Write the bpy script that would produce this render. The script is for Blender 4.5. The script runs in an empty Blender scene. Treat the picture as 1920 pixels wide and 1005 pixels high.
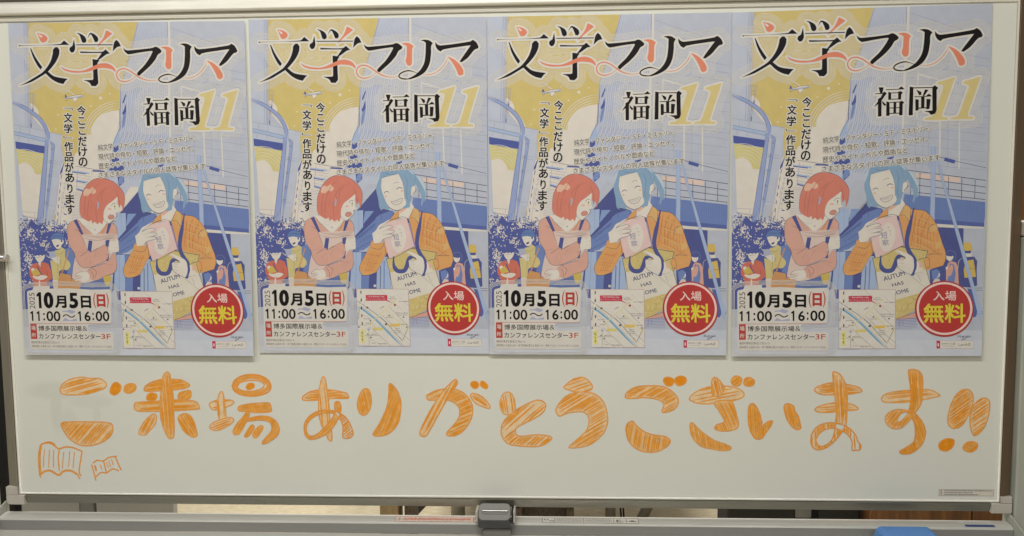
import bpy, math, random
import numpy as np
from mathutils import Matrix, Vector
from mathutils.geometry import tessellate_polygon

scene = bpy.context.scene
COL = scene.collection
ZB = 1.40                      # height of the middle of the whiteboard above the floor

# ------------------------------------------------------------------ camera
cam_data = bpy.data.cameras.new('camera')
cam = bpy.data.objects.new('camera', cam_data)
COL.objects.link(cam)
cam_data.sensor_width = 36
cam_data.lens = 1612.66 / 1920 * 36
cam_data.clip_start = 0.05
cam_data.clip_end = 60
_a, _b, _c = -0.0887, 0.0096, 0.0510           # pitch, roll, yaw
_R = Matrix.Rotation(_c, 3, 'Z') @ Matrix.Rotation(_a, 3, 'X') @ Matrix.Rotation(_b, 3, 'Y')
_m = Matrix((_R.col[0], _R.col[2], -_R.col[1])).transposed().to_4x4()
_m.translation = Vector((0.0565, -1.5144, 0.1159 + ZB))
cam.matrix_world = _m
scene.camera = cam

# ------------------------------------------------------------------ world, lamps, exposure
world = bpy.data.worlds.new('World')
scene.world = world
world.use_nodes = True
wn = world.node_tree.nodes['Background']
wn.inputs[0].default_value = (0.95, 0.93, 0.86, 1)
wn.inputs[1].default_value = 0.17

def lamp(name, x, y, z, w, d, power, col=(1, 0.955, 0.875)):
    l = bpy.data.lights.new(name, 'AREA')
    l.shape = 'RECTANGLE'; l.size = w; l.size_y = d; l.energy = power; l.color = col
    o = bpy.data.objects.new(name, l); COL.objects.link(o)
    o.location = (x, y, z)
    return o
for lx, pw in ((-1.45, 4.0), (-0.95, 5.0), (-0.35, 11.0), (0.20, 12.5)):
    lamp('ceiling_lamp', lx, -1.05, 2.75, 0.22, 0.22, pw)
lamp('ceiling_lamp', 0.9, -2.4, 2.75, 0.4, 0.4, 12)
lamp('ceiling_lamp', -2.3, -3.9, 2.75, 1.2, 1.2, 36)
lamp('ceiling_lamp', -0.9, 2.0, 2.75, 0.6, 0.6, 60)
lamp('ceiling_lamp', 0.8, 2.0, 2.75, 0.6, 0.6, 45)
scene.view_settings.view_transform = 'Standard'
scene.view_settings.look = 'None'
scene.view_settings.exposure = 0.06
scene.view_settings.gamma = 1.0
scene.view_settings.use_curve_mapping = False

# ------------------------------------------------------------------ traced print and marker data
# f|colour|smooth|x y ... filled shape; s|colour|smooth|width|x y ... line; t|colour|bold|words|bl br tl ; tenths of a millimetre
ART = {
'printed_cityscape': '''
f|lav|0|-205 -288 4323 -192 4554 6290 -195 6291
f|must|0|358 -153 2342 -83 2180 458 2095 731 1956 1142 1936 1606 1919 1933 1894 2167 1334 2391 870 2144 706 1904 320 1423 318 955
f|must|0|308 1202 1938 1178 1918 1830 1836 2157 1543 2481 1035 2470 866 2943 787 3278 719 3518 648 3469 873 2466 856 1957 636 1916 310 1602
f|cream|1|323 1400 402 1444 462 1533 472 1639 547 1692 612 1784 664 1903 637 1961 473 1780 323 1564
f|cream|0|1921 1527 1780 1541 1644 1585 1554 1634 1463 1725 1408 1841 1393 1958 1329 1952 1296 2050 1285 2144 1228 2166 1171 2259 1102 2282 1057 2375 1057 2804 1571 2813 1791 2179 1918 1877
s|creamy|1|1.15|1354 2070 1361 1999 1375 1929 1398 1862 1428 1798 1464 1738 1508 1684 1557 1635 1611 1592 1670 1557 1733 1528 1799 1507 1867 1495 1936 1490
s|creamy|1|1.15|1313 2067 1320 1991 1336 1916 1359 1844 1391 1776 1430 1713 1477 1654 1529 1602 1587 1557 1650 1519 1717 1489 1787 1467 1860 1453 1934 1448
s|creamy|1|1.15|1271 2064 1279 1983 1296 1903 1321 1827 1355 1755 1397 1687 1446 1625 1502 1570 1563 1522 1630 1481 1702 1449 1776 1426 1853 1411 1932 1406
s|creamy|1|1.15|1230 2060 1238 1975 1256 1891 1283 1810 1319 1733 1363 1662 1415 1596 1474 1538 1539 1487 1610 1444 1686 1410 1765 1385 1846 1370 1929 1364
f|cream|0|1622 1314 1614 1333 1595 1341 1575 1332 1567 1312 1575 1293 1594 1285 1614 1294
f|cream|0|1778 1241 1774 1251 1764 1255 1755 1250 1751 1240 1754 1231 1764 1227 1774 1231
f|cream|0|1428 1453 1424 1463 1414 1466 1404 1462 1400 1452 1404 1442 1414 1438 1423 1443
f|cream|0|1296 1216 1293 1224 1285 1227 1277 1224 1273 1215 1277 1207 1285 1204 1293 1208
f|cream|0|1105 1514 1102 1523 1094 1526 1086 1522 1082 1514 1085 1506 1094 1502 1102 1506
f|cream|0|832 1606 828 1616 819 1619 809 1615 805 1605 809 1595 818 1591 828 1596
f|cream|0|775 1858 771 1867 763 1870 755 1866 751 1858 755 1849 763 1846 771 1850
f|cream|0|1503 2123 1500 2131 1492 2134 1484 2131 1480 2122 1484 2114 1492 2111 1500 2115
f|tower|0|2316 -39 2841 -20 2841 1167 2819 2142 2819 2329 2490 2888 1963 2878 1869 2073 1927 1840 1943 1467 1960 1142 2095 731 2180 458
f|tower|0|1945 1179 2803 1203 2793 2178 2482 2500 2212 2684 1943 3059 1711 2959 1648 2578 1791 2179 1912 1877 1934 1457
s|line2|1|0.5|2343 -15 2181 527 1980 1235 1924 1699 1793 2283
s|creamy|1|0.46|2372 -9 2219 528 2025 1237 1971 1700 1847 2284
s|line2|1|0.5|2363 -14 2208 528 2014 1236 1959 1700 1833 2284
s|line2|1|0.5|2383 -13 2234 529 2047 1237 1994 1701 1873 2284
s|creamy|1|0.46|2412 -8 2271 530 2092 1238 2040 1702 1927 2286
s|line2|1|0.5|2403 -13 2260 529 2081 1238 2029 1702 1914 2285
s|line2|1|0.5|2423 -12 2286 530 2115 1239 2064 1703 1954 2286
s|creamy|1|0.46|2452 -7 2324 531 2160 1240 2110 1704 2008 2287
s|line2|1|0.5|2443 -11 2313 531 2149 1240 2098 1704 1994 2287
s|line2|1|0.5|2462 -11 2339 532 2182 1241 2133 1704 2034 2288
s|creamy|1|0.46|2491 -5 2377 533 2227 1242 2179 1706 2088 2289
s|line2|1|0.5|2482 -10 2365 533 2216 1242 2168 1705 2075 2289
s|line2|1|0.5|2502 -9 2392 534 2250 1243 2203 1706 2115 2290
s|creamy|1|0.46|2531 -4 2429 535 2295 1244 2249 1707 2169 2291
s|line2|1|0.5|2522 -9 2418 534 2283 1244 2237 1707 2155 2291
s|line2|1|0.5|2542 -8 2444 535 2317 1245 2272 1708 2195 2292
s|creamy|1|0.46|2571 -2 2481 537 2362 1246 2318 1709 2249 2293
s|line2|1|0.5|2562 -7 2470 536 2351 1246 2307 1709 2235 2293
s|line2|1|0.5|2581 -7 2496 537 2384 1247 2341 1710 2275 2293
s|creamy|1|0.46|2610 -1 2534 538 2429 1248 2387 1711 2329 2295
s|line2|1|0.5|2601 -6 2523 538 2418 1248 2376 1711 2316 2294
s|line2|1|0.5|2621 -5 2549 539 2451 1248 2411 1712 2356 2295
s|creamy|1|0.46|2650 0 2586 540 2496 1250 2457 1713 2409 2296
s|line2|1|0.5|2641 -4 2575 540 2485 1249 2445 1712 2396 2296
s|line2|1|0.5|2661 -4 2601 540 2519 1250 2480 1713 2436 2297
s|creamy|1|0.46|2690 2 2639 542 2563 1252 2526 1714 2490 2298
s|line2|1|0.5|2681 -3 2627 541 2552 1251 2514 1714 2476 2298
s|line2|1|0.5|2700 -2 2654 542 2586 1252 2549 1715 2516 2299
s|creamy|1|0.46|2729 3 2691 543 2631 1254 2595 1716 2570 2300
s|line2|1|0.5|2720 -2 2680 543 2619 1253 2584 1716 2556 2300
s|line2|1|0.5|2740 -1 2706 544 2653 1254 2618 1717 2596 2301
s|creamy|1|0.46|2769 5 2743 545 2698 1255 2664 1718 2650 2302
s|line2|1|0.5|2760 0 2732 545 2686 1255 2653 1718 2636 2301
s|line2|1|0.5|2780 0 2758 545 2720 1256 2687 1719 2676 2302
s|creamy|1|0.46|2808 6 2796 547 2765 1257 2733 1720 2729 2303
s|line2|1|0.5|2799 1 2784 546 2753 1257 2722 1719 2716 2303
s|line2|1|0.5|2819 2 2810 547 2787 1258 2756 1720 2756 2304
s|creamy|1|0.46|2848 7 2848 548 2832 1259 2802 1721 2809 2305
s|line2|1|0.5|2839 2 2837 548 2820 1259 2791 1721 2796 2305
s|line2|0|0.55|1923 1877 1791 2203 1649 2672
s|line2|0|0.55|1995 1886 1854 2212 1699 2681
s|line2|0|0.55|2068 1896 1917 2221 1749 2690
s|line2|0|0.55|2140 1906 1981 2230 1799 2699
s|line2|0|0.55|2212 1915 2044 2240 1849 2708
s|line2|0|0.55|2284 1925 2106 2249 1899 2717
s|line2|0|0.55|2356 1934 2169 2258 1949 2726
s|line2|0|0.55|2429 1944 2232 2267 1999 2735
s|line2|0|0.55|2501 1953 2295 2277 2049 2744
s|line2|0|0.55|2573 1963 2358 2286 2099 2752
s|line2|0|0.55|2645 1972 2421 2295 2149 2761
s|line2|0|0.55|2716 1982 2484 2304 2198 2770
s|line2|0|0.55|2788 1991 2546 2314 2248 2779
s|navy|0|0.57|2321 -4 2182 463 2097 731 1960 1142 1943 1467 1923 1886
s|navy|0|0.46|2837 -2 2832 799
f|creamy|0|2843 -20 2887 -18 2880 572 2849 1167 2828 2142 2838 2376 2797 2375 2796 1954 2809 1166 2835 571
f|dblue|0|2046 1241 2056 1276 2004 1408 1981 1402
f|dblue|0|2044 1415 2046 1561 1991 1617 1973 1582 2011 1501
f|mblue|0|2041 1560 2031 1653 2000 1804 1955 1862 1964 1745 1985 1629
f|pblue|0|1920 1837 1903 2163 1766 2160 1832 1988
s|navy|0|0.57|1926 1511 1920 1837 1788 2116
f|dblue|0|1789 2163 1880 2153 1881 2224 1825 2270 1790 2257
f|dblue|0|1747 2386 1872 2342 1885 2413 1748 2457
f|dblue|0|1703 2551 1840 2506 1966 2509 1956 2591 1842 2636 1692 2586
f|dblue|0|1842 2636 1957 2639 1960 2793 1869 2874 1845 2779
f|mblue|0|1889 2673 1958 2686 1938 2828 1834 2838
s|line|0|0.55|2904 107 4156 567
s|line|0|0.55|2908 277 4160 681
s|line|0|0.55|2917 642 4168 897
s|line|0|0.55|2922 825 4172 1022
s|line|0|0.55|2925 963 4177 1171
s|line|0|0.55|2930 1170 4183 1347
s|line|0|0.55|2935 1354 4189 1527
s|line|0|0.55|2940 1539 4195 1688
s|line|0|0.55|2944 1725 4201 1872
s|line|0|0.55|2949 1911 4207 2046
s|line|0|0.5|2898 1877 4156 1978
s|line|0|0.5|2901 1971 4162 2152
s|line|0|0.5|2905 2134 4166 2291
s|line|0|0.5|2909 2298 4172 2443
s|line|0|0.5|2912 2439 4177 2606
s|line|0|0.5|2916 2604 4182 2746
f|creamy|0|3403 1913 3430 1914 3439 2544 3412 2543
f|creamy|0|3719 1921 3742 1921 3755 2714 3732 2714
f|creamy|0|3031 1136 3054 1137 3055 1842 3033 1842
f|creamy|0|3036 1102 3385 1204 3364 1226 3037 1131
s|line|0|0.46|3146 1884 3150 2702
s|line|0|0.46|3022 1880 3032 2700
s|line|0|0.46|3236 1886 3249 2704
s|line|0|0.46|3551 1893 3552 2710
f|pinkp|0|3034 2772 3771 2863 3762 2945 3053 2864
f|pinkp|0|3364 2832 3455 2845 3445 2904 3360 2897
s|dkline|0|1.03|2896 2717 4182 2920
s|dkline|0|1.03|3059 2855 4180 3031
s|dkline|0|1.03|3085 2980 4184 3139
s|dkline|0|1.03|3088 3104 4179 3241
s|dkline|0|0.92|3113 2768 3114 3170
s|dkline|0|0.92|2971 2966 2966 3144
s|dkline|0|0.92|3579 2848 3579 3154
s|dkline|0|0.92|3794 2875 3795 3223
s|dkline|0|0.92|4008 2909 4009 3221
f|band|0|2861 3124 4183 3283 4186 3519 4174 3661 3213 3552 2823 3439
s|band3|0|0.57|2918 3143 2918 3589
s|band3|0|0.57|2956 3147 2955 3592
s|band3|0|0.57|2994 3152 2993 3595
s|band3|0|0.57|3031 3156 3031 3598
s|band3|0|0.57|3069 3161 3069 3601
s|band3|0|0.57|3106 3165 3106 3604
s|band3|0|0.57|3144 3170 3144 3607
s|band3|0|0.57|3182 3174 3182 3610
s|band3|0|0.57|3219 3178 3219 3613
s|band3|0|0.57|3257 3183 3257 3616
s|band3|0|0.57|3294 3187 3295 3619
s|band3|0|0.57|3332 3192 3332 3622
s|band3|0|0.57|3369 3196 3370 3625
s|band3|0|0.57|3407 3201 3408 3628
s|band3|0|0.57|3444 3205 3445 3630
s|band3|0|0.57|3482 3209 3483 3633
s|band3|0|0.57|3519 3214 3520 3636
s|band3|0|0.57|3557 3218 3558 3639
s|band3|0|0.57|3594 3223 3595 3642
s|band3|0|0.57|3632 3227 3633 3645
s|band3|0|0.57|3669 3232 3670 3648
s|band3|0|0.57|3707 3236 3708 3651
s|band3|0|0.57|3744 3240 3745 3654
s|band3|0|0.57|3781 3245 3783 3657
s|band3|0|0.57|3819 3249 3820 3660
s|band3|0|0.57|3856 3254 3858 3663
s|band3|0|0.57|3893 3258 3895 3666
s|band3|0|0.57|3931 3263 3932 3669
s|band3|0|0.57|3968 3267 3970 3672
s|band3|0|0.57|4005 3271 4007 3674
s|band3|0|0.57|4043 3276 4044 3677
s|band3|0|0.57|4080 3280 4082 3680
s|band3|0|0.57|4117 3285 4119 3683
s|band3|0|0.57|4154 3289 4156 3686
f|dblue2|0|3327 3560 4176 3638 4176 3707 3329 3637
f|creamy|0|3386 3640 3841 3680 4176 3707 4177 3735 3843 3728 3399 3698
f|navyb|0|3422 3698 3843 3726 3855 4482 3844 4881 3515 4963
f|pblue|0|3282 2326 3352 2327 3361 2738 3366 3328 3369 3626 3293 3565 3293 3209 3288 2736
s|line|0|0.57|3282 2326 3296 3325
s|line|0|0.57|3352 2327 3368 3326
f|dblue|0|3507 2518 3683 2568 3664 2626 3495 2574
s|dkline|0|0.69|3366 2503 3502 2532
s|dkline|0|0.69|3672 2582 4178 2707
f|dblue|0|2568 2507 2686 2479 2665 2526 2574 2539
f|lav2|0|-205 -127 278 -110 266 2130 -201 2119
s|line|0|0.69|282 -64 223 1845
s|line|0|0.69|319 -63 260 1846
s|line|0|0.69|342 -62 283 1846
s|line|0|0.69|369 -61 311 1847
f|lav2|0|-17 1766 565 1887 872 1953 856 2142 -16 2122
s|line|0|0.57|12 1773 571 1893
s|line|0|0.57|123 1811 114 1911
s|line|0|0.57|292 1845 281 1951
s|line|0|0.57|89 1982 83 2059
s|line|0|0.57|264 2021 255 2086
s|line|0|0.57|640 1906 875 1959
s|line|0|0.69|416 1219 315 1827
s|line|0|0.57|381 1224 365 1422 288 1821
s|line|0|0.46|312 1222 404 1242
s|line|0|0.46|312 1304 405 1324
s|line|0|0.46|312 1374 405 1394
s|line|0|0.46|313 1468 406 1488
f|dblue|0|365 1481 379 1505 366 1575 345 1563
f|dblue|0|320 1751 332 1763 328 1828 314 1824
f|pblue|0|7 1891 571 2023 566 2082 7 1950
s|dkline|0|0.46|9 1891 566 2020
s|dkline|0|0.46|9 1953 566 2084
f|lav2|0|630 2054 872 1977 802 2568 736 2925 692 3284 458 3280 547 2682
f|lav2|0|-22 2074 21 2075 82 3272 97 4126 -22 4124
f|dblue|0|19 2069 557 2159 535 2286 25 2196
f|must2|0|26 2204 528 2291 463 2656 349 2645 313 2558 254 2491 184 2454 55 2487
s|creamy|1|0.8|74 2447 105 2437 138 2431 171 2430 204 2432 237 2439 268 2450 298 2465 326 2484 352 2506 375 2531 395 2559 411 2589 423 2620
s|creamy|1|0.8|55 2395 92 2383 131 2377 170 2375 210 2378 248 2386 286 2399 321 2417 355 2439 385 2465 412 2495 436 2528 455 2563 470 2601
s|creamy|1|0.8|37 2344 80 2330 124 2322 170 2320 215 2324 260 2333 303 2348 345 2369 383 2394 418 2424 450 2459 477 2497 499 2538 516 2582
s|creamy|1|0.8|18 2292 67 2277 118 2268 169 2265 221 2269 272 2280 321 2297 368 2320 412 2349 452 2384 487 2423 518 2466 543 2513 562 2562
s|creamy|1|0.8|-1 2241 54 2223 111 2213 169 2210 227 2215 283 2227 339 2246 391 2272 440 2305 485 2343 525 2387 559 2435 587 2488 609 2543
f|cream|0|55 2481 126 2456 196 2448 266 2491 319 2558 349 2645 460 2659 376 3277 366 3642 88 3371 82 3272
f|pblue2|0|554 2040 626 2042 481 3278 378 3703 325 3641 376 3277 533 2289
s|dkline|0|0.57|624 2042 481 3278 436 3582
s|dkline|0|0.57|553 2158 376 3277 330 3569
s|pblue2|1|5.96|-6 1383 122 1434 238 1490 366 1575 494 1690 576 1822 615 1935 615 2041 601 2148
s|dkline|1|0.57|-6 1356 133 1405 249 1461 383 1546 517 1662 605 1805 646 1936 645 2042
s|dkline|1|0.57|5 1415 215 1507 354 1604 471 1719 553 1851 579 1958 566 2076
s|pblue2|1|4.58|636 2066 682 2114 704 2174 684 2327 640 2588 584 2922 530 3279 494 3523
s|dkline|1|0.46|647 2066 705 2109 727 2174 663 2589 554 3280
s|dkline|1|0.46|627 2113 671 2161 616 2588 505 3279
s|dkline|0|0.46|657 2185 708 2195
s|dkline|0|0.46|653 2210 704 2221
s|dkline|0|0.46|618 2409 670 2420
s|dkline|0|0.46|614 2435 665 2446
s|dkline|0|0.46|580 2659 631 2669
s|dkline|0|0.46|575 2685 627 2695
s|dkline|0|0.46|547 2921 598 2932
s|dkline|0|0.46|542 2948 593 2958
s|dkline|0|0.46|507 3149 559 3159
s|dkline|0|0.46|503 3175 554 3186
s|line|0|0.46|574 2402 638 2412
s|line|0|0.46|569 2444 633 2451
s|line|0|0.46|696 2417 801 2431
s|line|0|0.46|685 2458 801 2479
s|line|0|0.46|469 3202 691 3224
f|cream|0|848 2471 1623 2582 1533 2725 1372 2770 1269 2863 1156 3076 1135 3316 1149 3508 894 3650 659 3525 692 3284 802 2592
f|dblue|0|871 2472 883 2477 843 2616 803 2675 808 2604
s|dkline|0|0.69|1092 2514 1612 2602
f|dblue|0|1393 2580 1612 2602 1612 2622 1393 2610
f|pblue|0|1023 2587 1336 2626 1327 2658 1023 2613
f|dblue|0|1023 2608 1273 2644 1268 2658 1023 2625
f|pblue|0|1082 2746 1303 2784 1294 2816 1083 2772
f|dblue|0|1083 2768 1259 2802 1254 2816 1083 2784
f|pblue|0|1090 2893 1230 2929 1221 2961 1090 2919
f|dblue|0|1090 2915 1202 2948 1196 2962 1090 2931
s|line|0|0.69|1132 2551 1090 2931
s|line|0|0.57|1381 2586 1371 2663
s|line|0|0.46|1070 2657 1360 2703
s|line|0|0.46|1070 2704 1344 2750
s|line|0|0.46|1071 2800 1313 2845
s|line|0|0.46|1072 2859 1293 2904
s|line|0|0.46|1073 2937 1268 2981
s|line|0|0.46|1027 2978 1167 2995
s|line|0|0.46|1024 3005 1165 3022
s|line|0|0.46|1021 3033 1164 3050
s|line|0|0.46|1017 3060 1163 3077
s|line|0|0.46|1014 3088 1162 3105
s|line|0|0.46|1011 3115 1161 3132
s|line|0|0.46|1008 3143 1160 3160
s|line|0|0.46|1005 3171 1159 3188
s|line|0|0.46|1001 3198 1158 3215
s|line|0|0.46|998 3226 1157 3243
s|line|0|0.46|995 3253 1156 3270
s|line|0|0.46|992 3281 1155 3298
s|line|0|0.46|989 3308 1154 3326
s|line|0|0.46|985 3336 1153 3353
s|line|0|0.46|982 3364 1151 3381
s|line|0|0.46|979 3391 1150 3409
s|line|0|0.46|976 3419 1149 3436
s|line|0|0.46|972 3447 1148 3464
f|dblue|0|821 2669 833 2673 822 2735 811 2733
f|dblue|0|802 2800 815 2804 804 2866 792 2864
f|dblue|0|783 2932 796 2935 785 2998 773 2995
f|dblue|0|765 3063 778 3067 766 3129 755 3127
f|dblue|0|746 3195 759 3199 748 3261 736 3259
f|dblue|0|727 3327 740 3331 729 3393 717 3391
f|dblue|0|708 3459 721 3463 710 3526 698 3523
s|line|0|0.46|867 2641 919 2654
s|line|0|0.46|857 2726 910 2739
s|line|0|0.46|847 2812 900 2825
s|line|0|0.46|838 2898 890 2911
s|line|0|0.46|828 2984 881 2997
s|line|0|0.46|818 3070 871 3083
s|line|0|0.46|809 3156 861 3169
s|line|0|0.46|799 3243 852 3256
s|line|0|0.46|789 3329 842 3342
s|line|0|0.46|871 2486 715 3282 647 3573
s|line|0|0.46|792 2711 692 3282
s|line|0|0.46|919 2630 797 3284 753 3587
s|line|0|0.46|829 2974 796 3166
s|line|0|0.46|877 3095 832 3287
f|dblue|0|854 3167 913 3210 901 3222 849 3203
f|dblue|0|838 3353 891 3372 889 3384 835 3377
s|line|0|0.57|88 3325 352 3342
s|line|0|0.57|88 3395 341 3438
s|line|0|0.57|88 3407 335 3450
s|line|0|0.57|94 3468 342 3486
s|line|0|0.57|-12 3473 130 3487
s|line|0|0.57|306 3344 304 3411
s|line|0|0.57|681 3381 664 3513
s|line|0|0.57|739 3369 727 3550
f|leafblue|0|-5 3746 60 3662 118 3578 189 3542 247 3464 295 3520 342 3575 412 3558 483 3595 542 3632 624 3573 694 3598 788 3624 835 3655 889 3734 897 3965 1015 4088 937 4453 975 4760 919 5043 -7 5099
f|cream|0|-18 3506 -5 3484 19 3478 6 3500
f|cream|0|69 3414 51 3420 34 3411 52 3405
f|cream|0|114 3545 125 3536 139 3537 128 3546
f|cream|0|20 3606 15 3586 25 3568 30 3588
f|cream|0|108 3600 87 3588 79 3563 101 3575
f|cream|0|51 3542 59 3529 73 3526 65 3539
f|cream|0|62 3551 40 3560 18 3550 40 3541
f|cream|0|46 3627 68 3616 90 3625 69 3636
f|cream|0|27 3777 21 3756 31 3737 37 3758
f|cream|0|80 3763 85 3738 106 3724 101 3750
f|cream|0|98 3552 87 3542 86 3526 97 3537
f|cream|0|82 3614 64 3603 59 3582 77 3593
f|cream|0|141 3594 128 3583 126 3566 139 3577
f|cream|0|92 3517 77 3505 73 3486 89 3497
f|cream|0|42 3554 54 3548 66 3552 55 3558
f|cream|0|80 3438 58 3445 38 3435 59 3427
f|cream|0|28 3648 16 3653 4 3647 16 3642
f|cream|0|129 3755 107 3750 95 3730 117 3735
f|cream|0|173 3519 160 3507 158 3489 172 3501
f|cream|0|-6 3563 -28 3564 -45 3549 -23 3548
f|cream|0|110 3442 86 3449 65 3436 89 3429
f|cream|0|90 3635 88 3610 105 3592 106 3617
f|cream|0|-3 3732 -7 3715 2 3700 6 3717
f|cream|0|60 3622 45 3624 34 3615 48 3612
f|cream|0|7 3354 -6 3352 -15 3341 -1 3343
f|cream|0|125 3585 114 3572 116 3556 126 3568
f|cream|0|-16 3517 -25 3501 -20 3483 -11 3499
f|cream|0|181 3636 162 3641 146 3632 164 3626
f|cream|0|58 3562 66 3538 88 3527 80 3551
f|cream|0|15 3488 -3 3489 -17 3476 2 3475
f|cream|0|127 3705 111 3695 106 3677 122 3687
f|cream|0|139 3579 156 3570 173 3576 157 3585
f|cream|0|-20 3600 -27 3585 -22 3569 -14 3584
f|cream|0|45 3622 27 3603 27 3577 46 3596
f|cream|0|127 3568 120 3552 126 3536 133 3552
f|cream|0|76 3622 87 3601 110 3594 99 3616
f|cream|0|-12 3687 -2 3667 19 3661 9 3681
f|cream|0|24 3490 8 3474 7 3452 24 3467
f|cream|0|34 3672 43 3653 63 3646 54 3666
f|cream|0|19 3763 20 3742 36 3729 34 3749
f|cream|0|135 3599 116 3590 108 3570 127 3578
f|cream|0|-39 3626 -38 3602 -20 3587 -22 3611
f|cream|0|143 3775 151 3752 172 3743 164 3765
f|cream|0|123 3790 138 3774 160 3774 145 3790
f|cream|0|332 3686 325 3667 333 3649 340 3668
f|cream|0|235 3792 251 3781 270 3786 254 3796
f|cream|0|161 3608 166 3593 180 3587 175 3601
f|cream|0|206 3625 208 3606 222 3595 220 3613
f|cream|0|127 3632 128 3610 144 3595 143 3617
f|cream|0|236 3715 224 3696 228 3675 240 3693
f|cream|0|212 3791 213 3777 222 3768 222 3781
f|cream|0|177 3698 163 3701 151 3693 165 3690
f|cream|0|198 3730 185 3727 178 3716 191 3719
f|cream|0|144 3718 143 3697 157 3682 158 3703
f|cream|0|227 3820 211 3826 194 3819 211 3812
f|cream|0|212 3758 189 3758 172 3741 195 3741
f|cream|0|187 3712 186 3698 196 3687 196 3702
f|cream|0|149 3695 145 3669 160 3649 164 3675
f|cream|0|208 3642 220 3624 240 3620 229 3638
f|cream|0|176 3731 174 3710 187 3694 189 3715
f|cream|0|330 3663 329 3645 340 3632 341 3650
f|cream|0|221 3693 201 3694 186 3680 206 3679
f|cream|0|171 3687 171 3662 188 3645 188 3670
f|cream|0|173 3743 157 3738 150 3723 165 3728
f|cream|0|230 3681 251 3669 275 3676 254 3688
f|cream|0|150 3662 167 3653 185 3660 168 3669
f|cream|0|144 3715 161 3707 179 3714 162 3722
f|cream|0|206 3763 185 3763 170 3748 191 3748
f|cream|0|239 3838 250 3817 272 3811 261 3832
f|cream|0|330 3834 308 3823 300 3798 322 3810
f|cream|0|292 3786 278 3779 274 3764 287 3771
f|cream|0|297 3825 296 3806 309 3791 310 3811
f|cream|0|245 3768 250 3754 263 3748 258 3762
f|cream|0|278 3786 273 3769 281 3754 286 3771
f|cream|0|270 3884 262 3869 266 3851 275 3867
f|cream|0|292 3748 276 3752 262 3744 278 3739
f|cream|0|198 3846 213 3832 233 3834 218 3847
f|cream|0|334 3838 322 3821 325 3800 337 3817
f|cream|0|269 3767 258 3745 266 3721 277 3744
f|cream|0|244 3849 254 3837 269 3836 259 3848
f|cream|0|284 3903 261 3908 242 3893 265 3889
f|cream|0|281 3779 261 3767 254 3745 274 3756
f|cream|0|294 3815 285 3797 291 3778 300 3796
f|cream|0|269 3820 248 3818 235 3802 256 3804
f|cream|0|602 3592 580 3585 570 3563 592 3571
f|cream|0|621 3521 601 3528 581 3517 602 3511
f|cream|0|798 3584 801 3571 813 3564 810 3577
f|cream|0|592 3586 593 3560 612 3544 610 3569
f|cream|0|583 3587 561 3574 555 3549 576 3562
f|cream|0|634 3671 624 3659 626 3644 635 3656
f|cream|0|578 3591 561 3592 548 3579 565 3578
f|cream|0|593 3625 589 3603 602 3585 606 3607
f|cream|0|605 3592 596 3578 599 3561 608 3575
f|cream|0|501 3561 515 3552 532 3555 518 3565
f|cream|0|688 3636 667 3634 654 3618 675 3619
f|cream|0|432 3609 427 3589 438 3571 443 3592
f|cream|0|585 3681 565 3671 556 3650 577 3659
f|cream|0|555 3604 538 3598 531 3582 547 3588
f|cream|0|562 3578 567 3557 585 3547 580 3568
f|cream|0|673 3643 658 3644 647 3635 661 3634
f|cream|0|521 3580 535 3567 553 3567 540 3581
f|cream|0|547 3685 526 3692 506 3681 527 3674
f|cream|0|593 3610 611 3599 631 3605 613 3616
f|cream|0|563 3625 582 3615 602 3622 583 3632
f|cream|0|586 3585 586 3567 598 3555 598 3572
f|cream|0|578 3661 577 3643 588 3630 589 3648
f|cream|0|534 3625 547 3608 568 3606 555 3623
f|cream|0|584 3550 596 3535 616 3534 603 3549
f|cream|0|495 3569 501 3551 518 3544 512 3561
f|cream|0|601 3612 588 3609 581 3597 594 3601
f|cream|0|625 3566 630 3554 642 3549 637 3561
f|cream|0|438 3632 437 3613 450 3600 451 3619
f|cream|0|560 3608 546 3607 536 3595 551 3596
f|cream|0|520 3639 530 3629 545 3629 535 3639
f|cream|0|589 3648 573 3646 563 3633 579 3635
f|cream|0|607 3662 584 3669 562 3656 585 3649
f|cream|0|463 3706 467 3685 485 3673 481 3694
f|cream|0|442 3625 421 3625 406 3610 427 3610
f|cream|0|544 3686 549 3671 562 3665 557 3679
f|cream|0|591 3617 578 3612 572 3599 585 3604
f|cream|0|443 3695 430 3683 430 3666 442 3677
f|cream|0|512 3620 519 3599 539 3589 532 3611
f|cream|0|591 3651 594 3626 614 3611 610 3637
f|cream|0|523 3551 535 3545 547 3549 536 3555
f|cream|0|685 3646 676 3635 678 3621 686 3632
f|cream|0|390 3561 384 3544 391 3528 397 3545
f|cream|0|581 3614 595 3601 614 3603 600 3616
f|cream|0|606 3599 593 3593 588 3581 600 3586
f|cream|0|571 3620 554 3613 547 3595 564 3603
f|cream|0|593 3616 569 3623 547 3610 571 3603
f|cream|0|783 3693 771 3677 772 3657 785 3673
f|cream|0|811 3658 792 3659 777 3645 797 3645
f|cream|0|812 3619 822 3608 838 3607 828 3619
f|cream|0|830 3660 821 3642 828 3622 836 3641
f|cream|0|657 3687 664 3663 686 3652 679 3676
f|cream|0|702 3679 712 3667 727 3664 718 3677
f|cream|0|807 3663 785 3665 767 3651 789 3648
f|cream|0|779 3612 765 3612 755 3602 769 3602
f|cream|0|747 3669 735 3652 738 3632 750 3649
f|cream|0|735 3658 738 3645 750 3638 747 3651
f|cream|0|765 3676 755 3666 755 3652 765 3662
f|cream|0|675 3663 683 3644 701 3637 694 3655
f|cream|0|809 3617 817 3598 836 3591 828 3610
f|cream|0|610 3678 612 3652 631 3637 629 3662
f|cream|0|740 3596 719 3585 712 3563 733 3573
f|cream|0|728 3651 713 3654 701 3645 715 3642
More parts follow.
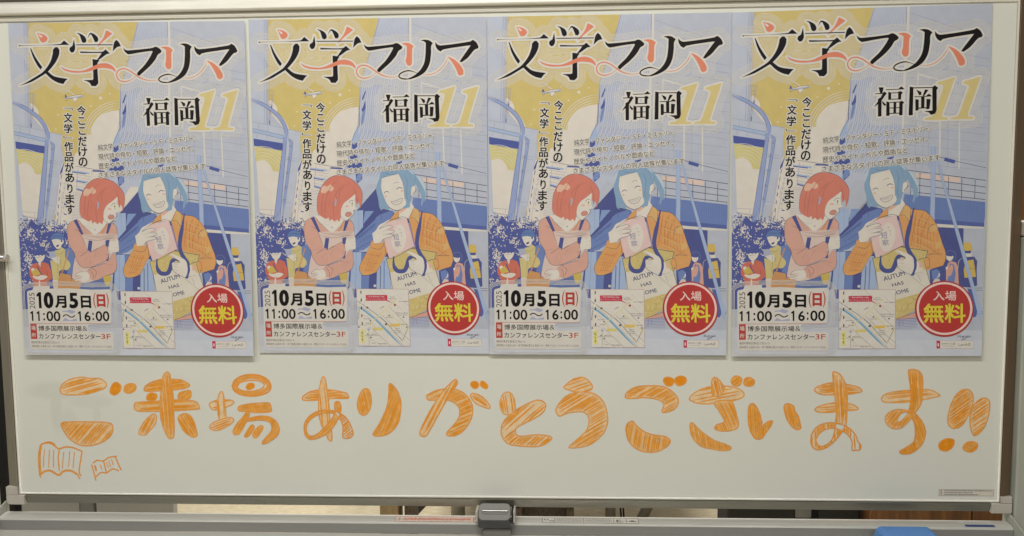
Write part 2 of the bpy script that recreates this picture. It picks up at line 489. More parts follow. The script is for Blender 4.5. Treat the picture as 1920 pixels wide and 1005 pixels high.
f|cream|0|742 3700 730 3693 726 3679 738 3686
f|cream|0|761 3590 749 3595 737 3588 749 3584
f|cream|0|475 3963 492 3944 517 3943 500 3962
f|cream|0|436 3898 426 3883 429 3865 439 3880
f|cream|0|452 3940 449 3916 463 3898 466 3921
f|cream|0|457 3898 452 3883 459 3869 464 3884
f|cream|0|426 3850 445 3837 467 3842 449 3855
f|cream|0|479 3951 494 3940 513 3942 498 3954
f|cream|0|393 3952 403 3929 426 3921 416 3944
f|cream|0|320 3889 319 3874 328 3863 329 3878
f|cream|0|506 3857 482 3862 460 3848 485 3843
f|cream|0|531 3951 521 3928 528 3905 539 3927
f|cream|0|442 3948 428 3941 424 3925 438 3933
f|cream|0|405 3899 411 3884 426 3878 420 3893
f|cream|0|416 3948 437 3938 460 3946 439 3957
f|cream|0|509 3856 499 3845 500 3830 510 3841
f|cream|0|505 3851 491 3855 478 3848 492 3844
f|cream|0|517 3972 529 3962 544 3963 533 3974
f|cream|0|463 3878 467 3854 487 3840 483 3864
f|cream|0|398 3845 389 3835 389 3822 398 3831
f|cream|0|405 3913 388 3910 378 3894 395 3898
f|cream|0|466 3938 451 3927 448 3909 462 3920
f|cream|0|388 3947 371 3927 373 3901 389 3921
f|cream|0|498 3801 502 3780 520 3768 516 3790
f|cream|0|377 3902 362 3888 361 3867 376 3881
f|cream|0|442 3854 430 3847 426 3833 438 3840
f|cream|0|499 3962 496 3939 509 3920 513 3943
f|cream|0|437 3863 450 3853 466 3856 453 3866
f|cream|0|126 4152 134 4131 154 4123 146 4144
f|cream|0|241 4144 246 4121 265 4107 261 4131
f|cream|0|153 4082 134 4077 124 4059 143 4065
f|cream|0|157 4134 175 4125 194 4132 176 4141
f|cream|0|146 4180 136 4168 136 4153 147 4164
f|cream|0|60 4049 76 4036 97 4039 81 4052
f|cream|0|115 4200 118 4179 135 4168 131 4188
f|cream|0|119 4104 131 4093 146 4094 135 4105
f|cream|0|122 4234 121 4209 138 4191 139 4217
f|cream|0|171 4256 178 4241 193 4236 186 4251
f|cream|0|189 4209 203 4189 227 4186 213 4205
f|cream|0|141 4112 129 4095 132 4075 144 4092
f|cream|0|194 4147 175 4136 169 4116 188 4126
f|cream|0|191 4156 177 4160 165 4153 178 4149
f|cream|0|89 4135 74 4132 65 4119 80 4122
f|cream|0|69 4125 73 4103 92 4091 87 4113
f|cream|0|181 4204 196 4184 221 4181 206 4202
f|cream|0|91 4303 93 4277 111 4261 110 4286
f|cream|0|140 4275 152 4260 171 4258 159 4273
f|cream|0|184 4196 170 4194 161 4183 175 4185
f|cream|0|207 4247 184 4248 167 4232 190 4231
f|cream|0|119 4051 130 4032 152 4028 140 4047
f|cream|0|254 4109 253 4083 271 4065 271 4091
f|cream|0|178 4185 163 4188 150 4179 165 4176
f|cream|0|92 4233 95 4211 114 4198 110 4220
f|cream|0|189 4215 184 4197 193 4181 198 4199
f|cream|0|205 4244 190 4228 190 4206 205 4221
f|cream|0|-5 4168 7 4161 20 4164 8 4172
f|cream|0|157 4067 145 4059 141 4045 153 4052
f|cream|0|80 4188 88 4164 110 4154 102 4177
f|cream|0|112 4221 103 4200 112 4179 120 4200
f|cream|0|170 4091 155 4082 151 4065 166 4074
f|cream|0|198 4100 180 4104 165 4094 182 4090
f|cream|0|165 4266 149 4269 136 4259 152 4256
f|cream|0|176 4208 194 4199 213 4206 195 4215
f|cream|0|66 4270 49 4272 35 4260 53 4258
f|cream|0|134 4168 142 4151 158 4146 151 4162
f|cream|0|187 4186 178 4170 182 4152 191 4168
f|cream|0|145 4176 121 4168 109 4145 133 4153
f|cream|0|103 4193 86 4195 73 4185 90 4183
f|cream|0|112 3979 107 3966 113 3953 118 3966
f|cream|0|17 4030 5 4013 9 3992 20 4009
f|cream|0|97 3965 98 3952 107 3942 107 3956
f|cream|0|127 4009 112 3990 115 3965 130 3985
f|cream|0|105 3941 87 3922 88 3896 106 3915
f|cream|0|82 3924 59 3922 45 3904 67 3906
f|cream|0|-38 4016 -23 4010 -9 4016 -23 4022
f|cream|0|37 4005 29 3990 34 3974 42 3989
f|cream|0|66 3974 48 3971 37 3956 55 3959
f|cream|0|178 4302 197 4286 221 4288 203 4305
f|cream|0|151 4295 166 4274 191 4270 176 4291
f|cream|0|169 4274 146 4265 136 4242 159 4251
f|cream|0|191 4279 173 4275 162 4259 180 4263
f|cream|0|171 4375 154 4359 154 4335 171 4352
f|cream|0|173 4324 193 4313 213 4321 194 4331
f|cream|0|176 4302 177 4283 190 4271 189 4290
f|cream|0|135 4338 132 4312 147 4291 151 4317
f|cream|0|184 4351 166 4342 159 4323 177 4332
f|cream|0|167 4268 158 4248 165 4227 175 4247
f|cream|0|234 4296 222 4280 225 4261 237 4277
f|cream|0|137 4221 118 4225 102 4214 121 4210
f|cream|0|208 4297 198 4288 197 4274 207 4283
f|cream|0|147 4345 149 4320 168 4304 166 4329
f|cream|0|403 3742 410 3717 431 3705 425 3730
f|cream|0|511 3670 498 3662 495 3647 508 3655
f|cream|0|449 3706 437 3687 442 3665 454 3684
f|cream|0|399 3688 412 3678 429 3681 415 3691
f|cream|0|409 3676 392 3675 380 3662 397 3663
f|cream|0|420 3704 402 3699 393 3682 411 3687
f|cream|0|872 3912 861 3903 859 3888 870 3897
f|cream|0|889 3900 868 3889 861 3866 881 3877
f|cream|0|837 3859 849 3842 870 3839 858 3856
f|cream|0|839 3951 824 3945 817 3930 832 3936
f|cream|0|862 3855 873 3845 888 3846 876 3856
f|cream|0|848 3919 855 3900 873 3891 866 3911
f|cream|0|848 3902 859 3886 878 3883 867 3899
f|cream|0|857 3893 855 3879 864 3867 865 3882
f|cream|0|843 3831 842 3815 853 3804 854 3820
f|cream|0|886 3888 865 3892 848 3879 869 3875
f|cream|0|866 3923 855 3904 861 3883 871 3902
f|cream|0|906 3842 885 3845 868 3833 888 3829
f|cream|0|852 3879 858 3864 873 3858 867 3873
f|cream|0|842 3907 850 3889 868 3882 860 3900
f|cream|0|90 4604 74 4602 64 4590 80 4591
f|cream|0|41 4699 28 4695 20 4683 34 4686
f|cream|0|34 4646 21 4628 24 4607 37 4624
f|cream|0|40 4609 21 4608 8 4593 27 4594
f|cream|0|16 4608 12 4583 27 4562 31 4588
f|cream|0|60 4655 52 4636 59 4617 67 4636
f|cream|0|74 4609 76 4590 90 4579 88 4597
f|cream|0|64 4570 51 4563 48 4548 60 4556
f|cream|0|23 4651 35 4639 51 4640 39 4652
f|cream|0|-15 4586 -3 4578 11 4582 -1 4590
f|cream|0|62 4595 41 4597 25 4582 46 4581
f|cream|0|93 4587 68 4593 47 4579 71 4573
f|cream|0|122 4639 127 4623 142 4616 137 4632
f|cream|0|155 4615 142 4616 131 4607 145 4605
f|cream|0|150 4561 160 4551 174 4551 164 4561
f|cream|0|142 4619 161 4606 184 4611 164 4624
f|cream|0|219 4572 201 4574 187 4561 205 4560
f|cream|0|168 4617 165 4600 174 4586 177 4603
f|cream|0|180 4626 201 4611 226 4616 205 4631
f|cream|0|144 4605 150 4592 163 4587 157 4601
f|cream|0|137 4590 155 4581 174 4589 156 4597
f|cream|0|140 4628 134 4602 147 4580 153 4606
f|cream|0|147 4627 138 4603 149 4580 157 4604
f|cream|0|117 4632 131 4621 148 4624 134 4635
f|cream|0|289 3984 276 3983 267 3972 280 3973
f|cream|0|303 4019 289 3997 294 3973 308 3994
f|cream|0|237 4009 218 3998 211 3975 231 3987
f|cream|0|247 4046 255 4027 274 4020 266 4039
f|cream|0|266 4035 271 4013 289 4001 285 4023
f|cream|0|373 4063 358 4063 347 4052 362 4052
f|cream|0|286 4041 286 4017 302 3999 303 4024
f|cream|0|540 4157 520 4158 505 4144 525 4143
f|cream|0|518 4130 497 4135 478 4123 499 4118
f|cream|0|544 4159 528 4146 525 4125 541 4138
f|cream|0|455 4024 472 4006 497 4006 480 4024
f|cream|0|481 4128 491 4118 505 4118 495 4129
f|cream|0|458 4100 471 4094 485 4099 472 4105
f|cream|0|462 3993 466 3981 477 3975 473 3988
f|cream|0|504 4060 518 4044 539 4043 526 4059
f|cream|0|441 4138 443 4121 457 4111 455 4128
f|cream|0|482 4013 487 3992 505 3982 500 4003
f|cream|0|503 4047 498 4035 503 4023 508 4035
f|cream|0|500 3974 508 3964 521 3962 513 3973
f|cream|0|786 3708 771 3708 760 3697 775 3697
f|cream|0|896 3714 874 3706 864 3684 886 3692
f|cream|0|786 3676 786 3660 798 3649 797 3665
f|cream|0|803 3748 805 3727 821 3714 819 3735
f|cream|0|813 3651 804 3636 807 3620 816 3634
f|cream|0|803 3671 801 3648 815 3631 817 3654
f|cream|0|777 3761 761 3764 748 3755 764 3752
f|cream|0|835 3689 822 3692 811 3684 824 3682
f|cream|0|816 3704 807 3688 812 3669 821 3686
f|cream|0|824 3655 820 3643 826 3631 830 3643
f|leafblue|0|154 3473 154 3446 172 3428 172 3454
f|leafblue|0|-13 3486 1 3469 23 3468 9 3485
f|leafblue|0|298 3545 312 3538 327 3545 313 3551
f|leafblue|0|213 3554 195 3555 181 3542 199 3541
f|leafblue|0|192 3549 174 3556 157 3548 175 3540
f|leafblue|0|76 3617 66 3605 66 3589 77 3601
f|leafblue|0|301 3515 304 3499 317 3490 314 3506
f|leafblue|0|37 3570 29 3560 30 3546 38 3557
f|leafblue|0|-51 3570 -45 3544 -23 3529 -29 3556
f|leafblue|0|30 3463 48 3443 75 3443 57 3463
f|leafblue|0|134 3500 136 3477 154 3462 152 3486
f|leafblue|0|231 3494 222 3480 226 3465 234 3478
f|leafblue|0|73 3581 77 3556 97 3542 93 3567
f|leafblue|0|145 3594 156 3579 175 3578 163 3592
f|leafblue|0|231 3581 219 3570 219 3555 230 3565
f|leafblue|0|131 3543 112 3541 100 3526 119 3528
f|leafblue|0|122 3558 116 3531 130 3507 137 3534
f|leafblue|0|148 3495 159 3487 173 3490 161 3498
f|leafblue|0|145 3538 123 3542 105 3530 126 3525
f|leafblue|0|108 3485 118 3467 137 3463 127 3480
f|leafblue|0|229 3513 225 3498 232 3484 236 3499
f|leafblue|0|14 3559 24 3545 40 3543 30 3557
f|leafblue|0|89 3619 68 3622 51 3610 72 3606
f|leafblue|0|141 3613 140 3598 149 3587 150 3602
f|leafblue|0|119 3501 97 3485 93 3459 114 3474
f|leafblue|0|125 3500 128 3485 140 3477 137 3491
f|leafblue|0|69 3549 70 3521 90 3503 89 3531
f|leafblue|0|100 3537 92 3518 101 3499 108 3519
f|leafblue|0|79 3553 62 3543 56 3524 73 3533
f|leafblue|0|257 3574 241 3567 234 3551 250 3558
f|leafblue|0|170 3556 184 3546 201 3549 187 3559
f|leafblue|0|177 3558 189 3550 203 3553 191 3561
f|leafblue|0|73 3572 76 3552 93 3541 89 3561
f|leafblue|0|282 3606 264 3592 260 3568 279 3583
f|leafblue|0|-50 3558 -66 3561 -80 3552 -64 3549
f|leafblue|0|86 3576 98 3559 118 3556 106 3573
f|leafblue|0|37 3585 50 3568 72 3566 58 3583
f|leafblue|0|-20 3565 -20 3546 -7 3532 -7 3551
f|leafblue|0|78 3564 63 3542 69 3515 83 3538
f|leafblue|0|81 3592 79 3569 94 3552 95 3575
f|leafblue|0|421 3584 425 3571 437 3566 433 3578
f|leafblue|0|503 3584 513 3575 527 3576 517 3585
f|leafblue|0|520 3581 500 3570 493 3547 513 3558
f|leafblue|0|506 3553 488 3551 477 3536 495 3539
f|leafblue|0|312 3495 328 3476 354 3474 337 3494
f|leafblue|0|242 3485 222 3481 211 3464 231 3468
f|leafblue|0|337 3595 311 3596 292 3577 318 3576
f|leafblue|0|225 3589 248 3574 275 3581 252 3596
f|leafblue|0|203 3584 216 3578 230 3584 216 3590
f|leafblue|0|376 3481 367 3465 372 3449 380 3464
f|leafblue|0|411 3576 426 3565 445 3569 429 3580
f|leafblue|0|377 3613 364 3593 368 3571 381 3590
f|leafblue|0|317 3545 293 3552 270 3539 295 3532
f|leafblue|0|334 3526 326 3506 334 3485 342 3506
f|leafblue|0|137 3538 145 3522 162 3517 154 3533
f|leafblue|0|322 3594 295 3591 278 3568 305 3572
f|leafblue|0|509 3564 490 3554 484 3534 503 3543
f|leafblue|0|427 3543 449 3533 472 3542 450 3553
f|leafblue|0|412 3581 398 3585 385 3578 399 3574
f|leafblue|0|495 3662 481 3652 478 3636 492 3645
f|leafblue|0|402 3542 424 3532 446 3542 424 3551
f|leafblue|0|541 3507 549 3492 565 3487 557 3502
f|leafblue|0|432 3566 417 3569 404 3560 419 3557
f|leafblue|0|370 3485 353 3491 338 3483 354 3477
f|leafblue|0|483 3485 490 3461 512 3451 504 3474
f|leafblue|0|499 3525 484 3509 484 3487 499 3503
f|leafblue|0|384 3558 366 3550 359 3530 377 3539
f|leafblue|0|421 3558 404 3551 397 3533 414 3540
f|leafblue|0|475 3533 490 3513 514 3511 499 3530
f|leafblue|0|304 3527 292 3514 293 3495 305 3509
f|leafblue|0|226 3478 234 3463 251 3459 243 3474
f|leafblue|0|382 3553 379 3536 389 3523 392 3539
f|leafblue|0|478 3546 463 3540 456 3526 471 3531
f|leafblue|0|319 3501 298 3490 291 3466 312 3478
f|leafblue|0|461 3634 439 3634 423 3618 445 3618
f|leafblue|0|330 3491 319 3466 328 3441 339 3466
f|leafblue|0|279 3488 264 3490 251 3480 267 3478
f|leafblue|0|269 3549 245 3552 226 3535 250 3533
f|leafblue|0|307 3596 299 3571 310 3547 319 3572
f|leafblue|0|327 3604 325 3581 340 3563 342 3587
f|leafblue|0|347 3585 336 3565 343 3543 353 3564
f|leafblue|0|346 3535 334 3516 339 3495 350 3513
f|leafblue|0|382 3554 393 3547 406 3549 395 3557
f|leafblue|0|304 3534 288 3539 273 3530 289 3525
f|leafblue|0|421 3574 432 3565 446 3567 435 3576
f|leafblue|0|276 3595 275 3582 285 3573 285 3586
f|leafblue|0|372 3573 386 3560 406 3562 391 3575
f|leafblue|0|372 3596 366 3582 371 3567 377 3581
f|leafblue|0|294 3493 284 3473 291 3453 301 3473
f|leafblue|0|406 3440 406 3426 415 3417 415 3430
f|leafblue|0|550 3589 531 3575 528 3551 546 3565
f|leafblue|0|589 3630 588 3606 603 3589 604 3613
f|leafblue|0|828 3568 834 3545 854 3533 849 3556
f|leafblue|0|708 3636 707 3622 717 3612 717 3626
f|leafblue|0|697 3568 688 3548 695 3528 704 3548
f|leafblue|0|665 3538 652 3514 660 3487 673 3512
f|leafblue|0|550 3589 566 3582 583 3588 567 3596
f|leafblue|0|656 3491 632 3494 612 3478 637 3475
f|leafblue|0|599 3551 612 3528 637 3521 624 3544
f|leafblue|0|761 3629 760 3605 776 3588 777 3612
f|leafblue|0|867 3566 875 3555 888 3553 880 3565
f|leafblue|0|463 3610 484 3597 508 3603 487 3616
f|leafblue|0|602 3648 595 3626 606 3605 613 3628
f|leafblue|0|541 3537 548 3510 572 3496 565 3524
f|leafblue|0|562 3592 564 3570 580 3556 579 3578
f|leafblue|0|959 3622 942 3610 938 3589 955 3601
f|leafblue|0|745 3585 759 3575 776 3578 762 3588
f|leafblue|0|652 3652 631 3643 621 3621 643 3630
f|leafblue|0|491 3556 483 3539 488 3522 496 3538
f|leafblue|0|702 3609 689 3614 675 3608 689 3603
f|leafblue|0|730 3617 742 3592 767 3583 756 3608
f|leafblue|0|658 3612 639 3600 633 3578 652 3590
f|leafblue|0|641 3592 635 3575 643 3560 648 3576
f|leafblue|0|826 3632 806 3633 792 3620 811 3618
f|leafblue|0|692 3535 704 3523 722 3523 710 3536
f|leafblue|0|707 3577 721 3564 741 3565 726 3578
f|leafblue|0|754 3576 775 3566 798 3575 776 3585
f|leafblue|0|694 3508 678 3515 662 3507 678 3501
f|leafblue|0|455 3592 467 3582 482 3584 470 3593
f|leafblue|0|835 3583 823 3576 820 3561 832 3569
f|leafblue|0|582 3608 573 3593 577 3575 586 3591
f|leafblue|0|820 3582 800 3568 794 3543 815 3557
f|leafblue|0|713 3617 696 3618 684 3607 700 3606
f|leafblue|0|840 3597 832 3574 842 3554 850 3576
f|leafblue|0|639 3547 628 3537 628 3521 639 3532
f|leafblue|0|750 3590 742 3580 743 3566 752 3577
f|leafblue|0|662 3555 646 3549 638 3533 655 3539
f|leafblue|0|605 3582 618 3567 638 3566 625 3581
f|leafblue|0|716 3588 732 3573 753 3574 738 3589
f|leafblue|0|676 3633 650 3639 628 3625 653 3618
f|leafblue|0|855 3559 836 3563 820 3552 839 3548
f|leafblue|0|779 3543 763 3539 755 3524 771 3528
f|leafblue|0|827 3603 808 3599 797 3583 816 3586
f|leafblue|0|874 3553 864 3529 872 3506 883 3529
f|leafblue|0|848 3650 862 3635 882 3635 869 3650
f|leafblue|0|745 3556 760 3548 777 3554 761 3562
f|leafblue|0|875 3602 893 3590 914 3594 896 3607
f|leafblue|0|851 3708 853 3683 871 3667 870 3692
f|leafblue|0|839 3657 825 3645 824 3628 837 3639
f|leafblue|0|847 3723 841 3706 848 3690 855 3707
f|leafblue|0|814 3738 831 3727 851 3732 834 3743
f|leafblue|0|857 3495 834 3502 813 3490 836 3483
f|leafblue|0|841 3703 849 3682 869 3673 861 3694
f|leafblue|0|794 3619 800 3601 816 3593 810 3611
f|leafblue|0|856 3713 843 3714 833 3704 846 3704
f|leafblue|0|925 3624 911 3612 909 3594 923 3606
f|leafblue|0|826 3800 820 3785 825 3771 831 3785
f|leafblue|0|912 3554 894 3558 878 3548 896 3543
f|leafblue|0|852 3777 840 3766 839 3749 851 3760
f|leafblue|0|821 3773 813 3754 821 3737 828 3755
f|leafblue|0|801 3589 817 3579 835 3583 819 3593
f|leafblue|0|848 3517 848 3496 862 3482 862 3502
f|leafblue|0|862 3560 844 3556 834 3540 852 3544
f|leafblue|0|831 3687 834 3670 848 3660 845 3677
f|leafblue|0|855 3679 835 3686 816 3676 836 3669
f|leafblue|0|801 3741 804 3716 824 3702 820 3726
f|leafblue|0|814 3612 827 3606 841 3612 828 3618
f|leafblue|0|805 3628 784 3615 777 3591 798 3604
f|leafblue|0|812 3597 789 3596 773 3578 796 3579
f|leafblue|0|815 3770 820 3754 835 3747 830 3763
f|leafblue|0|12 3692 31 3683 52 3690 33 3700
f|leafblue|0|-31 3664 -29 3647 -17 3637 -18 3653
f|leafblue|0|51 3670 48 3649 61 3632 64 3653
f|leafblue|0|80 3637 97 3617 122 3616 105 3636
f|leafblue|0|-12 3654 -20 3638 -15 3621 -7 3637
f|leafblue|0|61 3567 36 3567 18 3549 43 3549
f|leafblue|0|-44 3638 -49 3618 -39 3600 -34 3621
f|leafblue|0|34 3632 12 3631 -4 3614 19 3615
f|leafblue|0|4 3674 17 3655 39 3651 26 3670
f|leafblue|0|59 3586 36 3585 21 3568 43 3569
f|leafblue|0|43 3738 46 3722 60 3713 56 3729
f|leafblue|0|84 3651 94 3633 114 3628 104 3646
f|leafblue|0|59 3646 64 3628 81 3620 75 3638
f|leafblue|0|14 3624 -4 3618 -13 3599 6 3606
f|leafblue|0|-51 3570 -52 3550 -40 3536 -38 3555
f|leafblue|0|1 3582 -9 3569 -7 3552 3 3565
f|leafblue|0|30 3584 16 3588 3 3580 17 3576
f|leafblue|0|-18 3724 -16 3705 -1 3692 -3 3712
f|cream|0|84 3547 67 3532 65 3509 82 3524
f|cream|0|28 3523 38 3514 51 3515 42 3524
f|cream|0|-36 3554 -25 3543 -10 3543 -20 3554
f|cream|0|62 3510 76 3500 93 3504 79 3514
f|cream|0|12 3502 28 3495 44 3501 28 3508
f|cream|0|36 3607 38 3593 49 3586 47 3600
f|cream|0|92 3563 68 3557 54 3536 79 3541
f|cream|0|-5 3590 -17 3580 -19 3563 -7 3574
f|cream|0|-4 3716 -28 3711 -41 3690 -17 3695
f|cream|0|120 3532 100 3522 93 3500 113 3510
f|cream|0|121 3544 101 3538 92 3519 111 3525
f|cream|0|127 3562 111 3561 101 3549 117 3550
f|cream|0|66 3563 50 3570 34 3562 50 3556
f|cream|0|75 3652 55 3655 39 3643 59 3640
f|cream|0|38 3547 35 3527 47 3511 50 3531
f|cream|0|65 3517 66 3496 80 3483 80 3503
f|cream|0|88 3561 64 3561 47 3544 71 3543
f|cream|0|44 3576 59 3562 80 3564 65 3578
f|cream|0|105 3516 95 3505 95 3491 105 3501
f|cream|0|67 3497 59 3482 64 3466 71 3481
f|cream|0|-4 3698 -12 3684 -8 3669 0 3683
f|cream|0|188 3572 173 3569 164 3556 179 3559
f|cream|0|55 3538 45 3518 52 3497 62 3517
f|cream|0|63 3666 48 3662 40 3648 55 3652
f|cream|0|3 3562 14 3552 29 3554 18 3564
f|cream|0|94 3565 83 3556 82 3541 93 3551
f|cream|0|21 3753 3 3736 2 3712 20 3729
f|cream|0|138 3574 120 3570 110 3554 128 3558
f|cream|0|82 3629 70 3620 69 3604 80 3614
f|cream|0|46 3522 32 3514 28 3497 42 3506
f|cream|0|592 3634 584 3622 587 3609 595 3620
f|cream|0|515 3606 523 3592 538 3587 531 3601
f|cream|0|644 3515 657 3506 672 3509 659 3518
f|cream|0|615 3586 628 3573 647 3574 634 3587
f|cream|0|516 3604 523 3587 539 3581 532 3597
f|cream|0|642 3565 634 3554 637 3541 644 3552
f|cream|0|572 3670 557 3655 557 3635 572 3649
f|cream|0|616 3613 634 3596 659 3598 640 3615
f|cream|0|530 3556 528 3530 544 3511 547 3537
f|cream|0|588 3574 578 3551 587 3527 597 3551
f|cream|0|507 3597 489 3585 485 3564 503 3576
f|cream|0|407 3609 431 3599 454 3609 431 3619
f|cream|0|603 3602 586 3605 573 3594 589 3592
f|cream|0|615 3558 602 3552 597 3538 610 3544
f|cream|0|590 3637 568 3636 553 3618 575 3620
f|cream|0|579 3643 579 3628 589 3617 589 3632
f|cream|0|595 3550 610 3534 632 3535 617 3551
f|cream|0|569 3581 559 3566 561 3548 572 3563
f|cream|0|475 3690 462 3670 467 3647 480 3666
f|cream|0|569 3599 550 3594 540 3576 559 3581
f|cream|0|593 3580 577 3573 570 3556 586 3564
f|cream|0|494 3619 510 3607 530 3610 514 3622
f|cream|0|562 3660 556 3646 562 3632 568 3646
f|cream|0|544 3633 546 3609 565 3594 563 3618
f|cream|0|641 3582 627 3567 628 3547 642 3562
f|cream|0|535 3610 530 3591 539 3574 544 3593
f|cream|0|576 3662 588 3645 609 3643 596 3660
f|cream|0|544 3651 544 3630 558 3616 558 3637
f|cream|0|558 3673 544 3657 546 3635 560 3652
f|cream|0|610 3589 604 3570 614 3552 620 3572
f|cream|0|566 3587 543 3578 533 3554 556 3564
f|cream|0|638 3675 621 3666 614 3648 631 3656
f|cream|0|550 3625 525 3621 510 3600 535 3604
f|cream|0|592 3621 598 3605 614 3597 608 3614
f|cream|0|227 3823 241 3816 255 3821 242 3828
f|cream|0|181 3648 200 3640 219 3648 200 3656
f|cream|0|283 3660 265 3660 252 3646 271 3646
f|cream|0|228 3682 203 3685 183 3669 208 3666
f|cream|0|293 3673 272 3677 254 3664 275 3660
f|cream|0|285 3719 290 3701 306 3692 301 3710
f|cream|0|140 3612 135 3599 140 3586 145 3599
f|cream|0|271 3863 277 3838 299 3826 293 3850
f|cream|0|218 3753 221 3734 236 3724 233 3742
f|cream|0|164 3738 174 3717 195 3709 186 3730
f|cream|0|206 3659 198 3643 205 3626 212 3642
f|cream|0|175 3749 163 3726 170 3701 182 3724
f|cream|0|210 3697 213 3674 232 3660 229 3683
f|cream|0|146 3830 157 3823 171 3826 159 3833
f|cream|0|182 3685 173 3667 178 3647 188 3665
f|cream|0|241 3645 253 3634 269 3635 257 3646
f|cream|0|244 3661 222 3657 209 3637 231 3641
f|cream|0|167 3696 181 3683 200 3684 186 3697
f|cream|0|159 3555 143 3543 140 3523 156 3535
f|cream|0|174 3720 166 3695 178 3673 186 3698
f|cream|0|191 3679 194 3658 211 3646 208 3667
f|cream|0|174 3805 158 3789 158 3765 174 3782
f|cream|0|155 3804 142 3796 138 3781 151 3789
f|cream|0|180 3752 198 3733 223 3734 205 3752
f|cream|0|163 3745 180 3728 203 3729 186 3746
f|cream|0|215 3783 209 3770 215 3756 220 3770
f|cream|0|176 4246 161 4247 151 4236 166 4236
f|cream|0|92 4146 112 4130 137 4134 117 4150
f|cream|0|118 4139 125 4123 141 4117 134 4133
f|cream|0|177 4142 181 4119 200 4107 195 4129
f|cream|0|130 4080 119 4070 117 4055 129 4065
f|cream|0|75 4301 59 4306 44 4297 60 4293
f|cream|0|117 4248 127 4237 142 4237 132 4248
f|cream|0|168 4202 151 4187 148 4165 166 4179
f|cream|0|76 4219 70 4202 77 4186 84 4203
f|cream|0|117 4189 136 4177 158 4183 139 4195
f|cream|0|166 4213 175 4196 193 4190 184 4208
f|cream|0|168 4073 145 4071 130 4053 153 4055
f|cream|0|144 4226 153 4204 174 4195 166 4217
f|cream|0|123 4250 129 4233 144 4226 138 4242
f|cream|0|15 4255 -10 4254 -27 4235 -2 4236
f|cream|0|297 4039 282 4033 276 4018 290 4024
f|cream|0|102 4195 118 4183 138 4186 122 4199
f|cream|0|184 4134 174 4110 183 4086 193 4110
f|cream|0|160 4218 174 4202 194 4201 181 4217
f|cream|0|170 3974 179 3955 198 3948 189 3967
f|cream|0|163 4103 146 4098 138 4082 155 4087
f|cream|0|227 4141 207 4147 189 4136 209 4130
f|cream|0|225 4190 218 4172 224 4155 232 4172
f|cream|0|101 4130 90 4107 99 4083 109 4106
f|cream|0|207 4115 214 4094 233 4084 227 4105
f|cream|0|180 4261 166 4254 161 4238 175 4245
f|cream|0|169 4173 182 4153 205 4149 192 4169
f|cream|0|157 4194 136 4191 124 4173 145 4176
f|cream|0|133 4128 132 4112 141 4101 143 4116
f|cream|0|85 4088 94 4070 113 4065 104 4083
f|cream|0|158 4186 142 4178 136 4160 152 4169
f|cream|0|149 4190 168 4178 189 4185 170 4196
f|cream|0|57 4143 71 4127 92 4127 78 4143
f|cream|0|80 4206 102 4194 126 4203 104 4215
f|cream|0|201 4292 201 4274 214 4263 214 4281
f|cream|0|123 4138 130 4119 148 4111 141 4130
f|cream|0|424 3907 443 3890 468 3893 449 3909
f|cream|0|456 3870 460 3856 473 3850 469 3864
f|cream|0|416 3909 409 3894 413 3878 421 3893
f|cream|0|523 3949 509 3944 503 3929 517 3935
f|cream|0|472 3940 448 3948 425 3936 449 3928
f|cream|0|571 3969 562 3957 564 3942 573 3954
f|cream|0|423 3945 404 3949 387 3938 406 3933
f|cream|0|493 3931 499 3908 520 3896 514 3919
f|cream|0|470 3969 485 3960 501 3964 487 3973
f|cream|0|477 3948 489 3936 506 3935 494 3948
f|cream|0|393 3800 392 3784 403 3773 403 3788
f|cream|0|416 3936 407 3917 414 3897 423 3916
f|cream|0|541 3920 533 3897 542 3876 551 3898
f|cream|0|419 3922 422 3905 435 3895 432 3912
f|cream|0|475 3982 469 3970 474 3957 480 3969
f|cream|0|375 4045 369 4028 376 4012 383 4029
f|cream|0|383 3952 376 3935 383 3918 390 3935
f|cream|0|415 3901 418 3882 433 3872 430 3890
f|cream|0|442 3869 442 3854 454 3843 453 3859
f|cream|0|414 3917 400 3922 387 3916 401 3911
f|leafblue|0|31 3565 43 3545 67 3541 54 3561
f|leafblue|0|240 3477 225 3473 217 3461 232 3464
f|leafblue|0|259 3593 243 3590 233 3575 250 3579
f|leafblue|0|277 3603 262 3599 254 3585 269 3589
f|leafblue|0|92 3517 73 3522 55 3512 75 3506
f|leafblue|0|76 3555 68 3533 78 3512 86 3534
f|leafblue|0|233 3500 222 3491 221 3478 231 3486
f|leafblue|0|142 3559 142 3540 156 3527 156 3546
f|leafblue|0|149 3500 156 3479 175 3469 169 3490
f|leafblue|0|103 3597 103 3581 115 3570 114 3586
f|leafblue|0|218 3532 214 3517 221 3503 225 3518
f|leafblue|0|189 3528 198 3506 219 3497 211 3519
f|leafblue|0|74 3551 66 3536 70 3521 78 3535
f|leafblue|0|225 3479 213 3483 201 3476 214 3472
f|leafblue|0|434 3576 425 3561 428 3544 438 3559
f|leafblue|0|461 3623 458 3598 472 3578 476 3603
f|leafblue|0|476 3601 475 3578 491 3561 491 3584
f|leafblue|0|425 3583 412 3567 412 3547 426 3562
f|leafblue|0|541 3563 555 3544 578 3543 564 3561
f|leafblue|0|367 3580 380 3562 402 3560 388 3577
f|leafblue|0|413 3579 418 3563 433 3556 427 3572
f|leafblue|0|444 3593 448 3572 465 3560 461 3581
f|leafblue|0|547 3570 537 3548 545 3524 555 3547
f|leafblue|0|505 3584 520 3577 536 3584 520 3591
f|leafblue|0|500 3571 479 3577 459 3566 480 3560
f|leafblue|0|338 3586 346 3576 359 3574 351 3585
f|leafblue|0|449 3585 437 3579 432 3567 444 3572
f|leafblue|0|460 3599 450 3582 455 3562 465 3579
f|cream|0|420 4456 395 4455 379 4436 403 4437
f|cream|0|385 4511 365 4497 359 4473 380 4486
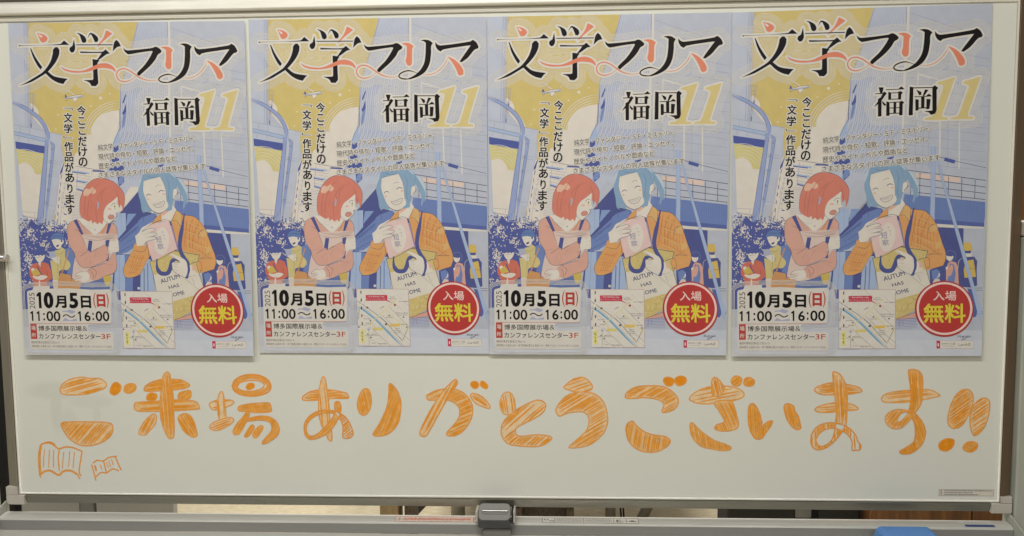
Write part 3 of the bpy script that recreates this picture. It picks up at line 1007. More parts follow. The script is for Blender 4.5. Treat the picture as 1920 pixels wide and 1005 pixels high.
f|cream|0|440 4434 423 4435 409 4424 426 4422
f|cream|0|380 4415 364 4406 358 4388 374 4397
f|cream|0|402 4471 412 4456 430 4453 420 4468
f|cream|0|351 4466 356 4447 372 4438 367 4457
f|cream|0|46 3853 34 3845 30 3831 42 3839
f|cream|0|63 3772 46 3776 31 3766 48 3762
f|cream|0|119 3798 110 3786 112 3772 121 3783
f|cream|0|54 3852 70 3839 92 3842 75 3856
f|cream|0|135 3806 118 3809 104 3799 121 3796
f|cream|0|97 3822 73 3825 54 3810 78 3806
f|cream|0|97 4365 72 4369 52 4352 77 4349
f|cream|0|86 4447 71 4442 64 4427 79 4432
f|cream|0|85 4408 91 4395 104 4391 98 4403
f|cream|0|29 4399 40 4377 64 4370 52 4393
f|cream|0|106 4328 84 4327 69 4309 91 4311
f|cream|0|122 4456 101 4443 95 4418 116 4432
f|cream|0|52 4516 46 4501 52 4486 58 4501
f|cream|0|47 4396 27 4394 14 4378 34 4380
f|cream|0|26 4377 10 4363 8 4342 24 4355
f|cream|0|89 4483 68 4475 58 4453 80 4461
f|navyb|0|1845 3358 2206 2959 2266 3126 2293 3317 2501 3369 2548 3441 2413 3558 2142 3819 2063 3962 1800 4128 1753 4128 1792 3669 1787 3362
f|band|0|1795 3862 1955 3720 2272 3425 2432 3367 2524 3381 2412 3534 2241 3604 2153 3795 2098 3963 1961 4058 1776 4104 1802 4007
f|pblue|0|1782 3362 1962 3348 1954 3648 1790 3826
s|line|0|0.57|1879 3354 1876 3719
f|band2|0|1995 3365 2156 3363 1976 3576 1957 3588
f|band|0|2181 3488 2272 3418 2525 3448 2390 3551 2253 3621 2185 3674
s|dkline|0|0.57|2278 3424 2286 3514
s|navyb|0|0.69|1818 3863 2183 3579
s|navyb|0|0.69|1810 4056 2120 3891
s|navyb|0|0.92|1846 3875 1860 3827 1879 3863 1887 3822
s|navyb|0|0.92|1892 3839 1905 3791 1924 3828 1933 3787
s|navyb|0|0.92|1938 3804 1951 3756 1970 3792 1979 3751
s|navyb|0|0.92|1984 3768 1997 3720 2016 3757 2024 3716
s|navyb|0|0.92|2029 3733 2042 3685 2061 3721 2070 3681
s|navyb|0|0.92|2075 3697 2088 3650 2107 3686 2115 3645
s|navyb|0|0.92|2120 3662 2133 3614 2152 3650 2161 3610
s|navyb|0|0.69|1889 3924 1930 3898
s|navyb|0|0.69|1944 3891 1985 3865
s|navyb|0|0.69|1999 3858 2040 3832
s|navyb|0|0.69|2054 3825 2095 3799
f|navyb|0|1729 4091 2401 4099 2438 4791 1647 4785
f|pblue|0|1741 4099 1911 4101 1894 4774 1688 4773
f|band|0|1911 4101 2066 4119 2032 4776 1894 4774
s|line|0|0.69|1822 4104 1786 4761
f|pblue|0|2287 4182 2391 4184 2438 4779 2171 4777 2188 4448
s|dkline|0|1.15|2256 4352 2241 4765
s|band|0|1.83|2323 4256 2310 4766
f|creamy|0|2123 4686 2167 4686 2166 4730 2121 4728
f|lav2|0|1669 4746 1821 4747 1827 5078 1674 5028 1601 4880
f|dblue2|0|1728 4759 1810 4760 1812 4919 1754 4926
s|line|0|0.69|1638 4979 1826 5017
s|line|0|0.69|1645 5013 1826 5049
s|line|0|0.69|1653 5048 1827 5081
s|line|0|0.69|1660 5082 1827 5113
s|line|0|0.69|1668 5117 1828 5145
s|lineb|0|1.38|2762 5293 3121 5275
s|lineb|0|1.24|2763 5320 3121 5302
s|lineb|0|1.1|2764 5347 3122 5329
s|lineb|0|0.96|2764 5374 3123 5356
s|lineb|0|0.83|2765 5401 3123 5383
s|lineb|0|0.69|2766 5428 3124 5410
s|lineb|0|0.55|2766 5455 3125 5437
s|lineb|0|1.15|2832 5281 2824 5428
s|lineb|0|0.92|2878 5281 2893 5404
s|dkline|0|0.69|4034 4754 4182 4755
s|dkline|0|0.69|4035 4793 4183 4794
s|dkline|0|0.69|4082 5166 4200 5167
s|dkline|0|0.69|4083 5190 4201 5196
f|dblue2|0|3932 4759 4001 4772 4039 4905 4102 5075 4101 5221 4073 5263 4039 5257 4008 5002
f|lav3|0|2149 5480 4526 5491 4543 5979 2159 5975
f|lav3|0|-78 5420 1889 5430 1898 5975 -77 5972
f|lav4|0|2153 5653 4532 5661 4543 5979 2159 5975
f|lav4|0|-77 5821 2365 5827 2368 5976 -77 5972
f|navyb|0|3306 4438 3565 4320 3580 4428 3564 4694 3324 4692
f|band|0|3335 4450 3419 4415 3478 4464 3482 4596 3414 4644 3356 4595
f|cream|1|3461 4488 3480 4524 3452 4560 3424 4566 3451 4536
f|pinkp|0|3368 4632 3412 4578 3470 4596 3507 4669 3358 4668
f|cream|0|3566 4152 3674 4153 3677 4261 3627 4291 3580 4248
f|navyb|1|3567 4176 3582 4128 3627 4105 3685 4123 3715 4189 3712 4273 3690 4297 3670 4213 3607 4200
f|cream|1|3668 4203 3687 4195 3688 4235 3674 4239
s|band|1|0.8|3561 4162 3573 4138 3592 4119 3616 4107 3642 4103 3668 4108 3692 4122 3712 4142 3725 4167 3730 4194 3727 4222 3716 4247 3698 4267 3676 4281
f|salmon|0|3605 4320 3655 4285 3736 4310 3778 4406 3799 4696 3587 4694 3574 4440
f|band|0|3633 4321 3703 4345 3736 4502 3713 4695 3582 4694 3617 4537
f|salmon|1|3625 4405 3663 4345 3693 4406 3662 4526 3617 4537 3598 4477
f|cream|0|3567 4392 3606 4369 3602 4417 3574 4434
f|cream|0|3884 4156 3981 4151 3988 4217 3915 4228
f|navyb|0|3860 4107 3979 4097 3969 4157 3890 4156
f|gold|1|3853 3982 3907 3967 3964 3977 3983 4049 4001 4091 3934 4111 3860 4095
f|navyb|0|3765 4334 3791 4262 3847 4221 4028 4211 4081 4290 4075 4434 4090 4711 4000 4746 3794 4726
f|gold|0|3894 4288 4018 4259 4046 4409 4068 4560 3880 4576 3865 4431
s|dkline|0|0.46|3909 4408 4046 4421
s|cream|1|0.57|3847 4227 3780 4286 3773 4430
f|pblue|0|3382 2585 3416 2588 3501 2905 3633 3333 3777 3810 3904 4231 4044 4713 4171 5113 4168 5356 4130 5259 4001 4773 3847 4242 3721 3810 3587 3332 3462 2904
s|line|0|0.46|3382 2585 3462 2904 3587 3332 3721 3810 3847 4242 4001 4773
s|line|0|0.46|3416 2588 3501 2905 3633 3333 3777 3810 3904 4231 4044 4713
f|greyp|1|963 1310 1135 1285 1238 1259 1284 1266 1278 1286 1204 1305 1090 1313 975 1328
f|cream|0|975 1301 1135 1268 1238 1255 1272 1265 1204 1279 1089 1297
f|cream2|0|1106 1256 962 1158 982 1159 1135 1254
s|dkline|0|0.4|1103 1260 959 1158
s|dkline|1|0.46|964 1326 1090 1316 1204 1306 1279 1286
s|dkline|1|0.4|963 1301 1135 1262 1238 1250 1281 1265
f|cream2|0|1090 1316 1170 1306 1170 1339 1125 1379 1107 1366
s|dkline|1|0.4|1092 1316 1119 1378 1168 1341
f|navyb|0|957 1251 977 1252 998 1297 963 1308
f|navyb|0|906 1283 963 1294 966 1303
s|dkline|1|0.46|946 1333 984 1355 998 1327
''',
'printed_bystander': '''
f|hood|2|645 4022 709 4011 768 3963 839 4013 822 4134 870 4196 914 4269 906 4343 842 4385 771 4366 701 4402 679 4573 585 4744 572 4449 546 4204 652 4205
f|band|2|833 3994 920 3965 956 4014 1010 4112 982 4295 937 4465 914 4526 820 4574 854 4403 918 4306 905 4245 822 4146
f|cream|2|572 4560 679 4561 674 4733 585 4744
f|pinkp|2|584 4572 673 4585 669 4819 586 4818
f|cream|1|605 3827 761 3817 804 3836 805 3891 773 3915 750 3975 686 3996 633 3937 612 3888
f|capblue|1|582 3827 596 3767 654 3716 742 3710 804 3755 823 3821 767 3830 679 3816
s|dkline|1|0.46|602 3779 696 3762 813 3782
s|dkline|1|0.46|626 3876 661 3865
s|dkline|1|0.46|697 3859 720 3859
f|dkline|1|668 3940 720 3916 711 3950 686 3962
f|navyb|2|761 3829 790 3832 781 3878 761 3866
f|greyp|2|524 4048 645 4035 661 4132 634 4175 558 4186
f|cream|1|569 4168 628 4150 699 4133 723 4194 700 4267 653 4242 605 4205
s|dkline|1|0.46|699 4194 746 4207 723 4267
s|dkline|1|0.34|676 4279 818 4378
s|dkline|1|0.34|651 4059 698 4084 769 4073 815 4012
s|dkline|0|0.34|681 4108 688 4206 678 4438
s|tan|0|2.06|895 4026 840 4183 754 4433
f|tan|2|725 4430 919 4474 926 4536 1132 4611 1075 4746 668 4730 673 4570
s|dkline|1|0.46|731 4433 914 4477 892 4670
s|dkline|1|0.46|679 4625 868 4633 1115 4623
f|cream|2|265 4113 457 4103 434 4176 387 4230 346 4248 304 4211 274 4155
f|leafblue|2|233 4106 250 4027 332 3979 415 3998 463 4054 469 4109 428 4102 404 4126 380 4099 345 4123 321 4101 286 4125
s|dkline|1|0.46|280 4143 327 4152 345 4140 404 4145
s|dkline|1|0.34|328 4187 363 4185
f|red1|0|151 4405 198 4295 287 4247 346 4272 417 4230 511 4268 559 4397 566 4532 501 4581 466 4605 455 4691 218 4677 211 4566 157 4491
f|cream|2|322 4248 381 4236 364 4322
s|navyb|0|1.6|305 4303 347 4407 382 4469
s|dkline|1|0.46|476 4372 483 4470 442 4519
s|dkline|0|0.34|358 4260 382 4310 428 4249
f|gold2|2|187 4400 281 4345 365 4450 235 4492
f|cream|1|211 4486 300 4493 382 4469 483 4495 407 4555 312 4554 241 4529
f|cream|1|187 4369 228 4339 252 4370 210 4400
f|creamy|2|218 4677 312 4665 324 4567 343 4567 348 4678 514 4667 509 4815 171 4824
''',
'printed_reader': '''
f|jeans|2|1103 4574 1512 4492 1538 4664 1620 4677 1598 4823 1047 4819
f|gold2|2|1500 4505 1628 4451 1647 4530 1614 4664 1537 4652
f|sweat|2|1079 3459 997 3488 928 3535 891 3613 885 3746 908 3916 992 4063 1028 4198 1100 4308 1176 4339 1287 4328 1357 4299 1555 4216 1634 4071 1750 4060 1763 4170 1755 4340 1698 4436 1512 4495 1372 4567 1243 4517 1218 4407 1288 4341 1170 4333 1146 3738 1350 3735 1431 3736 1791 3735 1783 3602 1707 3519 1626 3540 1509 3478 1230 3437
f|bag1|2|1013 4121 970 4292 932 4523 1127 4605 1372 4564 1524 4493 1626 4323 1692 4069 1634 4080 1555 4223 1346 4326 1170 4333 1076 4293
f|sweat|2|1213 4401 1299 4341 1532 4258 1601 4216 1692 4084 1745 4078 1761 4170 1760 4315 1698 4430 1512 4495 1372 4570 1325 4555 1243 4523
f|sweat|2|1116 3689 1198 3726 1266 4048 1144 4071 1049 3967
f|bag1|2|1146 3738 1605 3718 1791 3726 1799 3855 1633 3974 1621 3980 1458 3972 1290 4055 1237 4024 1164 3811
f|navyb|2|1270 3842 1337 3849 1305 4057 1239 4012
f|navyb|2|1575 3843 1649 3827 1638 3962 1572 3955
f|navyb|2|1555 4216 1623 4083 1634 4095 1613 4204 1520 4228
f|sweat|2|1621 3968 1568 3925 1469 3966 1284 4057 1239 4018 1050 4015 992 4063 1028 4198 1100 4308 1176 4339 1287 4328 1357 4299 1555 4216 1628 4083
f|bag2|1|1164 3744 1455 3760 1629 3733 1780 3729 1653 3811 1444 3802 1281 3776
s|dkline|1|0.46|1164 3793 1398 3840 1630 3811 1786 3783
f|skin|2|1079 3459 1230 3437 1556 3485 1626 3540 1523 3647 1426 3736 1356 3735 1256 3655 1173 3569 1114 3484
s|tan|0|2.06|1609 3540 1513 3725
f|navyb|2|1007 3480 1073 3465 1181 3732 1138 3738
f|navyb|2|1635 3542 1701 3527 1631 3718 1592 3722
f|skin|1|1616 4022 1632 3926 1654 3854 1724 3854 1798 3819 1811 3904 1808 4037 1727 4054 1628 4083
s|dkline|1|0.46|1707 3878 1793 3837
s|dkline|1|0.46|1725 3927 1808 3904
s|dkline|1|0.46|1737 3976 1807 3964
f|skin|1|1002 4473 1077 4415 1224 4419 1255 4527 1173 4589 1091 4586 1091 4559 1020 4579 983 4555 1090 4507 1055 4478
s|dkline|1|0.46|1090 4464 1008 4494 996 4475 1077 4415 1218 4416
s|dkline|1|0.46|985 4555 1090 4513 1113 4476
s|dkline|1|0.46|1020 4579 1102 4550
s|dkline|1|0.52|1079 3459 997 3488 928 3535 891 3613 885 3746 908 3916 992 4063 1028 4198 1100 4308 1176 4339 1287 4328 1357 4299 1555 4216
s|dkline|1|0.52|1239 4018 1164 3811 1116 3689 999 3627
s|dkline|1|0.52|1239 4018 1290 4057 1458 3972 1568 3925 1622 4035 1628 4083 1559 4119
s|dkline|1|0.52|1027 4052 1167 4063
s|dkline|1|0.52|1086 4137 1179 4078 1260 4018
s|dkline|1|0.52|1192 4212 1267 4091
s|dkline|1|0.52|1279 4127 1292 4261
s|dkline|1|0.52|1344 4153 1401 4068
s|dkline|1|0.52|1626 3540 1707 3519 1783 3602 1797 3735
s|dkline|1|0.52|1426 3736 1626 3540
s|dkline|1|0.52|1114 3484 1173 3569 1356 3735
s|dkline|1|0.52|1213 4401 1299 4341 1532 4258 1601 4216 1692 4084
s|dkline|1|0.52|1756 4097 1763 4315 1698 4430 1512 4495 1372 4570 1243 4529
s|dkline|1|0.52|1299 4341 1382 4409 1349 4530
s|dkline|1|0.52|1276 4383 1324 4469 1320 4555
s|dkline|1|0.52|1520 4264 1695 4284
s|dkline|1|0.52|1009 4063 937 4453
s|dkline|1|0.34|1197 3588 1348 3614
s|dkline|1|0.34|1521 3490 1452 3573
f|dkline|2|1402 3651 1399 3658 1392 3660 1385 3657 1381 3651 1384 3644 1392 3641 1399 3644
f|skin|2|1609 3180 1559 3323 1552 3394 1569 3461 1608 3513 1655 3538 1706 3499 1764 3446 1800 3386 1785 3356 1860 3330 1824 3279 1817 3183 1838 3076 1734 3062
f|redhair|2|1487 2730 1614 2736 1753 2787 1870 2886 1941 2995 1956 3102 1934 3257 1900 3328 1904 3245 1877 3190 1853 3258 1828 3160 1832 3052 1735 3134 1627 3216 1578 3299 1560 3371 1555 3443 1544 3515 1522 3556 1492 3514 1441 3551 1393 3506 1353 3542 1335 3475 1289 3505 1230 3474 1183 3443 1142 3388 1129 3292 1134 3196 1156 3076 1201 2957 1269 2863 1372 2770
f|redhi|1|1224 2946 1270 2911 1328 2924 1385 2889 1444 2962 1398 3009 1340 2996 1283 3042 1213 3029
s|redline|1|0.57|1523 2808 1386 2937 1296 3174 1265 3474
s|redline|1|0.57|1639 2870 1503 3011 1458 3117
s|redline|1|0.57|1708 2871 1560 2988 1528 3178
s|redline|1|0.57|1271 3006 1227 3173 1218 3413
s|redline|1|0.57|1493 3118 1425 3272 1440 3513
s|redline|1|0.57|1364 3032 1344 3295
s|redline|1|0.57|1802 2944 1850 3088 1864 3232
s|dkline|1|0.57|1130 3388 1129 3292 1156 3076 1269 2863 1372 2770 1487 2730 1614 2736 1753 2787 1870 2886 1941 2995 1956 3102 1934 3257
f|greyp|1|1464 3141 1487 3166 1471 3261 1448 3267 1453 3201
s|dkline|1|0.46|1493 3118 1442 3249
s|dkline|1|0.69|1707 3232 1731 3189 1765 3173 1806 3193
f|mapo2|2|1781 3235 1779 3251 1774 3262 1768 3266 1761 3262 1755 3250 1753 3235 1755 3219 1760 3208 1767 3204 1774 3208 1779 3220
f|greend|2|1779 3230 1777 3241 1774 3249 1768 3252 1763 3249 1759 3241 1758 3230 1759 3219 1763 3212 1768 3209 1773 3212 1777 3220
s|dkline|1|0.46|1747 3272 1772 3278 1790 3267
f|blush|2|1709 3277 1704 3285 1692 3291 1674 3293 1657 3291 1644 3284 1639 3276 1644 3268 1657 3262 1674 3260 1691 3262 1704 3269
f|mouth|2|1752 3407 1752 3423 1743 3439 1727 3452 1706 3460 1684 3463 1664 3459 1648 3449 1640 3435 1640 3418 1649 3403 1665 3389 1686 3381 1708 3379 1728 3383 1744 3393
s|dkline|1|0.46|1752 3407 1752 3423 1743 3439 1727 3452 1706 3460 1684 3463 1664 3459 1648 3449 1640 3435 1640 3418 1649 3403 1665 3389 1686 3381 1708 3379 1728 3383 1744 3393 1751 3407
s|dkline|1|0.46|1854 3327 1785 3353 1803 3386 1764 3446 1706 3499 1655 3538 1602 3509
''',
'printed_friend': '''
f|shirt|2|2064 4011 2097 3895 2282 3941 2350 3870 2396 4087 2289 4255 2177 4460 2015 4514 1910 4506 1873 4372 1963 4179
f|skin|2|2131 3896 2164 3771 2242 3652 2367 3546 2526 3488 2553 3656 2418 3822 2293 3869 2283 3946
s|dkline|1|0.57|2064 4011 2261 4042 2350 3870
s|dkline|1|0.57|2097 3895 2283 3946
s|dkline|1|0.57|2064 4011 1963 4179 1873 4372 1910 4506 2015 4514 2177 4460 2355 4111
s|plaid2|1|0.92|2065 4059 2193 4097 2319 4062
s|plaid|1|0.92|2039 4131 2180 4164 2289 4139
s|plaid2|1|0.92|2012 4204 2168 4232 2258 4216
s|plaid|1|0.92|1985 4276 2155 4300 2227 4293
s|plaid2|1|0.92|1959 4349 2143 4367 2196 4370
s|plaid|1|0.92|1932 4421 2130 4435 2165 4448
s|plaid|1|0.92|2123 4060 2034 4277 1968 4482
s|plaid|1|0.92|2179 4060 2081 4277 2005 4468
s|plaid|1|0.92|2234 4061 2127 4278 2042 4454
s|plaid|1|0.92|2289 4062 2173 4278 2079 4440
s|plaid|1|1.6|1987 4203 2196 4254
s|plaid|1|1.6|1942 4300 2175 4375
s|plaid|1|1.6|2008 4131 2253 4182
f|shirt|2|2865 3296 2946 3339 2987 3382 3175 3408 3280 3482 3386 3626 3435 3758 3497 3950 3553 4106 3565 4239 3526 4359 3305 4422 3202 4433 3175 4258 3231 4211 3262 4103 2975 4057 2883 4038 2830 3749 2755 3497 2822 3415
f|shirt|2|2524 3410 2609 3358 2595 3501 2402 3564 2474 3481
s|plaid|1|0.8|3022 3418 2990 3752 2975 4039
s|plaid|1|0.8|3073 3423 3043 3769 3035 4057
s|plaid|1|0.8|3125 3435 3096 3787 3095 4074
s|plaid|1|0.8|3177 3455 3149 3804 3154 4092
s|plaid|1|0.8|3228 3482 3202 3822 3214 4110
s|plaid|1|0.8|3281 3517 3255 3839 3274 4127
s|plaid|1|0.8|3333 3560 3308 3857 3334 4145
s|plaid|1|0.8|3385 3610 3361 3874 3394 4162
s|plaid|1|0.8|3438 3668 3414 3892 3454 4180
s|plaid|1|0.8|2984 3489 3168 3551 3341 3637
s|plaid2|1|0.8|2986 3563 3181 3630 3366 3728
s|plaid|1|0.8|2987 3637 3195 3709 3391 3819
s|plaid2|1|0.8|2989 3711 3208 3788 3417 3911
s|plaid|1|0.8|2991 3785 3222 3867 3442 4002
s|plaid2|1|0.8|2993 3860 3235 3947 3467 4093
s|plaid|1|0.8|2995 3934 3249 4026 3493 4185
s|plaid2|1|0.8|2997 4008 3262 4105 3518 4277
s|plaid|1|1.83|3073 3431 3034 3669 2997 4016
s|plaid|1|1.83|3187 3432 3102 3670 3112 4041
s|plaid|1|1.83|3280 3505 3174 3778 3147 4053
s|plaid|1|1.83|3375 3638 3222 3899
s|plaid2|1|1.72|3052 3502 3283 3613 3398 3650
s|plaid2|1|1.72|3011 3668 3276 3756 3436 3782
s|plaid2|1|1.72|2991 3800 3292 3947 3487 3974
s|plaid2|1|1.72|2984 3943 3226 4042 3343 4116
s|plaid2|1|1.72|3299 4188 3537 4142
s|plaid2|1|1.72|3291 4308 3541 4274
f|plaid2|2|3285 3696 3387 3650 3417 3734 3334 3792
f|plaid2|2|3396 3985 3474 3926 3499 4022 3388 4092
f|plaid2|2|2877 3308 2969 3369 2963 3572 2917 3559 2824 3486 2856 3415
s|dkline|1|0.57|2865 3296 2946 3339 2987 3382 3175 3408 3280 3482 3386 3626 3435 3758 3497 3950 3553 4106 3565 4239 3526 4359 3305 4422
s|dkline|1|0.57|3386 3632 3285 3696 3255 3839
s|dkline|1|0.57|3254 4211 3444 4069
s|dkline|1|0.57|3264 4163 3401 4159 3526 4160
s|dkline|1|0.57|2778 3498 2870 3487 2963 3584 2970 3381
s|dkline|1|0.57|3175 4258 3277 4223 3308 4332 3305 4416
s|dkline|1|0.57|3202 4433 3187 4295
f|dkline|2|3289 4390 3287 4397 3279 4400 3272 4397 3269 4390 3272 4382 3279 4379 3286 4382
f|skin|2|2609 3358 2682 3293 2817 3200 2882 3297 2822 3415 2778 3498 2607 3501
f|blush|2|2613 3354 2716 3282 2751 3318 2673 3377 2622 3400
s|dkline|1|0.46|2609 3358 2598 3501
s|dkline|1|0.46|2879 3297 2822 3415 2778 3504
f|bagm|2|2363 4224 2814 4028 3268 4106 3254 4208 3209 4256 3311 4655 3378 5008 3094 5128 2774 5297 2600 5296 2461 4757 2420 4453
f|bagw|2|2420 4467 2799 4390 3237 4425 3318 4667 3362 4813 3133 4842 2766 4949 2456 4782
f|bagd|2|2855 4141 2854 4151 2844 4155 2836 4149 2837 4139 2847 4135
f|bagl|2|2587 4212 2574 4211 2561 4196 2560 4183 2572 4185 2586 4199
f|bagd|2|2864 4186 2855 4188 2841 4182 2836 4174 2845 4172 2859 4178
f|bagl|2|3116 4383 3104 4384 3088 4373 3085 4360 3097 4360 3112 4371
f|bagd|2|2649 4252 2644 4261 2632 4260 2627 4251 2632 4242 2644 4243
f|bagl|2|2557 4399 2547 4399 2534 4387 2531 4377 2541 4378 2554 4389
f|bagd|2|2937 4266 2931 4276 2914 4285 2902 4283 2908 4273 2925 4264
f|bagl|2|2883 4127 2880 4138 2866 4148 2855 4147 2858 4136 2872 4126
f|bagl|2|2898 4372 2888 4379 2870 4376 2862 4366 2872 4359 2890 4362
f|bagd|2|3075 4175 3074 4186 3062 4192 3052 4187 3054 4176 3065 4170
f|bagl|2|2925 4262 2917 4266 2909 4260 2909 4251 2917 4247 2925 4253
f|bagd|2|3152 4225 3141 4222 3128 4207 3124 4195 3135 4199 3148 4214
f|bagl|2|2979 4345 2968 4347 2957 4338 2955 4327 2965 4325 2977 4335
f|bagl|2|3040 4358 3034 4366 3022 4366 3016 4358 3022 4350 3034 4351
f|bagd|2|2669 4341 2664 4351 2652 4353 2644 4346 2649 4336 2661 4334
f|bagl|2|2525 4372 2526 4380 2520 4389 2513 4390 2511 4382 2518 4373
f|bagl|2|2536 4367 2535 4378 2525 4384 2516 4381 2517 4370 2527 4364
f|bagl|2|2507 4366 2507 4376 2499 4388 2489 4390 2489 4380 2498 4368
f|bagd|2|2940 4180 2933 4184 2922 4179 2920 4170 2927 4166 2938 4171
f|bagl|2|2687 4242 2689 4252 2683 4261 2674 4261 2671 4252 2678 4242
f|bagd|2|3186 4373 3180 4382 3164 4385 3155 4380 3161 4371 3177 4368
f|bagl|2|3039 4258 3032 4266 3015 4270 3005 4265 3012 4256 3029 4253
f|bagd|2|3008 4124 3006 4133 2995 4141 2987 4139 2988 4130 2999 4123
f|bagl|2|3128 4190 3118 4186 3106 4172 3104 4162 3114 4165 3126 4179
f|bagd|2|2797 4319 2789 4322 2780 4316 2780 4306 2788 4303 2797 4310
f|bagd|2|2733 4314 2727 4322 2710 4328 2700 4326 2706 4318 2723 4312
f|bagl|2|3167 4175 3158 4179 3150 4172 3151 4162 3160 4158 3168 4165
f|bagd|2|2783 4286 2781 4299 2767 4309 2754 4308 2757 4295 2771 4284
f|bagl|2|3027 4370 3020 4379 3002 4383 2991 4377 2999 4368 3016 4364
f|bagl|2|3088 4239 3078 4247 3059 4247 3049 4238 3058 4229 3078 4230
f|bagd|2|2515 4268 2509 4274 2498 4272 2493 4265 2500 4259 2510 4261
f|bagl|2|2833 4273 2827 4285 2810 4292 2798 4287 2803 4275 2821 4268
f|bagd|2|3200 4191 3189 4190 3181 4179 3184 4169 3194 4169 3202 4181
f|bagl|2|2839 4335 2829 4339 2811 4334 2803 4325 2813 4321 2831 4326
f|bagd|2|3186 4083 3180 4091 3170 4090 3165 4080 3172 4072 3182 4074
f|bagl|2|2761 4324 2756 4332 2743 4336 2734 4332 2739 4325 2753 4320
f|bagd|2|3041 4295 3033 4291 3024 4278 3024 4269 3032 4272 3041 4286
f|bagd|2|3075 4387 3064 4389 3049 4380 3044 4370 3055 4368 3070 4377
f|bagl|2|2973 4262 2963 4269 2945 4267 2936 4259 2946 4252 2964 4254
f|bagd|2|2622 4324 2616 4328 2605 4325 2602 4319 2608 4315 2618 4318
f|bagl|2|2444 4346 2442 4355 2432 4361 2424 4357 2425 4348 2435 4342
f|bagd|2|2806 4281 2796 4280 2789 4270 2792 4261 2801 4262 2808 4272
f|bagl|2|2422 4392 2411 4389 2394 4376 2389 4365 2401 4368 2417 4381
f|bagd|2|2895 4145 2885 4147 2866 4141 2858 4133 2869 4130 2888 4136
f|bagl|2|2971 4303 2964 4307 2952 4304 2947 4296 2955 4292 2966 4296
f|bagd|2|2656 4274 2646 4275 2630 4266 2624 4257 2634 4257 2651 4265
f|bagl|2|3225 4218 3215 4217 3203 4205 3201 4195 3211 4196 3223 4207
f|bagl|2|2825 4228 2816 4225 2805 4213 2804 4202 2814 4205 2824 4217
f|bagd|2|2853 4211 2843 4208 2831 4194 2829 4183 2839 4187 2851 4201
f|bagl|2|3103 4166 3094 4166 3082 4158 3079 4149 3088 4149 3100 4157
f|bagd|2|3226 4284 3213 4282 3198 4267 3195 4255 3207 4257 3222 4271
f|bagl|2|3113 4363 3114 4374 3106 4386 3096 4387 3095 4377 3103 4365
f|bagd|2|3200 4094 3198 4105 3186 4115 3175 4114 3177 4102 3189 4093
f|bagl|2|2695 4164 2692 4172 2683 4174 2677 4169 2679 4161 2688 4159
f|bagd|2|3015 4291 3010 4303 2993 4313 2980 4310 2985 4297 3002 4288
f|bagl|2|2925 4291 2918 4300 2901 4306 2890 4303 2897 4295 2914 4289
f|bagd|2|2925 4183 2914 4185 2895 4176 2889 4166 2900 4163 2919 4172
f|bagl|2|2472 4353 2465 4365 2446 4371 2433 4366 2440 4354 2459 4347
f|bagl|2|2796 5162 2794 5174 2780 5187 2769 5187 2771 5175 2784 5162
f|bagd|2|2961 5053 2951 5059 2940 5053 2939 5041 2949 5035 2960 5041
f|bagl|2|2839 5108 2826 5106 2816 5091 2819 5077 2832 5079 2842 5095
f|bagd|2|3096 4888 3087 4889 3073 4882 3069 4872 3079 4871 3092 4879
f|bagl|2|2812 5186 2800 5184 2789 5169 2789 5156 2801 5158 2813 5173
f|bagl|2|3007 5056 3003 5065 2990 5075 2981 5075 2984 5066 2997 5056
f|bagd|2|3029 5012 3024 5023 3009 5027 2999 5019 3005 5008 3020 5004
f|bagd|2|3081 4951 3071 4957 3054 4954 3046 4945 3056 4939 3074 4942
f|bagd|2|2879 5159 2868 5164 2848 5159 2839 5150 2850 5145 2870 5150
f|bagl|2|2935 5072 2925 5071 2917 5060 2918 5051 2928 5052 2936 5063
f|bagd|2|3092 4904 3088 4915 3078 4916 3071 4907 3075 4896 3086 4895
f|bagl|2|3012 5075 3012 5089 2998 5101 2985 5099 2986 5085 2999 5073
f|bagd|2|3085 4958 3079 4965 3069 4964 3064 4957 3069 4951 3079 4951
f|bagl|2|3078 5073 3069 5082 3047 5088 3035 5084 3044 5075 3066 5070
f|bagd|2|2988 5068 2987 5081 2974 5095 2962 5096 2963 5084 2976 5069
f|bagd|2|2806 5168 2799 5175 2790 5173 2788 5163 2794 5155 2803 5158
f|bagd|2|2875 5084 2874 5097 2861 5107 2849 5105 2850 5092 2863 5081
f|bagl|2|2996 4966 2997 4974 2990 4982 2982 4981 2981 4973 2988 4965
f|bagl|2|3136 4996 3126 5004 3107 5003 3097 4995 3107 4988 3126 4988
f|bagd|2|2873 5222 2863 5228 2852 5221 2852 5208 2862 5203 2873 5210
f|bagl|2|3097 4900 3084 4907 3061 4903 3051 4892 3064 4886 3086 4890
f|bagd|2|2985 5046 2971 5043 2956 5024 2957 5008 2972 5011 2986 5030
f|bagl|2|2833 5072 2822 5069 2808 5055 2806 5044 2817 5046 2830 5061
f|bagd|2|3044 4915 3034 4916 3024 4906 3024 4895 3035 4894 3045 4903
f|bagl|2|3143 4958 3136 4969 3116 4975 3104 4970 3111 4959 3131 4953
f|bagl|2|2790 5016 2787 5024 2777 5028 2770 5024 2773 5016 2783 5012
f|bagl|2|2880 5229 2872 5236 2857 5235 2849 5226 2857 5218 2873 5219
f|bagl|2|2901 5081 2899 5094 2887 5100 2876 5094 2878 5082 2890 5076
f|bagd|2|3138 4951 3130 4959 3116 4957 3110 4947 3118 4939 3132 4941
f|bagd|2|3096 4937 3088 4947 3072 4948 3063 4938 3071 4928 3087 4928
f|bagl|2|2957 4928 2944 4932 2923 4924 2915 4913 2928 4909 2949 4916
f|bagd|2|2925 5123 2920 5131 2906 5136 2898 5132 2903 5124 2916 5119
f|bagd|2|2967 5127 2954 5123 2941 5103 2941 5089 2954 5093 2967 5113
f|bagl|2|2882 5192 2871 5198 2851 5194 2843 5184 2854 5178 2873 5182
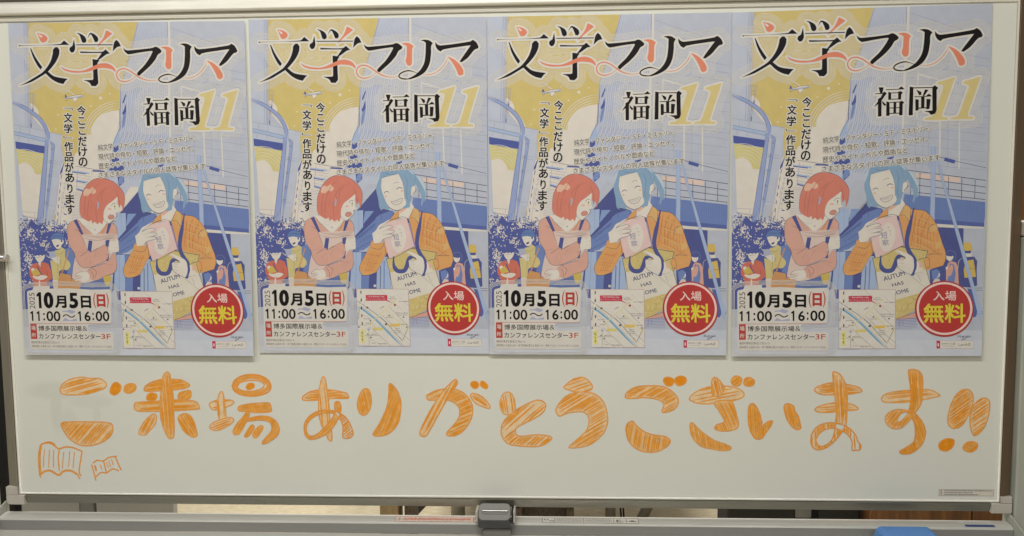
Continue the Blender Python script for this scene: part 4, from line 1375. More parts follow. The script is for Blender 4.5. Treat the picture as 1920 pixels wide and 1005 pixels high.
f|bagl|2|2798 5193 2791 5202 2777 5204 2768 5196 2775 5187 2789 5185
f|bagl|2|2913 5092 2915 5104 2905 5112 2894 5108 2893 5096 2902 5088
f|bagd|2|3104 5055 3106 5067 3096 5074 3086 5069 3085 5057 3094 5050
f|bagl|2|3017 4965 3007 4968 2999 4960 3001 4949 3011 4946 3019 4955
f|bagd|2|3100 5130 3090 5125 3080 5109 3079 5098 3089 5103 3099 5119
f|bagl|2|2897 5100 2892 5107 2882 5106 2878 5099 2882 5092 2892 5093
f|bagd|2|2951 5019 2943 5022 2929 5018 2923 5010 2932 5007 2946 5012
f|salmon|2|2768 5286 3083 5172 3091 5258 2867 5287
s|dkline|0|1.03|2363 4224 2814 4028 3268 4106 3237 4220 3117 4255
s|dkline|0|0.69|2363 4224 2420 4465 2467 4769
s|dkline|0|0.57|3209 4268 3317 4655 3360 4753
s|dkline|0|0.34|2998 4531 3245 4740
s|dkline|0|0.34|3113 4508 3173 4642
s|dkline|0|0.69|2768 5286 3095 5166
t|navy|0.02|AUTUM|2560 4624 2908 4518 2537 4547
t|navy|0.02|HAS|2701 4725 2889 4676 2685 4664
t|navy|0.02|COME|2701 4876 2980 4813 2685 4809
s|navyb|1|7.1|3024 3364 2985 3560 2939 3775 2919 3943 2941 4063 3001 4172 3054 4257 3063 4354 3048 4462 3015 4522
s|navyb|1|7.56|2497 4169 2496 4332 2546 4424 2628 4445 2696 4419 2740 4323 2772 4227 2823 4185 2898 4210
f|book|2|2333 3577 2744 3487 2873 3996 2415 4216 2329 3863
f|bookhi|2|2727 3880 2712 3951 2688 4014 2655 4063 2618 4093 2578 4102 2540 4089 2507 4055 2483 4003 2468 3938 2465 3866 2474 3792 2493 3725 2522 3669 2558 3629 2597 3609 2636 3611 2671 3635 2700 3678 2720 3737 2729 3806
f|bookedge|2|2744 3487 2787 3510 2895 3990 2873 3996
f|navyb|2|2744 3487 2778 3504 2791 3569 2763 3575
s|dkline|1|0.57|2329 3863 2415 4216 2819 4028 2896 4029
s|dkline|1|0.57|2333 3577 2744 3487 2873 3996
t|violet|0.0|短|2500 3889 2604 3878 2486 3775
t|violet|0.0|歌|2526 4010 2635 3993 2508 3908
s|violet|1|0.57|2601 3678 2622 3688 2609 3704
s|violet|1|0.57|2626 3738 2647 3748 2633 3765
s|violet|1|0.57|2636 3798 2657 3808 2644 3825
f|skin|2|2117 3763 2186 3704 2253 3609 2401 3546 2334 3613 2460 3622 2475 3651 2370 3685 2494 3703 2503 3742 2377 3779 2489 3778 2470 3822 2327 3865 2271 3928 2144 3945
s|dkline|1|0.57|2401 3558 2288 3646 2249 3681 2357 3635 2466 3627 2467 3666 2290 3742
s|dkline|1|0.57|2358 3707 2497 3711 2497 3751 2314 3790
s|dkline|1|0.57|2371 3781 2492 3783 2464 3822 2327 3863 2271 3928
f|skin|1|2773 4245 2841 4230 2911 4238 2887 4198 2794 4155 2726 4094 2792 4092 2931 4147 3025 4218 3057 4363 3032 4483 2986 4513 2881 4458 2788 4390 2769 4311
f|skin|2|3066 4278 3188 4310 3194 4467 3061 4502
f|blush|2|3118 4291 3188 4310 3192 4376 3144 4400
s|dkline|1|0.57|2726 4094 2840 4173 2905 4234 2773 4245
s|dkline|1|0.57|2786 4311 2878 4318
s|dkline|1|0.57|2793 4360 2868 4391
s|dkline|1|0.57|2773 4245 2769 4311 2788 4390 2881 4458 2998 4513 3055 4496 3194 4467
s|dkline|1|0.57|2808 4263 2871 4282
f|navyb|2|3042 4200 3077 4242 3092 4375 3060 4484 3050 4532 2992 4525 3031 4459 3049 4363 3043 4266
f|bluehair|2|2897 2728 2966 2765 3054 2885 3088 3016 3081 3205 3058 3169 3018 3281 3001 3251 3015 3133 2971 2990 2923 2894
f|bluehi|2|2919 2735 2989 2777 3072 2921 3092 3039 3050 2956 2978 2824
f|bluehair|2|2205 2940 2237 2810 2292 2681 2359 2629 2508 2626 2656 2635 2781 2626 2873 2681 2909 2752 2901 2894 2851 2952 2848 3082 2822 3177 2802 3295 2717 3318 2396 3312 2426 3349 2374 3336 2316 3299 2300 3359 2259 3310 2238 3143 2213 3047
f|skin|0|2305 2782 2442 2745 2612 2706 2672 2830 2704 2961 2715 3151 2754 3176 2727 3258 2660 3323 2569 3357 2511 3338 2442 3301 2389 3235 2347 3133 2293 2977 2291 2882
f|skin|1|2845 2942 2901 2920 2912 2989 2873 3083 2831 3088 2833 3011
f|bluehi|2|2769 2622 2838 2657 2897 2728 2851 2704
f|bluehi|2|2281 2693 2237 2786 2203 2940 2227 2881 2265 2763
f|bluehair|2|2245 3191 2348 3192 2425 3337 2386 3348 2326 3264 2305 3329 2270 3310
f|bluehair|2|2725 3163 2817 3200 2785 3295 2762 3283
s|hairline|1|0.57|2612 2706 2672 2830 2704 2961 2713 3151
s|hairline|1|0.57|2442 2745 2317 2776 2296 2882 2293 2977 2347 3133
s|hairline|1|0.57|2372 2683 2464 2720 2600 2699
s|hairline|1|0.57|2714 2689 2764 2868 2746 3080 2794 3200
s|hairline|1|0.57|2804 2668 2854 2846
s|hairline|1|0.57|2901 2894 2920 2753
s|dkline|1|1.03|2343 3059 2370 3024 2402 3015 2439 3039
s|dkline|1|1.15|2567 2989 2597 2957 2634 2948 2682 2968
s|dkline|1|0.46|2513 2887 2564 2852 2629 2863
s|dkline|1|0.34|2314 2942 2354 2929
f|bookhi|1|2465 3194 2554 3182 2667 3136 2648 3215 2555 3255 2498 3237
s|dkline|1|0.57|2463 3194 2554 3182 2669 3136 2648 3215 2555 3255 2498 3237 2463 3194
s|dkline|1|0.34|2480 3216 2566 3208 2657 3174
f|blush|2|2401 3100 2397 3109 2386 3114 2371 3114 2360 3108 2355 3100 2359 3091 2371 3086 2385 3087 2397 3092
f|blush|2|2694 3014 2689 3024 2675 3030 2659 3029 2645 3023 2639 3013 2644 3004 2658 2998 2675 2998 2689 3004
s|dkline|1|0.34|2432 3111 2444 3118
s|dkline|1|0.57|2347 3133 2389 3235 2442 3301 2512 3341 2569 3357 2660 3323 2727 3258
s|dkline|1|0.46|2901 2923 2909 2989 2860 3083
s|cream|1|0.69|2828 3183 2890 3142
s|dkline|1|0.46|2959 2966 2881 3035 2848 3082
s|dkline|1|0.46|2996 3085 2872 3124
''',
'title_lettering': '''
f|coral|1|512 178 598 192 667 229 693 272 668 317 622 342 576 329 547 265 524 207
f|cream|2|524 186 593 223 604 244 585 257 564 243
f|black|2|169 380 204 387 908 369 987 308 1076 386 897 387 209 395 175 408
f|black|2|371 438 388 439 463 597 574 769 540 811 487 737 418 596
f|black|2|783 469 823 424 863 423 898 472 887 553 831 667 740 780 672 847 626 881 489 961 363 1027 149 1093 270 1034 362 984 500 906 603 834 717 686 773 538
f|black|2|670 845 788 932 1023 976 983 1008 938 1067 834 1038 731 977 629 879
f|black|2|1165 286 1177 378 1179 458 1149 513 1109 521 1075 478 1082 435 1134 402
f|black|2|1213 178 1270 189 1350 234 1384 293 1379 339 1340 356 1306 338 1288 278 1268 220
f|black|2|1407 276 1446 192 1474 179 1531 204 1588 254 1601 306 1578 341 1533 339 1509 274 1483 216 1457 206
f|coral|2|1744 137 1801 164 1855 200 1802 238 1691 326 1572 434 1601 380 1690 269
f|black|2|1199 379 1850 382 1850 398 1204 394
f|black|2|1919 304 1964 346 1997 416 1930 432 1848 505 1878 355
f|black|2|1263 501 1660 508 1722 469 1798 542 1740 552 1600 645 1558 652 1651 531 1269 528
f|black|2|1480 635 1606 654 1567 713 1567 990 1566 1059 1521 1107 1441 1104 1406 1043 1303 1000 1465 998 1481 976
f|coral|2|906 759 981 801 1130 836 1301 834 1471 767 1606 716 1720 710 1811 743 1871 803 1890 870 1812 815 1698 794 1585 796 1415 849 1244 869 1107 865 993 836 935 800
s|coral|1|2.06|2641 1005 2495 1017 2337 975 2222 900 2131 838 2029 805 1939 834 1899 914 1935 996 2033 1031 2145 1004 2250 933
f|black|2|2037 440 2073 476 2124 489 2550 451 2606 429 2662 447 2719 497 2704 533 2654 563 2600 653 2501 764 2357 886 2302 933 2264 909 2278 870 2411 739 2509 604 2559 514 2540 502 2350 525 2148 556 2112 553 2060 504
f|coral|2|2715 435 2796 428 2863 444 2920 492 2894 525 2886 662 2881 787 2850 823 2805 817 2774 750 2790 659 2797 488 2763 464 2718 448
f|black|2|3038 395 3095 377 3185 387 3257 434 3227 490 3224 604 3195 786 3121 921 3011 1000 2867 1051 2789 1060 2811 1044 2910 995 3020 906 3095 783 3124 624 3132 430 3085 401
s|black|1|2.18|2982 953 2852 910 2763 917 2679 954 2650 999 2687 1037 2788 1051 2878 1031
s|coral|1|1.15|3072 974 3200 975 3311 938 3420 850 3484 760 3517 687
f|black|2|3302 417 3336 460 3398 479 3905 416 3959 387 4018 431 4060 506 4049 536 3987 560 3869 693 3761 771 3726 759 3738 734 3833 601 3920 484 3863 488 3444 548 3390 584 3339 551 3302 481
f|coral|2|3512 670 3616 713 3718 802 3784 906 3787 975 3735 1004 3694 984 3666 903 3595 775
''',
'city_lettering': '''
f|gold11|0|3365 1261 3638 1186 3447 1782 3448 1840 3536 1854 3523 1885 3167 1882 3174 1851 3280 1836 3323 1779 3456 1344 3433 1303 3358 1290
f|gold11|0|3777 1261 4048 1186 3860 1781 3862 1839 3954 1853 3943 1884 3582 1881 3594 1853 3694 1835 3726 1778 3863 1355 3845 1314 3770 1290
f|black|0|2409 1317 2493 1320 2472 1419 2439 1422
f|black|0|2355 1418 2493 1412 2493 1428 2357 1432
f|black|0|2544 1420 2472 1525 2412 1593 2337 1647 2383 1581 2440 1501 2492 1398 2509 1393
f|black|0|2402 1512 2462 1479 2465 1804 2408 1808
f|black|0|2467 1543 2542 1614 2514 1633 2480 1595
f|black|0|2529 1355 2728 1353 2778 1311 2834 1361 2751 1364 2531 1369
f|black|0|2569 1395 2617 1413 2617 1529 2570 1535
f|black|0|2729 1399 2774 1392 2806 1424 2782 1443 2777 1533 2730 1530
f|black|0|2617 1411 2729 1409 2730 1423 2617 1425
f|black|0|2617 1515 2730 1514 2730 1527 2617 1529
f|black|0|2541 1553 2592 1575 2597 1796 2541 1801
f|black|0|2750 1567 2795 1551 2833 1587 2807 1604 2808 1792 2752 1797
f|black|0|2592 1568 2750 1565 2750 1579 2592 1582
f|black|0|2657 1581 2700 1581 2701 1754 2658 1756
f|black|0|2594 1662 2752 1659 2752 1672 2594 1675
f|black|0|2596 1752 2754 1750 2755 1764 2597 1767
f|black|0|2913 1317 2980 1333 2973 1354 2973 1796 2906 1801
f|black|0|2975 1335 3277 1337 3278 1353 2975 1351
f|black|0|3277 1341 3316 1309 3372 1353 3348 1387 3357 1722 3334 1780 3268 1801 3233 1760 3151 1735 3288 1727
f|black|0|3021 1376 3100 1412 3106 1459 3070 1469
f|black|0|3161 1374 3217 1383 3149 1483 3124 1480
f|black|0|2992 1486 3175 1484 3227 1446 3278 1491 3159 1497 2992 1500
f|black|0|3100 1493 3156 1494 3157 1682 3105 1683
f|black|0|3008 1528 3064 1541 3065 1680 3061 1719 3014 1727
f|black|0|3188 1533 3255 1537 3240 1698 3189 1706
f|black|0|3064 1674 3191 1672 3192 1688 3065 1692
''',
'slogan_lettering': '''
t|black|0.028|今|1162 1616 1323 1620 1160 1447
t|black|0.028|こ|1175 1782 1302 1785 1174 1645
t|black|0.028|こ|1175 1958 1302 1961 1174 1821
t|black|0.028|だ|1154 2157 1316 2160 1152 1987
t|black|0.028|け|1154 2340 1316 2344 1152 2170
t|black|0.028|の|1149 2524 1311 2527 1147 2353
t|dkbrown|0.0|﹁|922 1525 1086 1530 921 1480
t|black|0.028|文|916 1739 1077 1743 914 1570
t|black|0.028|学|910 1930 1071 1934 908 1761
t|black|0.028|作|901 2246 1063 2249 900 2075
t|black|0.028|品|897 2432 1059 2435 896 2261
t|black|0.028|が|896 2614 1058 2617 894 2442
t|black|0.028|あ|895 2799 1058 2802 893 2627
t|black|0.028|り|923 2996 1020 2998 921 2824
t|black|0.028|ま|881 3182 1044 3184 880 3009
t|black|0.028|す|877 3368 1040 3371 876 3195
t|dkbrown|0.0|﹂|896 2016 1057 2020 895 1971
''',
'genre_lettering': '''
t|dkbrown|0.006|純文学・ファンタジー・ＳＦ・ミステリー、|1521 2239 3269 2077 1508 2136
t|dkbrown|0.006|現代詩や俳句・短歌、評論・エッセイ、|1519 2402 3235 2249 1507 2298
t|dkbrown|0.006|歴史やライトノベルや戯曲など|1517 2568 2917 2430 1503 2464
t|dkbrown|0.006|さまざまなスタイルの同人誌等が集います|1510 2727 3431 2567 1498 2622
''',
'date_lettering': '''
f|creamy|0|105 4764 248 4728 821 4708 1281 4736 1609 4727 1645 4776 1631 5058 1618 5329 1583 5366 1194 5377 1171 5426 1196 5501 1620 5503 1650 5552 1654 5813 1613 5844 127 5840 97 5809 93 4801
f|lineb2|0|728 5124 813 5122 849 5096 961 5126 961 5147 909 5177 849 5158 814 5142 728 5144
f|lineb2|0|726 5310 755 5263 785 5257 850 5294 986 5264 987 5309
t|dkbrown|0.0|2025|229 5087 228 4794 129 5087
f|black|0|261 4831 307 4782 349 4783 350 5076 300 5075 299 4850 268 4868
t|black|0.062|0|392 5081 574 5082 390 4777
t|black|0.055|月|597 5072 813 5074 596 4838
t|black|0.058|5|858 5079 1028 5080 855 4787
t|black|0.06|日|1070 5075 1267 5077 1068 4841
t|red2|0.06|日|1365 5053 1531 5054 1362 4815
t|red2|0.0|(|1306 5079 1356 5080 1303 4787
t|red2|0.0|)|1541 5075 1590 5075 1537 4789
f|black|0|130 5160 166 5129 186 5129 187 5310 158 5309 158 5173 136 5182
f|black|0|247 5161 283 5130 303 5130 304 5310 275 5310 275 5173 253 5183
t|black|0.03|:|369 5301 402 5301 369 5162
t|black|0.025|00|429 5316 687 5317 428 5127
t|black|0.0|〜|726 5248 962 5249 725 5186
f|black|0|1009 5159 1044 5129 1064 5129 1066 5309 1038 5309 1036 5172 1015 5183
t|black|0.03|6|1130 5312 1243 5313 1128 5129
t|black|0.03|:|1276 5293 1306 5293 1274 5155
t|black|0.025|00|1335 5313 1589 5314 1333 5124
s|red2|0|0.69|119 5359 1597 5357
''',
'venue_lettering': '''
f|red2|0|123 5367 237 5365 241 5640 123 5642
t|creamy|0.02|場|138 5481 219 5482 137 5396
t|creamy|0.02|所|138 5611 219 5611 138 5531
t|black|0.012|博多国際展示場|269 5494 1066 5498 269 5395
t|greyd|0.0|&|1083 5490 1172 5491 1082 5401
t|black|0.012|カンファレンスセンター|272 5642 1410 5646 272 5540
t|red2|0.012|3F|1424 5638 1594 5639 1423 5545
t|dkbrown|0.0|福岡市博多区東光2丁目22-15|127 5726 646 5728 126 5681
t|dkbrown|0.0|(博多駅から徒歩13分・地下鉄東比恵から徒歩11分・博多バスターミナル1Fからバス5分)|127 5804 1601 5808 127 5753
''',
'access_map': '''
f|mapline|0|1806 4759 2751 4764 2773 5811 1820 5808
f|cream2|0|1811 4765 2744 4771 2767 5803 1826 5801
s|greyd|0|0.8|1817 4980 1989 5098 2190 5246 2344 5382 2631 5716
s|greyd|0|0.8|2741 5458 2636 5692
s|water|1|2.98|1819 5109 1908 5134 2026 5221 2156 5332 2311 5493 2490 5679 2615 5800
s|greyd|0|0.4|1819 5084 1930 5110 2049 5196 2191 5332 2358 5506 2656 5801
s|greyd|0|0.4|1824 5423 2029 5424
s|greyd|0|0.4|2018 5455 2019 5799
s|greyd|0|0.4|1845 5612 2208 5616
s|greyd|0|0.4|2042 5455 2185 5591 2411 5800
s|greyd|0|0.4|2408 5100 2527 5224 2759 5458
s|greyd|0|0.4|2260 5234 2462 5432 2764 5704
s|greyd|0|0.4|2225 5259 2356 5383
s|mapy|0|1.38|2030 5430 2190 5259 2453 5027 2555 4930
s|mapy|0|1.38|2351 5149 2494 5297 2743 5532
f|black|0|1882 4797 1899 4797 1898 4851 1881 4850
f|cream2|0|1883 4868 1901 4868 1899 4922 1882 4922
f|black|0|1884 4939 1902 4939 1900 4993 1883 4993
f|cream2|0|1886 5010 1903 5010 1902 5064 1884 5064
f|black|0|1887 5081 1904 5081 1903 5135 1885 5135
f|cream2|0|1888 5152 1905 5152 1904 5207 1886 5206
f|black|0|1889 5224 1907 5224 1905 5278 1888 5278
f|cream2|0|1890 5295 1908 5295 1906 5349 1889 5349
f|black|0|1892 5367 1909 5367 1908 5421 1890 5421
f|cream2|0|1893 5438 1910 5438 1909 5493 1891 5493
f|black|0|1894 5510 1911 5510 1910 5564 1892 5564
f|cream2|0|1895 5582 1913 5582 1911 5636 1894 5636
f|black|0|1896 5653 1914 5654 1912 5708 1895 5708
f|cream2|0|1897 5725 1915 5725 1914 5780 1896 5780
f|red3|0|1973 4874 2366 4873 2368 4978 1975 4980
f|red3|0|2336 4971 2465 5027 2382 4972
f|red1|0|2525 5055 2522 5066 2514 5075 2503 5078 2492 5075 2484 5066 2480 5054 2483 5043 2491 5034 2502 5031 2513 5034 2521 5043
f|black|0|2513 5055 2510 5062 2503 5066 2495 5062 2492 5054 2495 5047 2502 5043 2510 5047
t|cream2|0.0|博多国際展示場&|2023 4916 2317 4919 2022 4887
t|cream2|0.0|カンファレンスセンター|1986 4963 2353 4965 1986 4933
f|mapl|0|1861 5504 1937 5499 1941 5745 1861 5749
t|dkbrown|0.0|博多駅|1917 5727 1914 5529 1882 5727
f|mapo|0|2101 5474 2276 5471 2274 5512 2101 5514
f|mapo|0|2408 5398 2589 5396 2590 5445 2409 5447
f|mapo2|0|2276 5468 2271 5515 2125 5511 2123 5400 2141 5468
f|greyd|0|1854 5458 1850 5468 1839 5473 1828 5468 1824 5458 1828 5447 1839 5443 1850 5447
f|greyd|0|2067 5344 2062 5355 2052 5359 2041 5354 2036 5344 2041 5334 2051 5329 2062 5334
f|greend|0|2013 5591 2008 5601 1998 5606 1987 5601 1982 5591 1986 5580 1997 5576 2008 5580
f|greyd|0|2070 5647 2065 5657 2055 5661 2044 5657 2039 5647 2044 5636 2054 5632 2065 5636
f|greyd|0|2409 5248 2405 5258 2394 5262 2383 5258 2379 5247 2383 5237 2393 5233 2404 5237
f|greyd|0|2669 5276 2664 5286 2654 5291 2643 5286 2638 5276 2643 5265 2653 5261 2664 5266
f|greyd|0|2727 5456 2723 5466 2712 5470 2702 5466 2697 5455 2701 5445 2712 5441 2723 5445
t|greyd|0.0|駅前交差点|1934 5319 2063 5319 1934 5297
t|greyd|0.0|駅前交差点|1971 5403 2064 5403 1970 5381
t|greyd|0.0|駅前交差点|2050 5603 2173 5604 2050 5581
t|greyd|0.0|駅前交差点|2065 5764 2141 5764 2064 5746
t|greyd|0.0|駅前交差点|2182 5774 2352 5775 2182 5752
t|greyd|0.0|駅前交差点|2336 5290 2464 5291 2336 5272
t|greyd|0.0|駅前交差点|2515 5211 2741 5213 2515 5189
t|greyd|0.0|駅前交差点|2539 5246 2713 5247 2539 5226
t|greyd|0.0|駅前交差点|2613 5418 2740 5419 2612 5396
t|greyd|0.0|駅前交差点|2498 5492 2585 5492 2497 5475
t|greyd|0.0|駅前交差点|2487 5531 2598 5531 2487 5512
t|greyd|0.0|駅前交差点|2505 5565 2592 5566 2505 5549
t|greyd|0.0|駅前交差点|2393 4947 2521 4948 2393 4929
t|greyd|0.0|駅前交差点|2416 4915 2503 4915 2416 4899
t|greyd|0.0|駅前交差点|2569 4999 2731 5000 2568 4982
s|greyl|0|0.34|1821 5207 2003 5270 2123 5431
s|greyl|0|0.34|2227 4763 2464 4991 2760 5262
s|greyl|0|0.34|1826 5528 2247 5802
s|greyl|0|0.34|2531 4857 2750 5066
s|greyl|0|0.34|2217 5431 2011 5677
s|greyl|0|0.34|2429 5531 2766 5779
s|greyl|0|0.34|1903 4889 1837 5109
s|greyl|0|0.34|2076 4762 1929 5048
t|greyd|0.0|Google Map|2661 5002 2742 5002 2661 4980
t|greyd|0.0|大博通り|2234 5136 2321 5088 2221 5110
t|greyd|0.0|博多駅前|1840 5318 1861 5134 1819 5315
f|cream2|0|2166 5244 2225 5244 2226 5291 2167 5290
s|greyd|0|0.34|2167 5259 2225 5256
s|greyd|0|0.34|2167 5278 2225 5279
f|cream2|0|1982 5412 2047 5412 2047 5436 1983 5436
f|greyd|0|2024 5104 2017 5117 2001 5122 1984 5117 1977 5104 1984 5091 2000 5085 2017 5091
f|greyd|0|2356 5407 2350 5421 2333 5427 2317 5421 2310 5407 2316 5393 2332 5387 2349 5393
f|lineb2|0|1984 5486 2048 5490 2020 5535
''',
'admission_badge': '''
f|badge|0|4050 5115 4048 5178 4038 5241 4020 5302 3993 5359 3960 5412 3919 5460 3873 5502 3821 5538 3765 5566 3705 5586 3643 5599 3579 5603 3515 5598 3452 5585 3391 5565 3333 5536 3279 5500 3230 5457 3186 5408 3149 5355 3119 5297 3097 5236 3083 5173 3077 5108 3080 5044 3091 4982 3110 4921 3136 4864 3170 4811 3211 4763 3258 4722 3310 4687 3366 4659 3426 4639 3488 4627 3551 4624 3614 4629 3677 4642 3738 4663 3795 4691 3849 4727 3898 4769 3941 4817 3978 4871 4008 4928 4030 4988 4044 5051
f|pinkw|0|4025 5109 4023 5168 4013 5227 3996 5284 3971 5338 3939 5388 3901 5433 3858 5473 3809 5506 3756 5533 3699 5552 3641 5563 3581 5567 3520 5563 3461 5551 3403 5531 3348 5504 3297 5470 3251 5430 3210 5384 3175 5334 3147 5279 3126 5222 3113 5163 3107 5103 3109 5042 3120 4983 3138 4926 3163 4873 3195 4823 3233 4778 3278 4739 3327 4706 3380 4680 3436 4661 3494 4650 3554 4647 3614 4651 3673 4664 3730 4683 3784 4710 3835 4744 3881 4784 3922 4829 3957 4879 3985 4933 4006 4990 4019 5049
f|badge2|0|3989 5108 3987 5163 3978 5218 3962 5270 3939 5320 3910 5366 3875 5407 3834 5444 3789 5474 3740 5499 3689 5516 3635 5527 3580 5530 3524 5527 3469 5515 3416 5497 3366 5472 3319 5441 3276 5404 3238 5362 3206 5316 3180 5266 3161 5213 3149 5158 3144 5103 3146 5047 3156 4993 3172 4941 3195 4891 3225 4845 3260 4804 3301 4768 3346 4738 3395 4714 3446 4697 3500 4686 3555 4683 3610 4687 3664 4698 3717 4717 3767 4741 3814 4772 3856 4809 3894 4851 3926 4897 3951 4946 3971 4999 3983 5053
t|pinkw|0.02|入場|3377 4967 3758 4970 3373 4797
t|yellow|0.026|無料|3224 5356 3922 5360 3215 5014
''',
'artist_signature': '''
s|black|1|0.57|3775 5616 3803 5571 3814 5573 3810 5610 3843 5576 3838 5612 3867 5598 3895 5586 3901 5610 3873 5616 3889 5592 3924 5598 3929 5576
s|black|1|0.57|3929 5576 3924 5610 3952 5580 3936 5629 3880 5659 3868 5647 3947 5610 3969 5586 3964 5610 3993 5592 3998 5574 3987 5610 4027 5592 4011 5617
''',
'publisher_label': '''
f|mapline|0|3449 5667 4066 5669 4068 5809 3455 5808
f|cream2|0|3512 5672 4062 5674 4064 5804 3516 5803
f|red3|0|3452 5670 3510 5670 3511 5805 3454 5805
f|pinkw|0|3469 5713 3493 5713 3492 5768 3471 5768
t|greyd|0.0|pixiv|3540 5741 3664 5742 3538 5704
t|greyd|0.0|小説|3681 5742 3762 5742 3680 5702
s|greyd|0|0.34|3544 5763 3745 5762
s|greyd|1|0.69|3836 5714 3813 5726 3816 5751 3849 5757 3871 5732 3877 5757 3905 5733 3929 5755 3939 5720 3963 5751 4008 5733 3985 5714 3969 5755 4023 5762
''',
}
